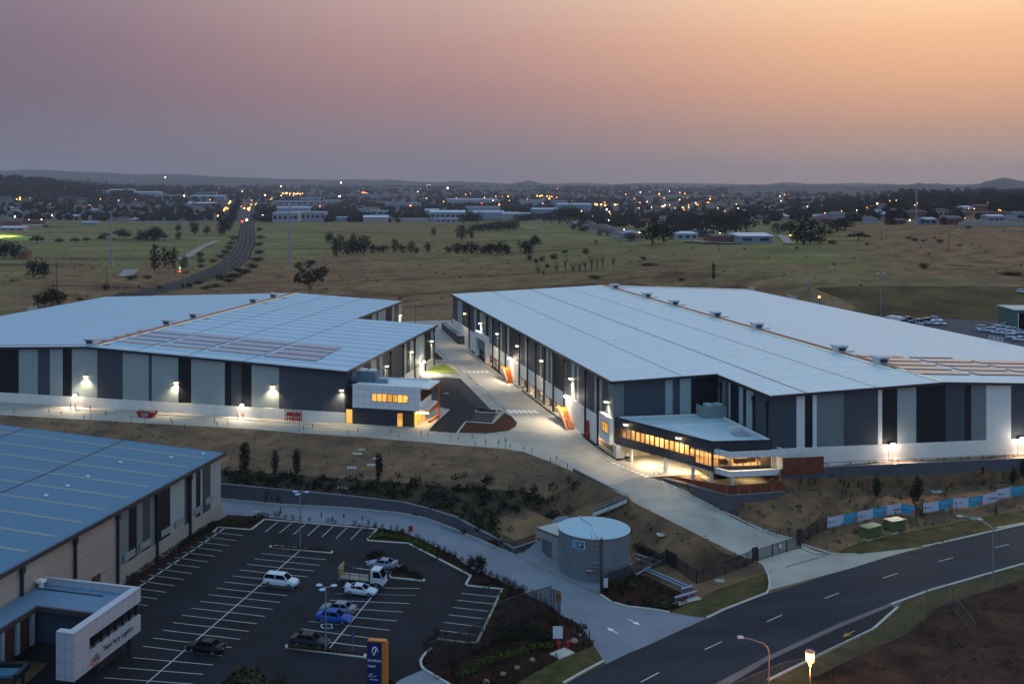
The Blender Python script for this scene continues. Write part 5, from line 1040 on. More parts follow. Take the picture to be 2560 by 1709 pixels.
# transformer kiosks
for a,b,c_,lb in (('M 862,1140','M 920,1165','M 1045,1132','green kiosk nearer the driveway gate'),('M 1090,1095','M 1140,1117','M 1262,1095','green kiosk right of the other, nearer the banner corner')):
    A,B,C_=[W(*P1(s_),2.3) for s_ in (a,b,c_)];B=Vector(B);C_=Vector(C_);A=Vector(A);d=(C_-B);d.z=0;w_=d.length;ang=math.atan2(d.y,d.x);dp=max(1.6,min(2.6,(A-B).length))
    z=gz(B.x,B.y);t=thing('electrical_kiosk','square olive '+lb,'electrical kiosk',(B.x,B.y,z),ang,'green electrical kiosks');m=MB();h_=1.75
    m.box(0,w_,0,dp,.12,h_,0);m.build('cabinet',mat('olive cabinet','#4b5530',.55,.05,1),t);m=MB();m.box(-.08,w_+.08,-.08,dp+.08,h_,h_+.12,0);m.box(w_*.3,w_*.6,dp*.3,dp*.6,h_+.12,h_+.15);m.build('lid',mat('olive lid','#717b50',.5),t)
    m=MB();m.box(-.15,w_+.15,-.15,dp+.15,-.3,.12);m.build('plinth',kerbm,t);m=MB();m.box(w_*.45,w_*.8,-.03,.0,.2,.4);m.build('vent_slot',dark,t)
# skip bin
A=W(*P1('E 1272,1258'),6);B=W(*P1('E 1400,1258'),6);w_=math.dist(A,B);t=thing('skip_bin','red skip bin with white lettering on the concrete by the long warehouse','skip bin',A,FL.rz)
m=MB();m.add([(0,0,.05),(w_,0,.05),(w_,1.9,.05),(0,1.9,.05),(-.6,-.1,1.25),(w_+.6,-.1,1.25),(w_+.6,2.0,1.25),(-.6,2.0,1.25)],[(0,3,2,1),(0,1,5,4),(1,2,6,5),(2,3,7,6),(3,0,4,7)]);m.box(-.6,w_+.6,-.14,-.1,1.15,1.3);m.build('bin_body',mat('skip red','#9a1a26',.5,.1,1.5),t)
m=MB();m.box(-.2,w_+.2,.1,1.8,.9,1.15);m.box(.4,w_*.8,.3,1.5,1.15,1.45);m.build('rubble',mat('rubble','#8a7d66',.9,.3,2,bump=1,bs=4),t)
text_mesh('COBRA',.55,'lettering',white,t,basis((.55,-.075,.6),(1,0,0),(0,-.08,1)),.01);text_mesh('9000 000 000',.22,'lettering',white,t,basis((.75,-.06,.28),(1,0,0),(0,-.08,1)),.01) if 0 else None
m=MB();m.box(.9,w_-.9,-.075,-.05,.32,.42);m.build('lettering_line',white,t)
# ---------------- pylon sign
zs_=0;A=W(917,1720,0)
bz=Vector(((917-CX)*118/FO,118,0));wS=(968-917)/FO*118;t=thing('pylon_sign','tall navy pylon sign with orange edge and white lettering','sign',(bz.x,bz.y,0),math.radians(-10))
hS=CZ-(1602-HY)*118/FO;m=MB();m.box(0,1.72,0,.5,0,hS);m.build('navy_panel',mat('sign navy panel','#141f55',.45),t);m=MB();m.box(1.73,2.3,-.05,.75,0,hS-.1);m.box(.15,2.2,.0,.7,hS+.001,hS+.14);m.build('orange_edge',mat('sign orange edge','#c8731f',.5),t)
sg=mat('sign ink pale','#e8ecf8',.5)
text_mesh('Stockland',.42,'lettering',sg,t,basis((.08,-.02,hS-2.2),(1,0,0),(0,0,1)),.01,sx=.93);text_mesh('next',.5,'lettering',sg,t,basis((.1,-.02,hS-2.85),(1,0,0),(0,0,1)),.01);text_mesh('tifs',.3,'lettering',sg,t,basis((.3,-.02,hS-3.75),(1,0,0),(0,0,1)),.01)
m=MB()
for k in range(36):
    a,b=math.radians(-30+8*k),math.radians(-22+8*k);r0,r1=.36,.36+.12*math.sin(k/36*math.pi);m.quad(*[(.95+r*math.cos(x)*.8,-.02,hS-1.1+r*math.sin(x)*1.25) for r,x in ((r0,a),(r0,b),(r1,b),(r1,a))])
for k in range(10):
    y0_,y1_=-.34+.068*k,-.34+.068*(k+1);f=lambda y:.1*math.sin(y*5);m.quad((.9+f(y0_),-.02,hS-1.1+y0_),(1.02+f(y0_),-.02,hS-1.1+y0_),(1.02+f(y1_),-.02,hS-1.1+y1_),(.9+f(y1_),-.02,hS-1.1+y1_))
m.build('logo',sg,t);m=MB()
for k in range(20): a,b=math.radians(200+7*k),math.radians(207+7*k);m.quad(*[(.6+r*math.cos(x),-.02,hS-3.62+r*math.sin(x)*.6) for r,x in ((.48,a),(.48,b),(.54,b),(.54,a))])
m.box(.3,1.3,-.025,-.012,hS-4.25,hS-4.2);m.build('logo_arc',sg,t)
# ---------------- stairs, rails, small fixtures
def stairs(label,A,B,w,m_,rail,name='staircase'):
    A=Vector(A);B=Vector(B);t=thing(name,label,'staircase',B);d=A-B;h_=d.z;dh=Vector((d.x,d.y,0));L_=dh.length;dh.normalize();s=Vector((-dh.y,dh.x,0))*w/2;n=max(4,round(abs(h_)/.18));m=MB()
    for k in range(n):
        p_=dh*(L_*(k+.5)/n);z=h_*(k+1)/n;a=p_-dh*(L_/n/2);b=p_+dh*(L_/n/2);m.add([(v.x,v.y,zz) for zz in (z-.3,z) for v in (a-s,b-s,b+s,a+s)],[(0,3,2,1),(4,5,6,7),(0,1,5,4),(1,2,6,5),(2,3,7,6),(3,0,4,7)])
    m.build('flight',m_,t);m=MB()
    for sd in (-1,1):
        for z in (.5,1.0): m.bar(s*sd+Vector((0,0,z)),d+s*sd+Vector((0,0,z)),.07,.07)
        for k in range(5): p_=d*(k/4)+s*sd;m.bar(p_,p_+Vector((0,0,1)),.06,.06)
    m.build('handrail',rail,t);return t
for x0,y0,x1,y1,lb in ((545,800,580,935,'orange steel stairs farther along the right warehouse wall'),(1045,1165,1135,1342,'larger orange steel stairs nearer the camera on the right warehouse wall')):
    va=FRt.v(1120+x0/q,-1.3);vb_=FRt.v(1120+x1/q,-1.3)
    if va-vb_<5: va=vb_+5.5
    t=stairs(lb,FRt.w(-1.3,va,8.9),FRt.w(-1.6,vb_,6.02),1.7,orange,orange)
    o=Vector(t.location);m=MB();a=Vector(FRt.w(-1.3,va+1,8.8))-o;m.bar(a-Vector((0,0,.1)),a+Vector((0,0,.1))+Vector((FRt.y[0],FRt.y[1],0))*.01,2,.2) if 0 else m.bar(Vector(FRt.w(-1.3,va,8.8))-o,Vector(FRt.w(-1.3,va+2,8.8))-o,2,.2);m.build('landing',orange,t)
A=hit(*P1('K 1655,815'));z0=gz(A.x,A.y)
pts=[hit(*P1(x)) for x in ('K 1640,830','K 1530,880','K 1470,915','K 1330,960')]
stairs('curved pale concrete steps with handrails climbing from the tank to the driveway',pts[0]+Vector((0,0,.2)),pts[1]+Vector((0,0,.2)),1.6,kerbm,steel);stairs('lower flight of pale concrete steps behind the water tank',pts[1]+Vector((0,0,.2)),pts[3]+Vector((0,0,.2)),1.6,kerbm,steel)
for gx,gy,lb,sc_ in ((390,760,'red hydrant pipes beside the white loading portal',1.0),(1290,1455,'large red hydrant booster pipes near the office end of the right warehouse',1.25)):
    p_=Vector(W(1120+gx/q,700+gy/q,6));t=thing('hydrant_booster',lb,'fire hydrant',p_,FRt.rz);m=MB()
    for k in range(3): m.tube([(0,k*.55,0),(0,k*.55,2.6*sc_),(.5,k*.55,3.0*sc_),(1,k*.55,2.6*sc_)],.15,8)
    m.build('riser_pipe',redp,t);m=MB()
    for k in (0,1): m.cyl((-.3,.2+k*.7,1.0),(.2,.2+k*.7,1.0),.28,n=10)
    m.box(-.2,.6,-.3,1.4,.1,1.2);m.build('valve_body',redp,t)
# person
def person(p_,rz,label):
    vs=[(0,0,.95),(0,0,1.2),(0,0,1.42),(0,0,1.52),(0,.01,1.66),(.11,0,.9),(.13,.02,.5),(.14,-.02,.08),(.14,.12,.04),(-.11,0,.9),(-.14,-.03,.5),(-.17,-.08,.08),(-.17,.05,.04),(.2,0,1.4),(.27,.02,1.12),(.24,.14,.92),(-.2,0,1.4),(-.28,-.02,1.12),(-.25,.1,.92)]
    ed=[(0,1),(1,2),(2,3),(3,4),(0,5),(5,6),(6,7),(7,8),(0,9),(9,10),(10,11),(11,12),(2,13),(13,14),(14,15),(2,16),(16,17),(17,18)]
    rr_=[.14,.14,.15,.06,.1,.1,.07,.05,.045,.1,.07,.05,.045,.07,.05,.04,.07,.05,.04];me=bpy.data.meshes.new('body');me.from_pydata(vs,ed,[]);o=bpy.data.objects.new('body',me);COL.objects.link(o)
    md=o.modifiers.new('s','SKIN');
    for v,r in zip(me.skin_vertices[0].data,rr_): v.radius=(r,r)
    me.skin_vertices[0].data[0].use_root=True;o.modifiers.new('b','SUBSURF').levels=1;dg=bpy.context.evaluated_depsgraph_get();m2=bpy.data.meshes.new_from_object(o.evaluated_get(dg));bpy.data.objects.remove(o)
    ms=[mat('dark trousers','#15161b',.8),mat('white shirt','#cfd0d4',.8),mat('skin','#9a6a50',.6),mat('hair','#1a1411',.8)]
    for x in ms: m2.materials.append(x)
    for f in m2.polygons: z=f.center.z;f.material_index=0 if z<.95 and abs(f.center.x)<.21 else 2 if (z>1.5 or z<1.0) else 1
    for f in m2.polygons:
        if f.center.z>1.7: f.material_index=3
    m2.polygons.foreach_set('use_smooth',[True]*len(m2.polygons));o=bpy.data.objects.new('person',m2);COL.objects.link(o);o.location=p_;o.rotation_euler=(0,0,rz);tag(o,label,'person')
person(W(*P1('L 252,928'),6.0),math.radians(200),'person in a white shirt and dark trousers standing under the office wing')
# signs
def sign(p_,h_,w,hh,m_,label,rz=0,txt=None,name='sign',col=dark):
    t=thing(name,label,'sign',p_,rz);m=MB();m.cyl((0,0,0),(0,0,h_),.04,n=6);m.build('post',col,t);m=MB();m.box(-w/2,w/2,-.06,-.03,h_-hh,h_);m.build('sign_plate',m_,t)
    if txt: text_mesh(txt,hh*.5,'lettering',white,t,basis((-w*.38,-.07,h_-hh*.75),(1,0,0),(0,0,1)),.005)
    return t
sign(hit(*P1('Q 98,250')),2.3,.7,.85,redp,'small red and white sign on a post in the hedge beside the lane',0,None)
sign(hit(*P1('R 38,720')),1.9,1.0,1.3,mat('sign white','#b9c4cc',.5),'white notice panel on the slim gate beside the water tank')
sign(hit(*P1('Q 1448,1230')),2.6,1.2,1.5,mat('sign white','#b9c4cc',.5),'white notice board above the hydrants in the corner garden')
sign(hit(*P1('Q 1455,900')),2.3,.8,1.0,mat('yellow sign','#c9891f',.5),'yellow warning sign on the black gate end post')
sign(hit(*P1('R 1645,372')),1.45,.7,.55,mat('sign white','#b9c4cc',.5),'small white sign fixed to the sliding driveway gate')
sign(hit(*P1('E 828,1282')),3.0,.25,.6,dark,'dark sign post on the concrete in front of the long warehouse')
sign(hit(*P1('O 1400,1285')),2.4,.4,.4,mat('blue sign','#2a4a8a',.5),'blue parking sign on a thin post in the lower traffic island',0,None,'sign',steel)
sign(hit(*P1('F 395,1395')),2.6,.1,.1,redp,'thin red brown marker post on the yard edge below the hydrant pipes',0,None,'marker_post',redp)
t=thing('hydrant_booster','pair of small red hydrants on a pale slab in the corner garden','fire hydrant',hit(*P1('Q 1500,1255')));m=MB();m.prism([tuple(Vector(hit(*P1(x)))-Vector(t.location)) for x in ('Q 1372,1298','Q 1460,1345','Q 1602,1285','Q 1510,1240')],-.1,.15);m.build('slab',kerbm,t)
for k in (0,1): m=MB();m.cyl((-.6+k*1.2,0,.1),(-.6+k*1.2,0,1.2),.13);m.cyl((-.9+k*1.2,0,.9),(-.3+k*1.2,0,.9),.12);m.build('hydrant',redp,t)
# street and car park lamps
def arm_lamp(s_,h_,arm,dir_,label,head=True):
    p_=hit(*P1(s_));t=thing('street_lamp',label,'street lamp',p_);m=MB();pts=[(0,0,-.2),(0,0,h_*.82)]
    for k in range(1,8): f=k/7;pts.append((dir_[0]*arm*(f**1.3),dir_[1]*arm*(f**1.3),h_*.82+h_*.18*math.sin(f*math.pi/2)))
    for a,b in zip(pts,pts[1:]): m.cyl(a,b,.09,.08,8)
    m.build('pole',steel,t);e=pts[-1];m=MB();m.box(e[0]-.55,e[0]+.15,e[1]-.16,e[1]+.16,e[2]-.08,e[2]+.08);m.build('lamp_head',mat('lamp head','#b9bcc0',.4),t)
arm_lamp('S 2065,680',9.5,4.2,(-.98,.1),'curved arm street lamp on the near verge right of the junction')
p_=WR(1922,1760);p_=(p_[0],p_[1],p_[2]);t=thing('street_lamp','curved arm street lamp in front of the road left of the glowing lamp','street lamp',p_);z=CZ-(1595-HY)*p_[1]/FO-p_[2];m=MB()
pts=[(0,0,0),(0,0,z*.8),(-.15,0,z*.87),(-.6,0,z*.93),(-2.,.1,z*.985),(-2.75,.1,z*1.01)]
for a,b in zip(pts,pts[1:]): m.cyl(a,b,.08,.07,8)
m.build('pole',mat('brown grey pole','#6d5f60',.6),t);m=MB();m.box(-3.35,-2.75,-.05,.25,z*1.0,z*1.03);m.build('lamp_head',mat('lamp head','#b9bcc0',.4),t)
pg=WR(2025,1790);t=thing('street_lamp','glowing orange cylinder street lamp on a thin pole at bottom right','street lamp',pg);zt_=CZ-(1627-HY)*pg[1]/FO-pg[2];zb_=CZ-(1652-HY)*pg[1]/FO-pg[2];m=MB();m.cyl((0,0,0),(0,0,zb_),.07);m.cyl((0,0,zb_-.5),(0,0,zb_),.12,.3,10);m.build('pole',mat('brown grey pole','#6d5f60',.6),t)
m=MB();m.cyl((0,0,zb_+.12),(0,0,zt_-.1),.4,.43,16);m.build('glowing_core',mat('lamp core glow','#ffe0a0',.5,emit='#ffcf80',es=6),t);m=MB();m.cyl((0,0,zb_-.05),(0,0,zb_+.12),.36,.46,16);m.cyl((0,0,zt_-.1),(0,0,zt_),.48,.48,16);m.build('halo_rim',mat('lamp halo glow','#ff8a30',.5,emit='#ff6a10',es=1.6),t);m=MB();m.cyl((0,0,zt_),(0,0,zt_+.12),.47,.3,16);m.build('cap',mat('pink cap','#b88a7a',.6),t);light('POINT',(0,0,zb_-.7),2600,(1,.45,.12),t,.4)  # orange rings glow to stand in for the halo around the core
def tri_lamp(s_,h_,label):
    t=thing('car_park_lamp',label,'lamp post',hit(*P1(s_)));m=MB();m.cyl((0,0,0),(0,0,h_),.1,.07,8)
    heads=[]
    for a in (20,150,250):
        a=math.radians(a);c_=(1.0*math.cos(a),1.0*math.sin(a),h_+.05);m.cyl((0,0,h_-.1),c_,.05)
        e=MB();e.sph(c_,.42,10,6,0,.28);heads.append(e)
    m.build('pole',steel,t)
    for e in heads: e.build('lamp_head',mat('lamp head blue','#9aaec2',.4),t)
tri_lamp('O 920,330',8.7,'tall three headed lamp post in the upper traffic island');tri_lamp('O 1155,1270',7.8,'tall three headed lamp post in the lower traffic island')
def yard_lamp(p_,h_,label,glow=True,e=0):
    t=thing('lamp_post',label,'lamp post',p_);m=MB();m.cyl((0,0,0),(0,0,h_),.08);m.build('pole',dark,t);m=MB();m.sph((0,0,h_),.3,8,5);m.build('lamp_head',lampm if glow else steel,t)
    if e: light('POINT',(0,0,h_-.6),e,PALE,t,.3)
yard_lamp(W(640+1855/q,700+470/q,6),3.4,'small glowing lamp post above the dark planter wall',True,500);yard_lamp(W(640+1465/q,700+400/q,6),7.3,'tall dark lamp post in the gap between the warehouses',False)
# traffic islands
for s_,lb in (('O 632,310 660,298 1190,345 1222,355 1215,372 1190,370 640,318','upper'),('O 778,1218 800,1208 1530,1300 1525,1335 1500,1330 785,1238','lower'),('O 1735,582 1775,500 1850,480 2065,612 2060,630 1750,598','right'),('O 1515,452 1560,400 1700,395 1680,420 1560,452','small')):
    g_=[hit(*p_) for p_ in P(s_)];m=MB();c_=sum(g_,Vector())/len(g_);m.prism([(p_.x,p_.y) for p_ in g_],-.05,.14);m.prism([(c_.x+(p_.x-c_.x)*.93,c_.y+(p_.y-c_.y)*.8) for p_ in g_],.14,.17,1);tag(m.build('traffic_island',[kerbm,MC['garden_bed']]),kind='structure')
# ================================================================ VEHICLES
tyre=mat('tyre','#101113',.85);rim=mat('rim','#8d9299',.35,metal=.6);glass=mat('car glass','#10161e',.55,spec=0);hl=mat('headlight','#c8ced6',.15,spec=.8);tl=mat('tail light','#8c1a1a',.3)
SPEC=dict( # stations x,zbottom,zbelt,halfwidth ; cabin base rear,front ; roof rear,front ; roof height
 sedan=([(-2.35,.5,.75,.72),(-2.3,.32,.98,.85),(-1.6,.25,1.02,.9),(-.9,.22,.97,.91),(.6,.22,.95,.91),(1.1,.22,.93,.9),(1.9,.25,.82,.88),(2.25,.32,.7,.8),(2.35,.42,.55,.66)],-1.75,1.15,-1.05,.35,1.43,1.42,-1.38),
 coupe=([(-2.2,.5,.8,.7),(-2.15,.32,1.02,.84),(-1.5,.25,1.02,.88),(-.8,.22,.93,.89),(.6,.22,.9,.89),(1.1,.22,.88,.88),(1.8,.25,.78,.86),(2.15,.32,.66,.78),(2.25,.42,.52,.64)],-1.85,1.0,-.85,.2,1.32,1.36,-1.3),
 suv=([(-2.4,.55,.95,.8),(-2.35,.38,1.15,.9),(-1.6,.3,1.18,.94),(-.9,.28,1.15,.95),(.7,.28,1.12,.95),(1.2,.28,1.1,.95),(2.0,.3,1.02,.92),(2.38,.38,.88,.85),(2.48,.5,.7,.7)],-2.3,1.35,-2.0,.6,1.75,1.5,-1.45),
 hatch=([(-1.95,.5,.85,.72),(-1.9,.32,1.05,.82),(-1.2,.25,1.05,.86),(-.6,.22,1.0,.87),(.6,.22,.97,.87),(1.0,.22,.95,.86),(1.6,.25,.85,.84),(1.95,.32,.7,.76),(2.02,.42,.55,.62)],-1.85,1.1,-1.45,.3,1.48,1.25,-1.2))
def wheel(t,x,y,r=.33,w=.22):
    m=MB();m.cyl((x,y-w/2,r),(x,y+w/2,r),r,n=16);o=m.build('wheel',tyre,t);m=MB();s=1 if y>0 else -1;m.cyl((x,y+s*w/2,r),(x,y+s*(w/2+.02),r),r*.62,n=12);m.build('rim',rim,o)
def car(kind,col,label,loc=(0,0,0),rz=0,group=None,ptype=0,cat='car'):
    st,cr,cf,rr,rf,H_,wf,wr_=SPEC[kind];t=thing('parked_car',label,cat,loc,rz,group);pm=mat('car paint '+col,col,.4,0,coat=.06,spec=.18)
    m=MB();rings=[]
    for x,zb,zt,w in st: rings.append([(x,-w*.9,zb),(x,-w,zb+.22),(x,-w*.985,(zb+zt)/2+.12),(x,-w*.86,zt),(x,0,zt+.03),(x,w*.86,zt),(x,w*.985,(zb+zt)/2+.12),(x,w,zb+.22),(x,w*.9,zb)])
    o=len(m.v)
    for r in rings: m.v+=r
    for i in range(len(rings)-1):
        for j in range(8): a=i*9+j;m.f.append((a,a+9,a+10,a+1));m.m.append(0)
        m.f.append((i*9+8,i*9+17,i*9+9,i*9));m.m.append(0)
    m.f.append(tuple(range(9)));m.m.append(0);m.f.append(tuple(range((len(rings)-1)*9,len(rings)*9))[::-1]);m.m.append(0)
    wb0=max(s[3] for s in st)*.86;wt0=wb0*.82;zb=st[3][2]
    B=[(cr,-wb0,zb),(cf,-wb0,zb),(cf,wb0,zb),(cr,wb0,zb)];T=[(rr,-wt0,H_),(rf,-wt0,H_),(rf,wt0,H_),(rr,wt0,H_)]
    for k in range(4): m.bar(B[k],T[k],.09,.07)
    xm=(cr+cf)/2-.1;
    for s in (-1,1): m.bar((xm,s*wb0,zb),(xm-.05,s*wt0,H_),.09,.06)
    m.add([(rr-.03,-wt0-.02,H_-.03),(rf+.03,-wt0-.02,H_-.03),(rf+.03,wt0+.02,H_-.03),(rr-.03,wt0+.02,H_-.03),(rr+.1,-wt0*.9,H_+.045),(rf-.1,-wt0*.9,H_+.045),(rf-.1,wt0*.9,H_+.045),(rr+.1,wt0*.9,H_+.045)],[(4,5,6,7),(0,1,5,4),(1,2,6,5),(2,3,7,6),(3,0,4,7)])
    for s in (-1,1): m.box(cf-.35,cf-.2,s*(wb0+.1)-.08,s*(wb0+.1)+.08,zb+.02,zb+.16)
    if kind=='coupe': m.box(-2.2,-1.95,-.7,.7,1.12,1.17);m.box(-2.1,-2.0,-.6,-.55,1.0,1.12);m.box(-2.1,-2.0,.55,.6,1.0,1.12)
    m.build('body',pm,t)
    m=MB();g=.985;m.add([(x*g,y*g,z) for x,y,z in B]+[(x*g,y*g,z-.02) for x,y,z in T],[(0,1,5,4),(1,2,6,5),(2,3,7,6),(3,0,4,7)]);m.build('windows',glass,t)
    for x in (wf,wr_):
        for s in (-1,1): wheel(t,x,s*(max(q_[3] for q_ in st)-.12),.36 if kind=='suv' else .32)
    e=st[-2];b=st[1]
    for s in (-1,1): m=MB();m.box(e[0]-.18,e[0]+.06,s*(e[3]-.18)-.16,s*(e[3]-.18)+.16,e[2]-.2,e[2]-.03);m.build('headlight',hl,t)
    for s in (-1,1): m=MB();m.box(b[0]-.05,b[0]+.12,s*(b[3]-.12)-.14,s*(b[3]-.12)+.14,b[2]-.22,b[2]-.04);m.build('tail_light',tl,t)
    m=MB();m.box(st[-1][0],st[-1][0]+.02,-.26,.26,.42,.53);m.box(st[0][0]-.02,st[0][0],-.26,.26,.58,.7);m.build('number_plate',mat('plate','#b8a63a',.5) if kind=='sedan' and col=='#0b0c10' else mat('plate pale','#b9bcc0',.5),t);return t
RZB=math.radians(-15.55)
for s_,k,c,f,lb in (('O 742,665','suv','#c4cad2',1,'white four wheel drive wagon parked across the centre line of the car park'),('O 1675,500','coupe','#7f8a9a',-1,'silver coupe with rear spoiler beside the small planted island'),
 ('O 1478,742','coupe','#c0c6d0',1,'white two door car beside the flatbed truck'),('O 1270,912','sedan','#777f8a',-1,'silver sedan behind the blue car'),('O 1232,992','sedan','#0a4796',1,'bright blue sedan with bonnet scoop'),
 ('O 1010,1210','sedan','#1c222c',1,'dark grey sedan beside the lower traffic island'),('N 1885,1268','sedan','#0b0c10',-1,'black sedan alone at the lower centre of the car park')):
    p_=hit(*P1(s_));car(k,c,lb,p_,RZB+(0 if f>0 else math.pi))
def truck(label,loc,rz,kind='flat',group=None,sc_=1.,cab='#b9bec6'):
    t=thing('flatbed_truck' if kind=='flat' else 'box_truck' if kind=='box' else 'cab_truck',label,'truck',loc,rz,group);pm=mat('car paint '+cab,cab,.3,coat=.4)
    m=MB();v=[(1.3,-1,.7),(3.1,-1,.7),(3.1,1,.7),(1.3,1,.7),(1.35,-.92,2.5),(2.65,-.92,2.5),(2.65,.92,2.5),(1.35,.92,2.5),(3.15,-1,1.5),(3.15,1,1.5)]
    m.add(v,[(0,3,2,1),(4,5,6,7),(0,1,8,5,4),(1,2,9,8),(2,3,7,6,9),(3,0,4,7)],0);m.build('cab',pm,t)
    m=MB();m.add([(3.13,-.88,1.52),(3.13,.88,1.52),(2.72,.8,2.38),(2.72,-.8,2.38)],[(0,1,2,3)]);
    for s in (-1,1): m.add([(1.7,s*1.01,1.5),(2.95,s*1.01,1.5),(2.6,s*.95,2.3),(1.7,s*.95,2.3)],[(0,1,2,3)])
    m.build('windows',glass,t);m=MB();m.box(-3.2,3.0,-.4,.4,.55,.8)
    m.build('chassis',tyre,t)
    if kind=='flat':
        m=MB();m.box(-3.3,1.2,-1.1,1.1,.9,1.05);m.build('tray',mat('grey timber tray','#8a8078',.8,.2,2,stretch=(8,1,1)),t);m=MB()
        for x in (-3.2,-1.7,-.2,1.15): 
            for s in (-1.05,1.05): m.bar((x,s,1),(x,s,2.1),.07,.07)
        for s in (-1.05,1.05):
            for z in (1.6,2.1): m.bar((-3.2,s,z),(1.15,s,z),.05,.06)
        m.build('side_rail',dark,t);m=MB();m.box(-3.35,-3.25,-1.1,1.1,.6,2.6,0);m.build('tailgate',mat('plywood','#a08a6a',.8,.15,2),t);m=MB();m.box(1.1,1.2,-1.1,1.1,1.05,2.5);m.build('headboard',mat('brown headboard','#6b4634',.8),t)
    elif kind=='box': m=MB();m.box(-3.4,1.2,-1.15,1.15,.9,3.1);m.build('box_body',white,t)
    else: m=MB();m.box(-2.6,1.1,-1.0,1.0,.85,1.0);m.build('tray',tyre,t)
    for x in (2.2,-2.2):
        for s in (-.92,.92): wheel(t,x,s,.42,.28)
    m=MB()
    for s in (-.75,.75): m.box(3.12,3.18,s-.2,s+.2,.85,1.1)
    m.build('headlights',hl,t);m=MB();m.box(2.9,3.25,-1.02,1.02,.5,.75);m.build('bumper',pm,t);return t
truck('white flatbed truck with plywood tailgate parked beside the white two door car',hit(*P1('O 1500,655')),RZB)
tb_=None
for i,(s_,kd,lb) in enumerate((('H 970,395','cab','leftmost white truck in the rear yard peeping over the roof edge'),('H 1062,395','cab','second white truck from the left in the rear yard'),('H 1150,392','cab','white truck just behind the box truck in the rear yard'),('H 1245,392','cab','white truck with reddish cab visor right of the box truck'),('H 1195,412','box','white box truck nearest the roof edge in the rear yard'),('H 1348,412','cab','white truck with dark tray left of the bigger truck in the rear yard'),('H 1412,402','cab','tall white truck beside the group of four cars in the rear yard'))):
    p_=hit(*P1(s_));truck(lb,p_,math.radians(-70 if kd!='box' else -55),kd,'white trucks in the rear yard')
yc=None
YC=[('H 1478,380','rear left car of the four beside the tall truck'),('H 1540,378','rear right car of the four beside the tall truck'),('H 1510,408','front left car of the four beside the tall truck'),('H 1582,410','front right car of the four beside the tall truck'),
 ('e 1600,625','leftmost car of the rear yard car group'),('e 1645,655','second car from the left in the rear yard car group'),('e 1790,670','third car along the front of the rear yard car group'),('e 1880,690','car directly behind the thin black pole'),('e 1870,600','car behind the front row left of centre'),('e 1950,635','car in the second row behind the thin black pole'),
 ('e 1990,575','dark windowed car in the back row near the shed'),('e 2090,570','white rear car beside the green shed'),('e 2060,712','silver car right of the thin black pole'),('e 2080,640','car in the second row below the shed'),('e 2170,665','car left of the green shed door'),('e 2275,690','car below the green shed opening'),('e 2170,785','dark sided car at the right edge lower row'),('e 2290,825','white wagon lowest at the right edge'),('p 2556,732','white car on the dirt track above the rear yard')]
for i,(s_,lb) in enumerate(YC):
    p_=hit(*P1(s_));lb='white '+lb if not lb.startswith(('white','silver','dark')) else lb;rz=math.radians(-62 if i<4 else -18 if i%3 else -28)
    if i<5: o=car(('sedan','suv','sedan','hatch','suv')[i],'#bfc6cf',lb,p_,rz,'cars in the rear yard');yc=(yc or [])+[o]
    else: dup(yc[i%5],p_,rz,lb)
# ================================================================ VEGETATION
LV=[mat('dark leaves','#20291a',.9,0,.8,col2='#0d120b',spec=.1),mat('olive leaves','#414226',.9,0,.8,col2='#1c1f12',spec=.1),mat('hedge leaves','#4a5c1f',.9,.3,1.2,col2='#24300f',spec=.1),mat('rusty leaves','#4b3020',.9,0,.8,col2='#221711',spec=.1),mat('grey green leaves','#3d4838',.9,0,.8,col2='#1d241b',spec=.1),mat('gum leaves','#5a5232',.9,0,.8,col2='#2a2617',spec=.1)]
bark=mat('bark','#3a3128',.9,.2,3);pale_bark=mat('pale bark','#8b7d6d',.9,.2,3)
def crown(m,clumps,n,s,R,mi=0):
    tot=sum(c[3]**2 for c in clumps)
    for cx,cy,cz,r,sz in clumps:
        for _ in range(max(3,int(n*r*r/tot))):
            z=R.uniform(-1,1);a=R.uniform(0,2*math.pi);h_=math.sqrt(1-z*z);rr=r*R.uniform(.55,1.05);nrm=Vector((h_*math.cos(a),h_*math.sin(a),z));p_=Vector((cx,cy,cz))+Vector((nrm.x*rr,nrm.y*rr,nrm.z*rr*sz))
            d=(nrm+Vector((R.uniform(-.7,.7),R.uniform(-.7,.7),R.uniform(-.3,.9)))).normalized();u=d.orthogonal().normalized();v=d.cross(u);k=s*R.uniform(.6,1.3);c_,s_=math.cos(a*3),math.sin(a*3);u,v=u*c_+v*s_,v*c_-u*s_
            m.add([p_-u*k,p_-v*k*.6,p_+u*k,p_+v*k*.7],[(0,1,2,3)],mi)
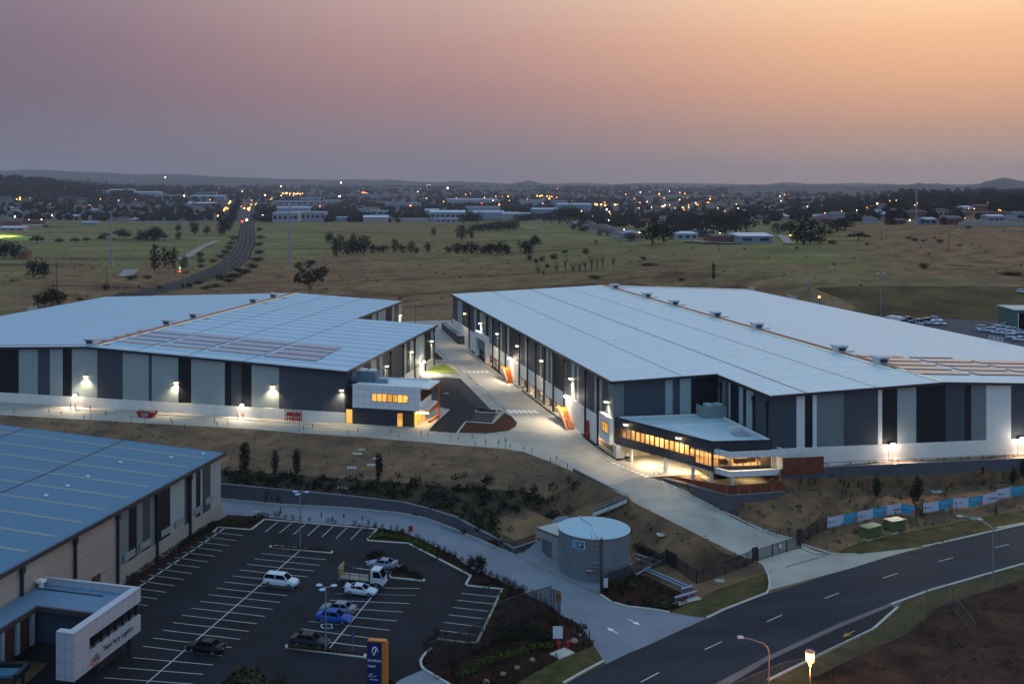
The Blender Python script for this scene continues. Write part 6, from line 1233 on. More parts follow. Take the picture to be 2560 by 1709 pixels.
def tmpl(kind,seed,n=420):
    """tree of unit height and about unit crown width"""
    R=random.Random(seed);m=MB();tr=MB();cl=[];s=.05
    if kind=='round': cl=[(R.uniform(-.24,.24),R.uniform(-.24,.24),R.uniform(.26,.8),R.uniform(.17,.27),.9) for _ in range(11)]+[(0,0,.5,.34,1.1)]
    elif kind=='bush': cl=[(R.uniform(-.28,.28),R.uniform(-.28,.28),R.uniform(.2,.6),R.uniform(.2,.3),.9) for _ in range(8)]+[(0,0,.4,.36,1)]
    elif kind=='dome': cl=[(.34*math.cos(a),.34*math.sin(a),.55+R.uniform(-.05,.05),.2,.7) for a in [k*.9 for k in range(7)]]+[(0,0,.68,.36,.8)]
    elif kind=='column': cl=[(R.uniform(-.1,.1),R.uniform(-.1,.1),.14+.8*k/9,.38*math.sin(.35+2.4*(k/9))**.8*.9+.06,.5) for k in range(10)]
    elif kind=='gum':
        for k in range(42):
            a=k*2.4;r=.44*math.sqrt((k+1)/42)+R.uniform(-.06,.04);z=R.uniform(.45,.93-.5*r*r);cl.append((r*math.cos(a),r*math.sin(a),z,R.uniform(.05,.09),.8));(k%2==0) and tr.cyl((0,0,.12+.02*k),(r*math.cos(a)*.9,r*math.sin(a)*.9,z-.03),.016,.006,5)
        cl.append((0,0,.9,.1,.6));s=.024
    elif kind=='sapling': cl=[(R.uniform(-.12,.12),R.uniform(-.12,.12),R.uniform(.45,.95),.1,1.2) for _ in range(4)];s=.06
    elif kind=='bare':
        for k in range(14): a=k*2.4;z=R.uniform(.2,.6);tr.cyl((0,0,z*.5),(.3*math.cos(a)*R.uniform(.4,1),.3*math.sin(a),z+.4),.012,.004,4)
        cl=[(0,0,.7,.3,.9)];n=int(n*.25);s=.02
    tr.cyl((0,0,-.02),(0,0,.6 if kind!='bush' else .3),.03 if kind!='gum' else .04,.015,6);crown(m,cl,n,s,R);return m,tr
TT={}
def tree_t(kind,var,lm,big=420):
    k=(kind,var,lm,big)
    if k not in TT:
        m,tr=tmpl(kind,var*7+len(kind),big);TT[k]=(m.mesh('crown',LV[lm]),tr.mesh('trunk',pale_bark if kind in('gum','sapling') else bark))
    return TT[k]
def plant(name,loc,h_,w,kind,var,lm,label,cat,group=None,big=420,rz=None):
    cm,tm_=tree_t(kind,var,lm,big);t=thing(name,label,cat,loc,RND.uniform(0,6) if rz is None else rz,group)
    for nm,me in (('crown' if name!='shrub' else 'leaves',cm),('trunk' if name!='shrub' else 'stem',tm_)):
        o=bpy.data.objects.new(nm,me);COL.objects.link(o);o.parent=t;o.scale=(w,w,h_)
    return t
ORD='first second third fourth fifth sixth seventh eighth ninth tenth eleventh twelfth thirteenth fourteenth fifteenth sixteenth seventeenth eighteenth nineteenth twentieth'.split()
def treerow(phrase,s_,kind='round',lm=0,cat='tree',name='tree',big=420):
    """entries base-x,base-y,height-px,width-px in a crop"""
    toks=s_.split();c=CR[toks[0]];its=[tuple(float(v) for v in t.split(',')) for t in toks[1:]];its.sort()
    for i,(x,y,h_,w) in enumerate(its):
        px,py=c[0]+x/c[2],c[1]+y/c[2];p_=hit(px,py);sc_=p_.y/FO*1.28;lb=(ORD[i]+' '+cat+' from the left '+phrase) if len(its)>1 else phrase
        plant(name,p_-Vector((0,0,.2)),h_*sc_,w*sc_*1.2,kind if isinstance(kind,str) else kind[i%len(kind)],i%3,lm,lb,cat,phrase if len(its)>1 else None,big)
treerow('in the left sports fields','A 335,775,21,25 540,772,14,16 688,768,15,17 790,765,15,14 930,760,20,14 970,722,14,14 1095,712,20,22 1142,745,26,26 1045,755,9,9 1260,747,12,15 1508,745,18,15 415,632,10,13','dome')
treerow('in the dense clump on the left sports field','A 1300,742,30,20 1350,745,34,24 1405,745,38,26 1455,742,36,22','bush')
treerow('near the rail crossing at left','A 1640,665,20,16 1635,740,20,14 1780,692,32,24 1835,905,16,16 1850,950,14,18 1900,690,22,20','round')
treerow('beside the railway signal at left','A 1422,1030,56,26 1520,990,42,22 1590,985,40,24 1690,1000,26,20','column')
treerow('in the big dark clump at the left edge','A 40,905,48,42 140,905,45,38','bush');treerow('in the dark pair below the small brick house','A 305,1085,42,34 400,1082,42,30','round')
treerow('in the thicket above the left warehouse roof corner','A 345,1345,30,22 410,1350,40,30 480,1345,46,34 550,1340,36,28','round')
treerow('scattered along the railway bank','A 975,1190,15,16 1220,1105,16,24 1350,1090,12,18 735,1282,9,14 110,1115,8,9 1830,1140,11,18 1740,1165,12,14 1680,1170,12,12 2030,1100,16,28 2110,1080,14,26 2180,1030,13,20 1460,1185,11,12','bush',cat='bush')
treerow('in the dark avenue beside the railway','A 2195,430,26,14 2180,470,30,16 2165,515,32,18 2145,560,34,20 2120,605,34,22 2090,650,34,24 2055,685,34,24 2025,690,30,20','column')
treerow('on the left of the middle paddock row','B 677,770,33,17 715,765,12,14 738,885,44,20 775,850,36,22 845,870,42,26 890,860,40,24 930,860,38,24 990,862,38,36 1080,850,22,20',('bush','column'))
treerow('in the spaced middle paddock row','B 1172,848,20,28 1275,848,27,19 1345,850,22,20 1425,853,24,18 1477,853,16,14 1575,845,20,17',('bush','column'))
treerow('in the right part of the middle paddock row','B 1760,850,18,18 1840,855,28,26 1905,855,25,22 1975,862,33,34 2090,862,24,24 2150,862,30,24 2230,865,34,38 2310,862,26,24 2470,862,38,34 2500,850,14,12','bush')
treerow('lone small tree in the middle paddock','B 1630,700,19,11','round');treerow('of the upright pair before the dark hedge','B 1885,730,29,30 1975,725,28,18','column')
treerow('in the dark belt behind the paddock','B 1900,580,20,24 1965,580,24,26 2030,582,24,28 2020,660,18,22 2080,658,20,24 2140,655,21,26 2200,652,22,26 2260,650,23,28 2320,648,23,28 2370,645,22,26','round')
treerow('in the dark belt by the suburban estate','C 60,575,18,26 130,570,20,28 200,565,20,28 290,560,18,26 360,580,28,30 430,585,34,34 500,590,40,36 570,560,34,30 620,600,36,30 650,615,34,26','round')
treerow('around the paddock edge right of the gap','C 205,795,28,27 675,868,15,16 385,925,17,18 160,930,15,13 218,950,12,13 275,935,13,14 325,993,12,10 565,650,16,16 660,665,16,26 800,700,12,12','round')
treerow('of the thin upright dry trees on the slope','C 930,975,26,18 730,1010,36,22 780,1000,30,16 830,1000,32,16 490,1015,32,20 560,1030,24,24 620,1030,26,24 670,1025,30,22 240,1050,24,18 290,1060,16,14 410,1040,26,16','bare',3)
treerow('on the open grass slope','C 765,1088,11,26 1275,968,8,38 1210,912,8,14 490,855,9,14 770,765,9,8 1560,1100,6,16 1095,932,4,6 1170,935,4,6','bush',cat='bush')
treerow('of the big trees beside the farmhouse','C 1095,745,20,26 1290,775,60,58 1385,740,44,40 1460,725,42,40 1560,700,42,42 1640,690,40,40 1740,690,44,40 1850,700,54,56 1960,690,44,40 2050,680,46,56 2150,660,52,50 1770,720,18,28','round')
treerow('tall sparse sapling on the grass behind the right warehouse','C 1840,1180,58,20','sapling',1)
treerow('of the dark trees beside the farm road','D 210,675,32,36 100,675,24,34 330,782,62,52 270,770,30,28 390,778,34,34 465,735,42,36 560,690,16,16 480,778,20,22 590,778,12,22 630,662,32,44 710,640,30,40','round')
treerow('wide flat topped tree alone on the right hill','D 830,742,21,38','dome')
treerow('scattered on the dry right hill','D 1435,992,15,22 1345,742,9,16 1575,755,10,14 1760,790,7,12 910,780,7,9 1080,715,4,6 270,815,7,8 2200,1052,9,42 2260,1052,8,40 1480,865,5,7 1400,805,5,5 1850,630,8,12 1300,725,8,14 1420,750,7,8 1530,720,6,7','bush',cat='bush')
treerow('along the skyline behind the right houses','D 1330,445,26,26 1380,445,30,26 1470,440,32,26 1560,440,28,30 1700,440,36,32 1780,445,28,36 1860,445,26,36 1950,445,26,34 2010,430,40,30 2120,450,24,34 2200,455,26,34 2290,460,34,44 2349,465,36,44','round')
treerow('in front of the right hand houses','D 720,470,24,30 790,480,26,34 960,500,20,18 1120,470,22,26 1250,470,20,26 1560,475,20,24 1720,520,22,30 2080,480,16,20 2280,470,22,24 1120,595,22,24 1420,595,14,10 1600,595,16,20','round')
# the lone gum behind the left warehouse
g0=Vector(((775-CX)*452/FO,452,0));g0.z=gz(g0.x,g0.y);hh=CZ-(645-HY)*452/FO-g0.z
plant('tree',g0,hh,17,'gum',1,5,'large spreading gum tree with pale branches behind the left warehouse roof','tree',None,2600,1.0)
# near planting
p_=hit(*P1('J 412,595'))
for s_,h_,w,lb in (('J 412,592',6.2,2.9,'tallest dark conifer on the planted slope nearest the lower warehouse'),('J 688,590',4.6,1.9,'small grey conifer between the two bigger conifers'),('J 885,600',4.9,2.1,'dark conifer to the right of the small grey conifer'),('J 1640,655',5.3,1.9,'slim dark conifer at the right end of the slope kerb')):
    plant('conifer',hit(*P1(s_)),h_,w,'column',len(lb)%3,0,lb,'conifer',None,700)
for s_,h_,w,lb in (('M 995,800',3.0,1.7,'small dark oval tree left of the tree pair above the banners'),('M 1345,870',3.1,1.6,'front tree of the pair at the banner corner'),('M 1380,810',3.3,1.7,'rear tree of the pair at the banner corner'),('M 1972,630',2.1,.9,'thin young tree before the block wall at right'),('M 2255,680',2.6,1.3,'dark young tree behind the sagging banner'),('M 2345,620',2.8,1.3,'dark young tree at the right edge above the banners')):
    plant('tree',hit(*P1(s_)),h_*1.15,w*1.15,'column' if 'thin' not in lb else 'sapling',len(lb)%3,0,lb,'tree',None,600)
for i,s_ in enumerate('M 300,720;M 430,735;M 660,735;M 830,745;M 700,760;M 740,780;M 860,770'.split(';')):
    plant('tree',hit(*P1(s_)),2.4,1.1,'sapling',i%3,4,ORD[i]+' feathery young tree from the left below the long block wall','tree','young trees below the long block wall',160)
plant('tree',Vector((-18.7,112,0)),5.3,7.4,'round',1,1,'dark brown tree crown cut by the bottom edge of the photo','tree',None,2200)
plant('tree',Vector((-15.4,111.5,0)),4.4,3.4,'round',2,1,'smaller dark crown at the bottom edge right of the big brown one','tree',None,900)
plant('shrub',Vector((-8.7,112,0)),4.0,1.4,'bush',0,0,'small dark shrub at the bottom edge left of the pylon sign','shrub')
def shrubs(s_,h_,w,phrase,kind='bush',lm=0,jit=.25,name='shrub',cat='shrub',big=160,dz=0):
    for i,(px,py) in enumerate(P(s_)):
        p_=hit(px,py,dz);f=RND.uniform(1-jit,1+jit);plant(name,p_,h_*f,w*f*RND.uniform(.9,1.1),kind,i%3,lm,phrase,cat,phrase,big)
shrubs('J 628,980 697,978 727,975 790,995 855,1000 922,1005 1005,1015 1170,1025 1215,1032 1240,1035 1425,1050 1548,1055 1612,1065 1675,1075 1748,1100 1808,1100 1858,1120 1910,1135',1.35,.95,'small round shrub in the hedge row along the top of the car park')
shrubs('J 1112,1015 1490,1048 1318,1035 740,978',1.8,.7,'thin taller sapling in the hedge row along the top of the car park','sapling',0)
shrubs('J 1995,1195 2042,1215 2092,1240 2140,1262 2190,1290 2240,1308 2290,1330 2330,1350 Q 20,200 405,385 452,405 492,425 565,465 355,360',1.5,1.0,'dark shrub in the hedge row beside the curving lower lane')
shrubs('Q 660,545 710,550 755,560',3.3,2.0,'tall bushy shrub in the clump beside the lane','bush',0,.15,big=420)
shrubs('Q 835,605 885,630 950,655 975,665 1040,700 1000,690 1090,735 1130,745 1110,760 870,660 790,640',1.6,1.2,'dark shrub between the small parking bays and the lane',big=220)
shrubs('Q 1205,770 1235,790 1330,850 1290,830 1345,880',1.3,.7,'small upright shrub behind the sliding gate','column')
shrubs('Q 1655,1080 1685,1110 1705,1140 1735,1165 1600,1100',1.6,.9,'grey upright shrub at the edge of the corner garden','sapling',4)
shrubs('Q 1000,1545 1040,1530 1080,1510 1120,1490 1160,1470 1200,1450 1240,1425 1280,1405 1320,1385 1360,1365 1400,1350 1435,1335',.75,.95,'low golden shrub edging the verge lawn','bush',1)
shrubs('Q 1610,1270 1650,1250 1700,1225 1745,1205 1720,1220',.8,1.0,'low golden shrub by the lane corner','bush',1)
shrubs('Q 330,1140 300,1180 260,1210 240,1240 350,1100 410,1180 425,1150 230,1270 270,1250',1.5,1.0,'reddish shrub at the end of the small parking bays','bush',3)
shrubs('Q 830,930 860,880 900,830 935,780 960,740 800,1000 780,1050 745,1090 880,950 1000,700 985,850',1.0,1.3,'low green shrub on the strip right of the small parking bays','bush',2)
hd=MB();RH=random.Random(5)
def hedge(label,s_,h_,w,lm,den=60):
    pts=res(P(s_),.8);t=MB()
    for p_ in pts: crown(t,[(p_.x-pts[0].x+RH.uniform(-.15,.15),p_.y-pts[0].y,p_.z-pts[0].z+h_*.5,w*.6,h_/w)],den,.14,RH)
    o=t.build('hedge',LV[lm]);o.location=pts[0];tag(o,label,'hedge')
hedge('bright green low hedge diagonal across the corner garden','Q 560,1500 700,1440 850,1370 980,1330',.9,1.1,2)
hedge('dark green hedge behind the bright one in the corner garden','Q 1000,1310 1150,1275 1300,1245 1380,1235',.8,1.0,2)
hedge('dark leafy mass of planting in the middle of the corner garden','Q 900,1200 1000,1170 1080,1120 1160,1090 1250,1150 1350,1170',1.6,2.2,0,150)
hedge('loose dark green hedge between the lower warehouse and the car park','I 1150,1560 1400,1385 1600,1260 1850,1105 2000,1050',.9,1.7,0,110)
hedge('olive planting in the bed at the top corner of the car park','J 80,1060 200,1050 330,1050 450,1030 560,975',.8,1.8,1,110)
hedge('green groundcover hedge in the wedge bed beside the lane','J 1560,1160 1700,1140 1850,1170 1950,1200 2150,1300',.5,1.9,2,90)
hedge('thin planting in the upper traffic island','O 680,302 900,318 1180,348',.4,.5,1,30);hedge('thin planting in the lower traffic island','O 830,1222 1100,1255 1160,1262 1180,1268 1320,1290',.5,.6,1,36)
hedge('dark planting in the right traffic island','O 1790,560 1850,520 1930,570 2000,605',.8,1.5,0,120);hedge('dark planting in the small traffic island','O 1565,425 1620,395 1670,405',1.0,1.2,0,120)
hedge('dark low planting behind the small lower bays of the upper parking area','F 2040,1195 2150,1200 2230,1208',.4,.8,0,60)
hedge('dark bushes behind the water tank','K 1750,1270 1850,1330 1950,1370',1.0,1.6,0,140)
hedge('olive grasses at the foot of the tank fence','R 60,700 150,660 260,640 300,700',.8,1.4,1,90)
hedge('shaggy planting patch at the road end of the tank garden','R 500,850 560,820 590,870',.8,1.4,1,120)
shrubs('R 270,620 270,650 265,680 265,710 330,620 325,650 320,680 320,710 320,740 385,620 380,650 375,700 370,730 370,760 435,640 430,670 425,700 425,730 425,760 420,790 480,640 475,670 470,700 465,730 460,760 455,790 530,690 525,720 520,750 515,780 390,800 385,830 385,860 345,800 310,830 300,850 420,830 440,850',.7,.65,'small black tufted plant in the rows of the tank garden','bush',0,big=90)
sap='E 130,1240;E 450,1255;E 560,1272;E 770,1290;E 970,1285;E 1210,1302;E 1330,1310;E 1565,1320;E 1580,1350;E 1697,1370;E 1970,1362;E 1990,1375;E 2090,1350;F 435,1405;F 520,1408;F 840,1422;F 937,1428;F 1235,1440;F 1310,1448;F 1515,1462;F 1580,1470;F 1787,1490;F 1862,1498;F 1983,1512;F 2105,1525;F 2228,1540;F 2290,1545;K 250,345;K 345,325;K 465,350;K 530,340;K 570,375;K 695,400;K 770,415;K 940,515;K 998,500;K 1025,570;K 1095,580'
for i,s_ in enumerate(sap.split(';')): plant('tree',hit(*P1(s_)),RND.uniform(1.3,2.4),.7,'sapling' if i%3 else 'column',i%3,3 if i%2 else 1,'young staked sapling along the edge of the upper yard','tree','young saplings along the edge of the upper yard',60)
shrubs('G 2,0',1,1,'x') if 0 else None
for i in range(16): p_=Vector(FRt.w(29.5+i*4.4,-22.9,9));plant('shrub',p_,.75,.9,'bush',i%3,0,'small dark shrub behind the black railing on the long block wall','shrub','shrubs behind the black railing on the long block wall',120)
# ground cover nobody could count: slope planting and dry tufts
def scatter(name,regs,n,h_,w,lm,seed,cond=None,mats=None,cards=14,sz=.2):
    R=random.Random(seed);m=MB();tri=[(f,r) for f,r in zip(faces,freg) if r in regs];A=[]
    for f,_ in tri:
        a,b,c=[Vector(GV[i]) for i in f[:3]];A.append((b-a).cross(c-a).length/2)
    cum=np.cumsum(A);k=0;tries=0
    while k<n and tries<n*30:
        tries+=1;j=int(np.searchsorted(cum,R.random()*cum[-1]));f=tri[j][0];a,b,c=[Vector(GV[i]) for i in f[:3]];u,v=R.random(),R.random()
        if u+v>1:u,v=1-u,1-v
        p_=a+(b-a)*u+(c-a)*v
        if cond and not cond(p_): continue
        s=R.uniform(.5,1.4);crown(m,[(p_.x,p_.y,p_.z+h_*s*.4,w*s,h_/w)],cards,sz*s,R,0);k+=1
    o=m.build(name,mats or LV[lm]);tag(o,kind='stuff');return o
ri=lambda nm:{i for i,r in enumerate(REG) if r[0]==nm}
def pxy(p_): return CX+FO*p_.x/p_.y,HY+FO*(CZ-p_.z)/p_.y
scatter('slope_planting',ri('garden_slope'),300,.6,.7,0,1,cards=24,sz=.2)
def c1_(p_): x,y=pxy(p_);return 545<x<1440 and 1190<y<1330
scatter('slope_bushes',{NB}|ri('garden_slope'),90,.9,.9,0,2,c1_,cards=34,sz=.25)
def c2_(p_): x,y=pxy(p_);return (1560<x<2700 and 1180<y<1420 and gz(p_.x,p_.y)<8)
scatter('bank_tufts',{NB},520,.4,.35,1,4,c2_,cards=9,sz=.14)
def c3_2(p_): x,y=pxy(p_);return (-100<x<1600 and 1040<y<1300)
scatter('dry_grass_tufts',{NB},1000,.2,.25,0,5,c3_2,mats=mat('dry grass blades','#6b563a',.95,0,1.,col2='#4a3826'),cards=6,sz=.12)
def c4_(p_): x,y=pxy(p_);return x>1950 and y>1440
scatter('weeds',ri('dark_field')|{NB},900,.22,.35,1,6,c4_,mats=mat('brown weeds','#4a3a28',.95,0,1.,col2='#2a1f16'),cards=7,sz=.14)
scatter('garden_groundcover',ri('garden_bed'),500,.35,.5,0,7,lambda p_:p_.x>-12,cards=16,sz=.16)
def c5_(p_): return 260<p_.y<900
scatter('paddock_tussocks',{-1},900,.4,.8,0,8,c5_,mats=mat('paddock tussock','#3f3523',.95,0,.3,col2='#2b2a19'),cards=5,sz=.5)

rk=[]
for s_,w,lb,c in (('Q 1600,1190',.8,'largest pale boulder right of the red hydrants','#857a70'),('Q 1215,1362',.65,'pale boulder below the dark hedge of the corner garden','#7f7063'),('Q 1075,1437',.65,'pinkish boulder between two others in the corner garden','#84695a'),('Q 948,1492',.65,'upright boulder lower in the corner garden','#84695a'),('Q 793,1562',.7,'boulder at the bottom edge of the corner garden','#84695a'),('Q 1475,1075',.5,'orange boulder beside the white notice board','#b07a30'),('Q 1653,1125',.35,'tiny pale rock near the lane edge of the corner garden','#b0a89c')):
    m=MB();m.sph((0,0,.3),.5,9,6,0,.75);r=random.Random(lb);m.v=[(x*r.uniform(.8,1.15),y*r.uniform(.8,1.15),z*r.uniform(.85,1.1)) for x,y,z in m.v]
    o=m.build('boulder',mat('boulder '+c,c,.9,.15,2.));o.location=hit(*P1(s_));o.scale=(w*1.15,w*1.15,w*1.15);o.rotation_euler=(0,0,r.uniform(0,6));tag(o,lb,'boulder')

treerow('in the scrub on the left of the railway curve','A 1950,940,10,22 2030,900,11,24 2080,860,12,24 2110,820,12,22 2130,780,12,20 2145,730,12,20 1850,985,9,20 1700,1040,8,18','bush',4,cat='bush')
treerow('in the scrub on the right of the railway curve','A 2349,930,12,30 2300,990,13,32 2240,1040,13,34 2180,1075,12,30 2100,1120,11,28 1980,1165,10,26 1900,1185,9,24 2370,860,12,26 2385,790,11,22 2390,720,10,20 2375,650,9,16','bush',0,cat='bush')
# ================================================================ THE DISTANT TOWN
R=random.Random(21)
WL=[mat('far wall pale','#8e9199',.7,.06,.1),mat('far wall cream','#9a8f86',.7),mat('far wall brick','#6a4538',.8),mat('far wall blue grey','#77828f',.7)]
RFm=[mat('far roof zinc','#8f9aa8',.5),mat('far roof tile','#5e342c',.8,.2,.3),mat('far roof slate','#4a4e58',.7),mat('far roof pale','#b5bac3',.5),mat('far roof brown','#4a3a34',.8),mat('far roof blue','#5d7fa0',.5)]
win_f=mat('far lit window','#ffc070',.5,emit='#ffb060',es=3)
RECT=[]
def building(px0,px1,pyb,hp,wl,rf,label,dep=40,shape='gable',wins=0,cat='building',stripe=None,doors=0):
    p_=hit((px0+px1)/2,pyb);sc_=p_.y/FO;w=(px1-px0)*sc_;h_=hp*sc_;t=thing('far_building' if cat=='building' else 'house',label,cat,p_);RECT.append((px0,px1,pyb-hp,pyb))
    m=MB();m.box(-w/2,w/2,0,dep,-3,h_);m.build('wall',WL[wl],t);m=MB();r=min(h_*.35,3 if cat=='building' else 2.2)
    if shape=='gable': v=[(-w/2-.5,-.5,h_),(w/2+.5,-.5,h_),(w/2+.5,dep+.5,h_),(-w/2-.5,dep+.5,h_),(-w/2,dep/2,h_+r),(w/2,dep/2,h_+r)];m.add(v,[(0,1,5,4),(2,3,4,5),(1,2,5),(3,0,4)])
    elif shape=='hip': v=[(-w/2-.5,-.5,h_),(w/2+.5,-.5,h_),(w/2+.5,dep+.5,h_),(-w/2-.5,dep+.5,h_),(-w/4,dep/2,h_+r),(w/4,dep/2,h_+r)];m.add(v,[(0,1,5,4),(2,3,4,5),(1,2,5),(3,0,4)])
    else: m.box(-w/2-.3,w/2+.3,-.3,dep+.3,h_,h_+.5)
    m.build('roof',RFm[rf],t)
    if wins:
        for k in range(wins):
            m=MB();x=-w/2+w*(k+.5)/wins;m.box(x-w/wins*.28,x+w/wins*.28,-.12,0,h_*.35,h_*.7);m.build('window',WL[3] if stripe is None and 0 else (win_d if stripe is None else MATS['navy gutter']),t)
    return t
B_='building'
for a in ((188,266,485,9,0,3,'white office block with a row of dark windows far at left',40,'flat',8),(272,330,487,11,3,0,'long grey shed right of the far white office block',50,'gable',0),(331,398,492,11,0,0,'pale shed right of the long grey shed far at left',50,'gable',0),(399,441,498,9,3,2,'low slate roofed shed far left of the railway',40,'gable',0),(433,497,478,5,3,0,'thin distant shed roof left of the railway avenue',60,'flat',0),
 (493,541,491,11,0,2,'distant apartment block left of the railway avenue',25,'flat',7),(477,561,499,8,3,0,'grey blue sheds before the apartment block',40,'gable',0),(488,534,517,8,2,3,'low shed with pale roof and brick wall near the railway avenue',40,'gable',0),
 (681,745,556,24,0,3,'tall white factory block at the paddock edge right of the railway',40,'flat',5),(740,812,553,22,0,0,'long white factory wing right of the tall white block',50,'flat',6),(690,775,531,11,0,0,'pale roofed factory behind the white factory',60,'gable',0),(680,816,514,11,0,3,'row of white units with dark arches beyond the factory',40,'flat',9),(745,800,500,6,0,0,'thin white shed beyond the row of units',40,'flat',0),(816,850,508,8,0,3,'white stepped building at the right end of the units',30,'flat',0),
 (840,872,552,8,3,3,'small pale shed in the trees by the paddock edge',30,'flat',0),(896,914,532,10,3,0,'narrow blue grey building between trees',30,'flat',0),(908,948,531,10,1,4,'cream building with brown roof beyond the paddock',40,'gable',0),(926,976,540,12,3,0,'flat pale building with a dark window band beyond the paddock',40,'flat',3),(908,971,556,13,1,3,'low white roofed shed right at the paddock edge',30,'gable',0),(962,1053,516,8,3,0,'long grey roof behind dark trees in the town centre',50,'flat',0),
 (1062,1098,537,11,3,0,'grey sheds left of the striped blue building',40,'gable',0),(1075,1164,550,19,0,3,'white shed with dark blue vertical stripes beyond the paddock',45,'gable',7),(1003,1072,556,9,1,0,'low cream wall building at the paddock edge',20,'flat',0),(1090,1153,557,10,0,0,'low white units below the striped shed',25,'flat',5),(1117,1246,506,7,0,0,'very long pale shed roof in the middle distance',60,'gable',0),(1166,1251,531,13,0,0,'big pale warehouse on the small green rise',60,'flat',0),(1184,1262,547,16,0,0,'pale shed in front of the big warehouse on the rise',50,'gable',0),(1257,1300,549,14,1,0,'beige shed right of the pale sheds',40,'gable',0),
 (1375,1416,509,7,3,5,'bright blue roofed building among far lights',40,'flat',0),(1394,1480,526,14,3,0,'wide grey shed behind the estate trees',60,'gable',0),(1332,1397,536,12,3,0,'pair of grey sheds left of the wide one',50,'gable',0),(1280,1329,547,13,1,3,'beige flat shed at the end of the tree belt',45,'flat',0),(1300,1362,510,9,0,0,'pale factory roof above the grey sheds',50,'flat',0),(895,960,497,7,3,5,'blue tinted distant building left of centre',40,'flat',0)):
    building(*a)
for a in ((204,243,563,7,3,0,'green grey pavilion on the edge of the left fields',14,'gable',0,'house'),(0,60,578,9,1,3,'white roofed clubhouse beside the floodlit pitch',18,'gable',3,'house'),(55,106,569,5,1,3,'long white wall below the red roofs at left',6,'flat',0,'house'),(0,48,563,9,2,1,'red brick houses row at the far left edge',12,'hip',0,'house'),(52,108,560,8,2,1,'long red roofed house left of the floodlights',12,'hip',0,'house'),
 (45,68,648,17,2,4,'small brick house with an orange lamp at left',9,'gable',0,'house'),(1693,1745,600,16,0,3,'farmhouse with pale roof and a glowing orange porch',12,'hip',3,'house'),(1725,1775,585,9,0,0,'pale outbuilding behind the farmhouse',10,'gable',0,'house'),(1782,1862,606,15,2,4,'brown roofed farm shed right of the farmhouse',22,'gable',0,'house'),(1848,1932,608,18,3,3,'large white roofed farm shed',30,'gable',2,'house'),
 (2062,2097,540,9,2,1,'red roofed house among trees on the right',12,'hip',0,'house'),(2274,2323,547,17,2,1,'pink red roofed house by the tall steel pole',12,'hip',0,'house'),(2312,2342,561,13,3,0,'house with solar roof right of the tall pole',12,'gable',2,'house'),(2228,2265,561,11,2,4,'brick house with white garage left of the tall pole',12,'gable',2,'house'),(2345,2372,543,17,1,4,'tall cream house right of the pole',12,'hip',2,'house'),
 (2370,2405,562,17,2,2,'slate roofed house above the long cream fence',12,'gable',2,'house'),(2402,2436,533,14,0,0,'white upper floor house on the right ridge',12,'hip',3,'house'),(2389,2436,528,10,2,1,'left red roof of the ridge pair',12,'hip',0,'house'),(2440,2483,528,13,2,1,'right red roof of the ridge pair',12,'hip',0,'house'),(2472,2512,555,14,3,0,'pale blue two storey house on the right',12,'gable',3,'house'),(2455,2536,541,10,2,1,'long dark red roofs on the right',12,'hip',0,'house'),(2535,2575,550,16,0,2,'white gabled house at the right edge',12,'gable',1,'house'),(2430,2475,563,9,1,2,'low house behind the cream fence',12,'hip',0,'house'),(2498,2540,565,9,2,2,'dark house right of the cream fence',12,'hip',0,'house')):
    building(*a)
def wallfence(label,s_,h_,m_):
    pts=res(P(s_),20);t=MB()
    for a,b in zip(pts,pts[1:]): t.bar(a-pts[0]+Vector((0,0,h_/2)),b-pts[0]+Vector((0,0,h_/2)),.3,h_)
    o=t.build('fence',m_);o.location=pts[0];tag(o,label,'fence')
wallfence('long cream boundary fence below the right hand houses','D 1745,603 2040,605 2500,607',3,WL[1]);wallfence('pale boundary fence curving round the suburban estate','C 700,672 860,692 1000,722 1060,738',2.6,WL[1]);wallfence('white estate fence along the far edge of the left fields','A 1380,580 1560,580 1750,590',2.2,WL[0])
# small houses of the suburbs, each its own object, sharing two-part templates
HT=[]
for i,(wl_,rf_) in enumerate(((1,1),(2,4),(0,2),(1,2),(2,1),(0,0))):
    t=thing('house','small far house','house',(0,0,-500));m=MB();m.box(-8,8,0,11,-3,3);m.build('wall',WL[wl_],t);m=MB();m.add([(-8.7,-.7,3),(8.7,-.7,3),(8.7,11.7,3),(-8.7,11.7,3),(-3,5.5,5.4),(3,5.5,5.4)],[(0,1,5,4),(2,3,4,5),(1,2,5),(3,0,4)]);m.build('roof',RFm[rf_],t)
    HT.append(t)
HN=['cream walled house with terracotta roof','brick house with brown roof','white house with slate roof','cream house with slate roof','brick house with terracotta roof','white house with pale metal roof']
ZN=[((1450,1600),(548,596),44,'in the fenced estate'),((1560,2060),(515,560),68,'in the suburb behind the farmhouse trees'),((2060,2600),(512,556),55,'on the right hand rise'),((-60,520),(500,552),60,'in the dark suburb beyond the left fields'),((820,1300),(495,530),18,'in the middle town'),((1300,2200),(488,512),40,'in the far suburbs right of centre')]
ZN_first=True;used=[False]*6
for (x0,x1),(y0,y1),n,ph in ZN:
    for k in range(n):
        px,py=R.uniform(x0,x1),R.uniform(y0,y1)
        if x0==1450 and py<548+(px-1450)*.33: py=548+(px-1450)*.33+R.uniform(0,8)
        if x0==1450 and py>565+(px-1450)*.30: py=563+(px-1450)*.28
        if any(a-8<px<b+8 and c-3<py<d+4 for a,b,c,d in RECT): continue
        i=R.randrange(6);p_=hit(px,py);lb='small '+HN[i]+' '+ph;rz=R.choice((0,.3,-.3,1.2))
        if not used[i]: used[i]=True;o=HT[i];o.location=p_;o.rotation_euler=(0,0,rz);o['label']=lb;o['group']='small houses '+ph
        else: dup(HT[i],p_,rz,lb,'small houses '+ph,R.uniform(.8,1.25))
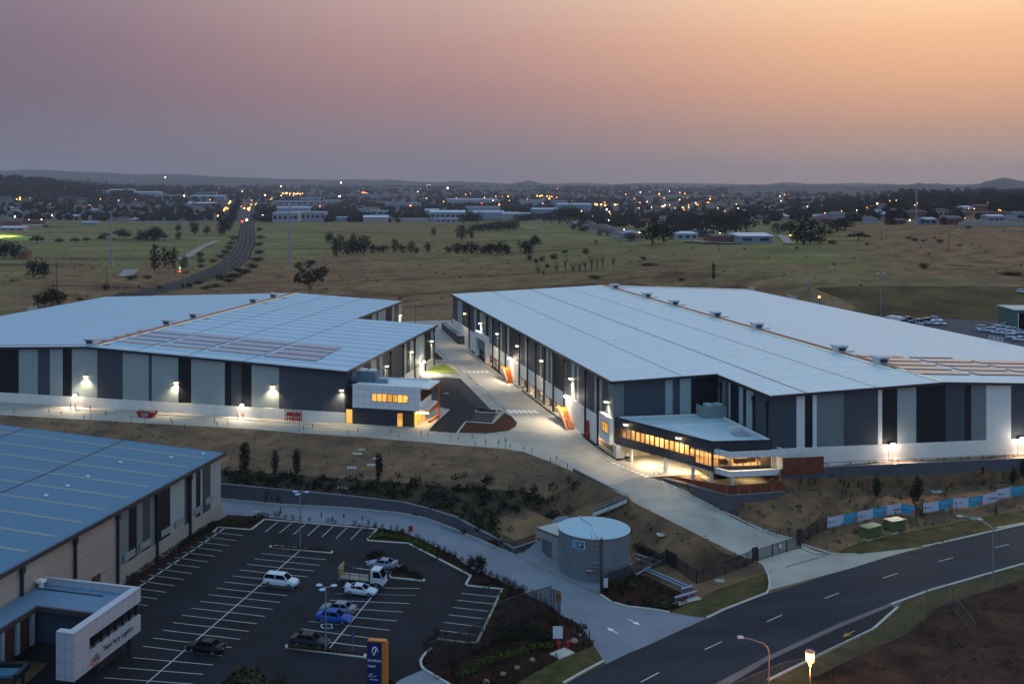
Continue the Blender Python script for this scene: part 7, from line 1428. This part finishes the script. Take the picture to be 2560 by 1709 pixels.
# far canopy
def clump(seed):
    r=random.Random(seed);m=MB();m.sph((0,0,.45),.5,9,6,0,1.0);m.v=[(x*(1+r.uniform(-.28,.3)),y*(1+r.uniform(-.28,.3)),max(-.15,z*(1+r.uniform(-.22,.25)))) for x,y,z in m.v];return m
fcm=mat('far canopy','#2d2a20',.95,0,.02,col2='#10150f',spec=0);CL=[clump(i) for i in range(5)];CLm=[c.mesh('crown',fcm) for c in CL]
def ok(px,py,hpx):
    for a,b,c,d in RECT:
        if a-2<px<b+2 and c+2<py and py-hpx<d-1 and py>d-1 and (d-c)>4 and py-hpx<c+(d-c)*.75: return False
    return True
def town(px,py):
    if px<560: return py<552-(0 if px<400 else 0)
    if px<640: return py<505
    if px<1150: return py<556
    if px<1450: return py<548-(px-1150)*.02
    if px<1610: return py<552+(px-1450)*.33
    if px<2050: return py<575-(abs(px-1830)/10)
    return py<554
pts=[];tries=0
while len(pts)<8200 and tries<90000:
    tries+=1;px=R.uniform(-300,2860);py=469+(R.random()**1.35)*108
    if px<350 and R.random()<.3: py=438+max(0,px)/350*30+R.random()*30
    if not town(px,py): continue
    p_=hit(px,py);hm=R.uniform(5,12)*(1 if py>490 else 1.5);hp=hm*FO/p_.y
    if 555<px<625 and py>500: continue
    if py>500 and not ok(px,py,hp): continue
    dens_=noise.noise(Vector((p_.x/160,p_.y/260,0)))
    if dens_<-.12 and R.random()<.8: continue
    if R.random()<(.62 if (1440<px and 510<py) else .45 if (px<540 and py>505) else 0): continue
    pts.append((hp,p_,hm,px,py))
pts.sort(key=lambda a:-a[0]);n_ind=60
ph_of=lambda px:'beyond the left fields' if px<560 else 'behind the middle paddock' if px<1300 else 'in the suburb right of centre' if px<2050 else 'among the right hand houses'
vs=[];fs=[];off=0
TV=[np.array(c.v) for c in CL];TF=[c.f for c in CL]
for j,(hp,p_,hm,px,py) in enumerate(pts):
    w=hm*R.uniform(.8,1.5);a=R.uniform(0,6.28)
    if j<n_ind:
        plant('tree',p_,hm*1.15,w*1.1,'round' if j%2 else 'bush',j%3,0,'dark rounded tree '+ph_of(px),'tree','dark trees '+ph_of(px),260)
    else:
        v=TV[j%5];c_,s_=math.cos(a),math.sin(a);q_=np.empty_like(v);q_[:,0]=(v[:,0]*c_-v[:,1]*s_)*w+p_.x;q_[:,1]=(v[:,0]*s_+v[:,1]*c_)*w+p_.y;q_[:,2]=v[:,2]*hm+p_.z;vs.append(q_);fs+=[tuple(i+off for i in f) for f in TF[j%5]];off+=len(v)
me=bpy.data.meshes.new('woodland');me.from_pydata(np.concatenate(vs).tolist(),[],fs);me.materials.append(fcm);o=bpy.data.objects.new('woodland',me);COL.objects.link(o);tag(o,kind='stuff')
# distant lights: every one a lamp on its pole
GL=[mat('glow amber','#ffb060',.5,emit='#ff9640',es=15),mat('glow white','#ffe0b8',.5,emit='#ffdcae',es=15),mat('glow orange','#ff8a40',.5,emit='#ff6a24',es=15),mat('glow pink','#ffc0e0',.5,emit='#ffb0dc',es=26),mat('glow green','#50ffa0',.5,emit='#30ff90',es=14),mat('glow red','#ff3030',.5,emit='#ff1c20',es=30)]
LT=[]
for g_ in GL: m=MB();m.cyl((0,0,-8),(0,0,0),.12,n=4,mi=1);m.sph((0,0,0),.5,6,4,0);LT.append(m.mesh('street_lamp',[g_,steel]))
def glow(px,py,k,r=1.,label=None,hgt=8,group=None):
    p_=hit(px,py+2+hgt*0);d=p_.y;z=CZ-(py-HY)*d/FO;s=max(.5,d*.0013*r);o=bpy.data.objects.new('street_lamp',LT[k]);COL.objects.link(o);o.location=(((px-CX)*d/FO),d,z);o.scale=(s,s,max(.4,(z-p_.z)/8) if z-p_.z>4 else s);tag(o,label,'street lamp',group)
def glows(s_,k,r,ph,hgt=8):
    for px,py in P(s_): glow(px,py,k,r,('glowing ' if k<4 else '')+['amber','white','orange','pink white','green','red'][k]+' light '+ph,hgt,'lights '+ph)
glows('A 35,485 292,493 470,512 25,625',3,1.5,'on the tall floodlight masts by the left pitch')
glows('A 135,520',1,1.0,'on the unlit looking mast between the left floodlights')
glows('A 1090,360',3,1.7,'alone in the dark suburb at left');glows('A 2000,180',3,1.3,'high on the left horizon')
glows('A 2000,512 2015,498 2028,488 2042,475 2052,462 2062,450 2072,440 2082,428 2092,415 2100,400 2112,382',0,1.,'strung along the highway left of the railway')
glows('A 15,440 100,447 118,440 182,362 152,360 183,345 150,260 270,345 300,418 345,418 293,403 460,402 500,390 650,443 740,432 770,428 822,417 525,257 560,262 588,258 595,195 1210,192 1165,475 1018,370',0,.8,'scattered in the left suburb')
glows('A 880,527 895,530 912,522 938,517 965,510 990,502 768,525 528,535 382,545 265,545 640,540 1232,452 1543,515 1545,525 1750,505 1745,388 1770,410 1690,328 1875,270 2010,262 2025,305 2070,182 1830,165 1465,210 1518,160',1,.8,'scattered before and beyond the left fields')
glows('b 310,720 370,740 440,750 470,735 490,700 575,680 600,665 625,690 645,730 650,755 500,680 455,760',0,1.2,'around the railway overpass')
glows('b 692,800 695,840 710,868 722,908 680,505 750,500 708,465 395,440 335,435',1,1.,'right of the railway overpass');glows('b 375,700 350,705 65,745 680,890',2,1.,'near the overpass and avenue')
glows('b 950,460 1000,462 1045,455 1080,470 1105,435 1130,468 1155,460 1210,470 1280,468 1320,478 1355,470 1400,475 1440,468',0,.8,'in the bright yard beyond the railway');glows('b 1040,505 1085,508 1275,510 1020,350 1040,340 800,680 945,697 970,690 1040,637 865,602 1535,560 1605,695',1,.8,'in the town right of the railway')
glows('b 1200,685 1760,710 1790,728 1245,765 1510,920',2,1.,'around the white factory');glows('b 1645,830 2120,530',3,1.5,'bright beside the white factory');glows('b 1820,878 2190,868 2307,908 2145,272 2310,475',1,1.,'at the paddock edge right of the factory')
glows('c 225,350 250,348 275,345 300,352 320,355 295,370 600,512 655,563 700,573 1075,643 1140,657 930,525 1730,513 1645,515',2,.95,'amber cluster across the middle town')
glows('c 475,405 975,288 1158,237 1198,237 1345,438 1480,455 1955,602 1150,430 1200,352 85,360',1,1.,'bright across the middle horizon');glows('c 1452,283',3,1.3,'pinkish on the middle horizon')
glows('c 380,380',5,1.,'small on the middle horizon')
glows('c 1945,508 2030,508 2065,523 2150,493 2170,512 2240,493 2220,567 2310,575 2120,400 2205,403 2295,398 1890,338 2120,345',0,.75,'right of the middle town')
glows('C 230,330 255,332 275,328 300,330 318,330 345,335 365,340 390,340 410,345 340,355 402,360 470,350 490,352 520,350 545,358 600,390',0,.85,'in the amber string above the blue building')
glows('C 765,405 818,408 855,415 780,410 1512,347 1612,352 1710,358 1757,360 1818,362 1400,343 1353,312 1440,378 1425,375 1350,378 2053,353 2127,348',0,1.,'along the right hand distant road')
glows('C 865,453',3,1.1,'pink by the estate road')
glows('C 735,475 895,475 900,460 852,505 738,518 780,547 812,550 890,553 770,615 858,600 940,623 1028,640 1170,665 1115,660 1052,552 1313,513 1110,510 1130,515 1062,468 1068,490 1358,505 1365,490 1500,442 1620,485 1635,490 1620,540 945,410 1005,420 1280,435 1380,425 1548,440 2270,422 1960,497 2195,560 1908,675 1180,297 1262,298 2070,278 1685,395',1,.75,'scattered through the estate right of centre')
glows('D 85,342 155,322 190,325 222,340 252,333 122,400 240,438 270,440 448,440 838,338 870,420 1128,357 1250,352 1258,345 1353,338 1290,422 1597,343 1900,335 1915,338 1178,520 205,690',0,.85,'scattered among the right hand suburb')
glows('D 907,497 1028,458 1003,400 1000,523 720,485 1130,560 1800,530 1910,445 1930,502 1958,503 2130,447 2112,405 2290,443 1300,553',1,.85,'among the right hand houses')
glows('D 470,1255',0,1.4,'beside the pale descending fence')
m=MB()
for k in range(190):
    px=R.uniform(-20,2580) if k%3==0 else R.uniform(1150,2580);py=R.uniform(474,545) if px>1400 else R.uniform(470,515);p_=hit(px,py);d=p_.y;s_=max(.2,d*.0003);j=R.choice((0,0,1,2));m.sph((p_.x,d-2,p_.z+6),s_,6,4,j);m.cyl((p_.x,d-2,p_.z-1),(p_.x,d-2,p_.z+6),.1,n=4,mi=3)
tag(m.build('distant_lights',[GL[0],GL[1],GL[2],steel]),kind='stuff')
# railway signals and train lamps
for s_,k,lb in (('A 2222,563','5','red railway signal light far up the line'),('A 1650,1020','5','red railway signal light beside the left trees'),('A 1650,990','4','green railway signal light above the red one'),('A 2252,345','4','green signal light far beyond the railway')): glow(*P1(s_),int(k),1.1 if k=='5' else .8,lb)
t=thing('train','approaching train with four white lamps far up the line','train',hit(*P1('A 2265,565')));m=MB();m.box(-1.5,1.5,0,60,.5,4.2);m.build('train_body',dark,t)
for x,z in ((-1.1,1.6),(1.1,1.6),(-1.1,3.6),(1.1,3.6)): m=MB();m.sph((x,-.2,z),.5,6,4);m.build('headlight',GL[1],t)
# railway rails, overpass, highway
m=MB()
for f in (.12,.2,.34,.42,.58,.66,.8,.88):
    pts_=[]
    for i in range(80):
        t_=i/79
        def at_(pl): 
            L_=(len(pl)-1)*t_;j=min(len(pl)-2,int(L_));u=L_-j;return Vector(pl[j]).lerp(Vector(pl[j+1]),u)
        a=at_(rl);b=at_(rr);c_=a.lerp(b,f);c_.z=gz(c_.x,c_.y);pts_.append(c_)
    ribbon(m,pts_,.25,.1)
tag(m.build('rails',mat('rail steel','#5a524d',.4,metal=.5)),kind='structure')
m=MB();ribbon(m,res(P('b 640,985 610,850 590,760'),30,.3),26,.3);tag(m.build('highway',MC['road']),kind='structure')
m=MB();ribbon(m,res(P('A 1560,930 1720,890 1850,800 1990,740'),15,.2),7,.2);ribbon(m,res(P('A 1150,1070 1210,1005'),10,.2),9,.2);ribbon(m,res(P('A 300,752 560,748 780,745'),15,.2),4,.2);ribbon(m,res(P('C 80,615 200,630 300,645'),15,.2),6,.2);ribbon(m,res(P('D 0,700 80,690 200,770'),15,.2),6,.2);tag(m.build('track',mat('pale track','#8b8076',.9,.1,.1)),kind='structure')
m=MB();ribbon(m,res(P('C 1620,745 1850,760 2100,768'),15,.25),16,.25);tag(m.build('dirt_yard',mat('bare pale earth','#84725f',.95,.15,.05)),kind='structure')
a=hit(*P1('b 590,700'));t=thing('overpass','long road overpass crossing the railway with orange glow beneath','bridge',a);x1=(700-CX)*a.y/FO-a.x;m=MB();m.box(-60,x1,0,14,7,9);m.build('deck',WL[1],t);m=MB()
for k in range(8): x=-50+k*(x1+40)/7;m.box(x-1,x+1,2,12,-2,7)
m.build('pier',WL[1],t)
# floodlit pitch
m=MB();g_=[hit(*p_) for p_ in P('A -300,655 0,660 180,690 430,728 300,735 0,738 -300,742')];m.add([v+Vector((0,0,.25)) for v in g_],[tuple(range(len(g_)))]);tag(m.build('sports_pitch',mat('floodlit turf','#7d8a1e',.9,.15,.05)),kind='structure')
pl=hit(-40,592);lo_=bpy.data.lights.new('lamp_light','SPOT');lo_.energy=1.6e6;lo_.color=(1,.95,.7);lo_.spot_size=1.6;lo_.spot_blend=.9;lo_.shadow_soft_size=2;o=bpy.data.objects.new('lamp_light',lo_);COL.objects.link(o);o.location=pl+Vector((0,0,45))
# poles
def pole(px,pyb,pyt,label,r=.15,m_=steel,arms=0,group=None,d=None,cat='pole',name='utility_pole',tap=.6):
    p_=hit(px,pyb);h_=(pyb-pyt)*p_.y/FO;t=thing(name,label,cat,p_,0,group);m=MB();m.cyl((0,0,-1),(0,0,h_),r,r*tap,8);m.build('mast',m_,t)
    if arms:
        m=MB()
        for k in range(arms): z=h_*(.99-.09*k);w=h_*.045*(1 if k%2 else 1.2);m.bar((-w,0,z),(w,0,z),.12,.12)
        m.build('crossarm',m_,t)
    return t
st2=mat('pale steel pole','#7d8690',.5)
pole(278,665,530,'tallest pale steel transmission pole at left',.9,st2,5,tap=.45);pole(724,659,512,'pale steel transmission pole behind the left warehouse',.8,st2,5,tap=.45);pole(2291,563,467,'dark topped transmission pole among the right hand houses',.9,st2,3,tap=.45)
for i,t_ in enumerate('455,1190,820 480,960,820 550,1005,850 590,910,650 900,1130,890 1090,1130,890 1118,940,800 1225,1170,870 1205,1010,855 1395,1170,1010 1520,1060,965 1697,1190,940 1675,800,640 1740,1000,780 1885,1010,850 2000,830,720 2090,1060,880 187,1390,1150 295,1330,1210 28,1390,1150 830,1250,1115 1018,1240,1120 1120,1225,1090 1540,840,680 1885,730,600 1590,800,700'.split()):
    x,b,a_=[float(v) for v in t_.split(',')];pole(x/q,400+b/q,400+a_/q,'thin grey railway mast beside the curving line','.1' and .16,st2,1 if i%3 else 0,'thin grey masts beside the railway')
for x,b,a_,lb in ((520,1210,940,'dark timber pole in the dry field at left'),(980,1200,965,'brown timber pole beside the railway bank'),(1608,1050,835,'timber pole beside the red railway signal'),(687,995,950,'short dark post by the field track')): pole(x/q,400+b/q,400+a_/q,lb,.2,bark,1)
for x,b,a_ in ((85,700,590),(100,850,680),(118,790,685)): pole(640+x/q,400+b/q,400+a_/q,'thin grey mast right of the railway','.1' and .16,st2,0,'thin grey masts right of the railway')
for x,b,a_,lb in ((1658,840,645,'timber pole standing on the dry right hill'),(1042,740,650,'short timber pole left on the dry right hill'),(105,690,550,'pale pole behind the farm shed')): pole(1920+x/q,400+b/q,400+a_/q,lb,.2,bark if 'timber' in lb else st2,1)
t=pole(2202,789,684,'tall double headed floodlight pole beside the rear yard',.16,st2,0,cat='lamp post',name='lamp_post');h_=(789-684)*t.location.y/FO;m=MB()
for s in (-1,1): m.box(s*1.2-.5,s*1.2+.5,-.4,.2,h_-.1,h_+.3)
m.bar((-1.2,0,h_),(1.2,0,h_),.1,.1);m.build('lamp_head',mat('lamp head','#b9bcc0',.4),t)
pole(2499,855,833,'thin black pole rising behind the roof rail in the rear yard',.1,dark,0)
pole(1920+472/q,700+245/q,700+160/q,'thin pole carrying the small light beside the descending fence',.1,dark,0)
pole(2514,451,440,'slim mast on top of the right hand hill',.8,dark,0,name='radio_mast',cat='mast')
# green shed at right
p_=hit(2536,824);t=thing('shed','green steel shed with open dark doorway at the right edge','shed',p_,math.radians(-8));s=p_.y/FO;h_=57*s*.85;gm=mat('green shed sheet','#3f5f58',.6,.06,.5,ribs=('X',.6,.4));m=MB();w=70*s
m.box(0,8*s,0,14,0,h_);m.box(8*s,w,0,.3,h_*.86,h_);m.box(w*.95,w,.3,14,0,h_);m.box(8*s,w*.95,13.7,14,0,h_);m.build('wall',gm,t);m=MB();m.box(-.3,w+.3,-.4,14.4,h_,h_+.3);m.build('roof',mat('shed roof pale','#9fb3aa',.5),t);m=MB();m.box(8*s,8*s+.25,-.06,-.002,0,h_*.86);m.build('door_frame',white,t)
# clear the unused templates
for i,o in enumerate(HT):
    if not used[i]:
        for c_ in kids(o): bpy.data.objects.remove(c_)
        bpy.data.objects.remove(o)
# ================================================================ CAMERA, SKY, LIGHT
cd=bpy.data.cameras.new('camera');cam=bpy.data.objects.new('camera',cd);COL.objects.link(cam)
cam.location=(0,0,CZ);cam.rotation_euler=(math.pi/2,0,0);cd.sensor_width=36;cd.lens=FO/2560*36
cd.shift_x=(1280-CX)/2560;cd.shift_y=-(854.5-HY)/2560;cd.clip_start=1;cd.clip_end=40000;sc.camera=cam
wd=bpy.data.worlds.new('World');sc.world=wd;wd.use_nodes=True;nt=wd.node_tree;N=nt.nodes;L=nt.links;bg=N['Background']
tc=N.new('ShaderNodeTexCoord');sp=N.new('ShaderNodeSeparateXYZ');L.new(tc.outputs['Generated'],sp.inputs[0])
def mth(op,a,b=None,clamp=False):
    m=N.new('ShaderNodeMath');m.operation=op;m.use_clamp=clamp
    for i,x in enumerate((a,b)):
        if x is None: continue
        if isinstance(x,(int,float)): m.inputs[i].default_value=x
        else: L.new(x,m.inputs[i])
    return m.outputs[0]
el=mth('ARCSINE',sp.outputs[2]);az=mth('ARCTAN2',sp.outputs[0],sp.outputs[1])
t=mth('POWER',mth('DIVIDE',mth('MAXIMUM',el,0),math.pi/2,True),.5)
def sky_ramp(st):
    r=N.new('ShaderNodeValToRGB');L.new(t,r.inputs[0]);e=r.color_ramp.elements
    while len(e)<len(st): e.new(.5)
    for k,(d,c) in enumerate(st): e[k].position=(d/90)**.5;e[k].color=(*lin(c),1)
    return r.outputs[0]
up=[(22,'#a3a6ba'),(45,'#93bbdf'),(90,'#8fc4ea')]
ra=sky_ramp([(0,'#66656f'),(1.5,'#696672'),(3,'#6a6573'),(5,'#6d606d'),(7.5,'#736372'),(10,'#7d6d7a'),up[0],up[1]])
rb_=sky_ramp([(0,'#7d7476'),(1.5,'#827477'),(3,'#8f787a'),(5,'#a17c7a'),(7.5,'#b48c83'),(10,'#c09e93'),up[0],up[1]])
rc=sky_ramp([(0,'#a08b7e'),(1.5,'#ae907e'),(3,'#bd9278'),(5,'#d8a17b'),(7.5,'#ebb588'),(10,'#f8cda0'),(22,'#ecd6c6'),(45,'#aec2dd')])
rd=sky_ramp([(0,'#6f7a90'),(5,'#7f8ca8'),(20,'#88a6cc'),(45,'#90c0e8'),(90,'#8fc4ea')])
def mixc(f,a,b):
    m=N.new('ShaderNodeMix');m.data_type='RGBA';L.new(f,m.inputs[0]);L.new(a,m.inputs[6]);L.new(b,m.inputs[7]);return m.outputs[2]
def mr(x,a,b):
    m=N.new('ShaderNodeMapRange');m.interpolation_type='SMOOTHSTEP';L.new(x,m.inputs[0]);m.inputs[1].default_value=a;m.inputs[2].default_value=b;return m.outputs[0]
R_=math.radians
c1=mixc(mr(az,R_(-26),R_(10)),ra,rb_);c2=mixc(mr(az,R_(0),R_(29)),c1,rc)
ab=mth('ABSOLUTE',az);c3=mixc(mr(ab,R_(50),R_(110)),c2,rd)
hs=N.new('ShaderNodeHueSaturation');hs.inputs['Saturation'].default_value=1.0;L.new(c3,hs.inputs['Color']);L.new(hs.outputs[0],bg.inputs[0]);bg.inputs[1].default_value=1.04
s=bpy.data.lights.new('sun','SUN');s.energy=.35;s.angle=R_(12);s.color=(1,.62,.38);so=bpy.data.objects.new('sun',s);COL.objects.link(so)
so.rotation_euler=Vector((-math.sin(R_(55)),-math.cos(R_(55)),-math.tan(R_(7)))).to_track_quat('-Z','Y').to_euler()
sc.view_settings.view_transform='Standard';sc.view_settings.look='None';sc.view_settings.exposure=.25;sc.view_settings.gamma=1
sc.cycles.use_denoising=True;sc.cycles.max_bounces=5;sc.cycles.sample_clamp_indirect=3;sc.cycles.use_light_tree=True

# the evening air
hz=MB();hz.box(-9500,11000,-60,13800,-20,330);m_=bpy.data.materials.new('evening haze');m_.use_nodes=True;nt=m_.node_tree;nt.nodes.remove(nt.nodes['Principled BSDF'])
v=nt.nodes.new('ShaderNodeVolumePrincipled');v.inputs['Color'].default_value=(.72,.72,.80,1);v.inputs['Density'].default_value=7e-5;v.inputs['Anisotropy'].default_value=.2;nt.links.new(v.outputs[0],nt.nodes['Material Output'].inputs['Volume'])
tag(hz.build('haze',m_),kind='stuff');sc.cycles.volume_bounces=0
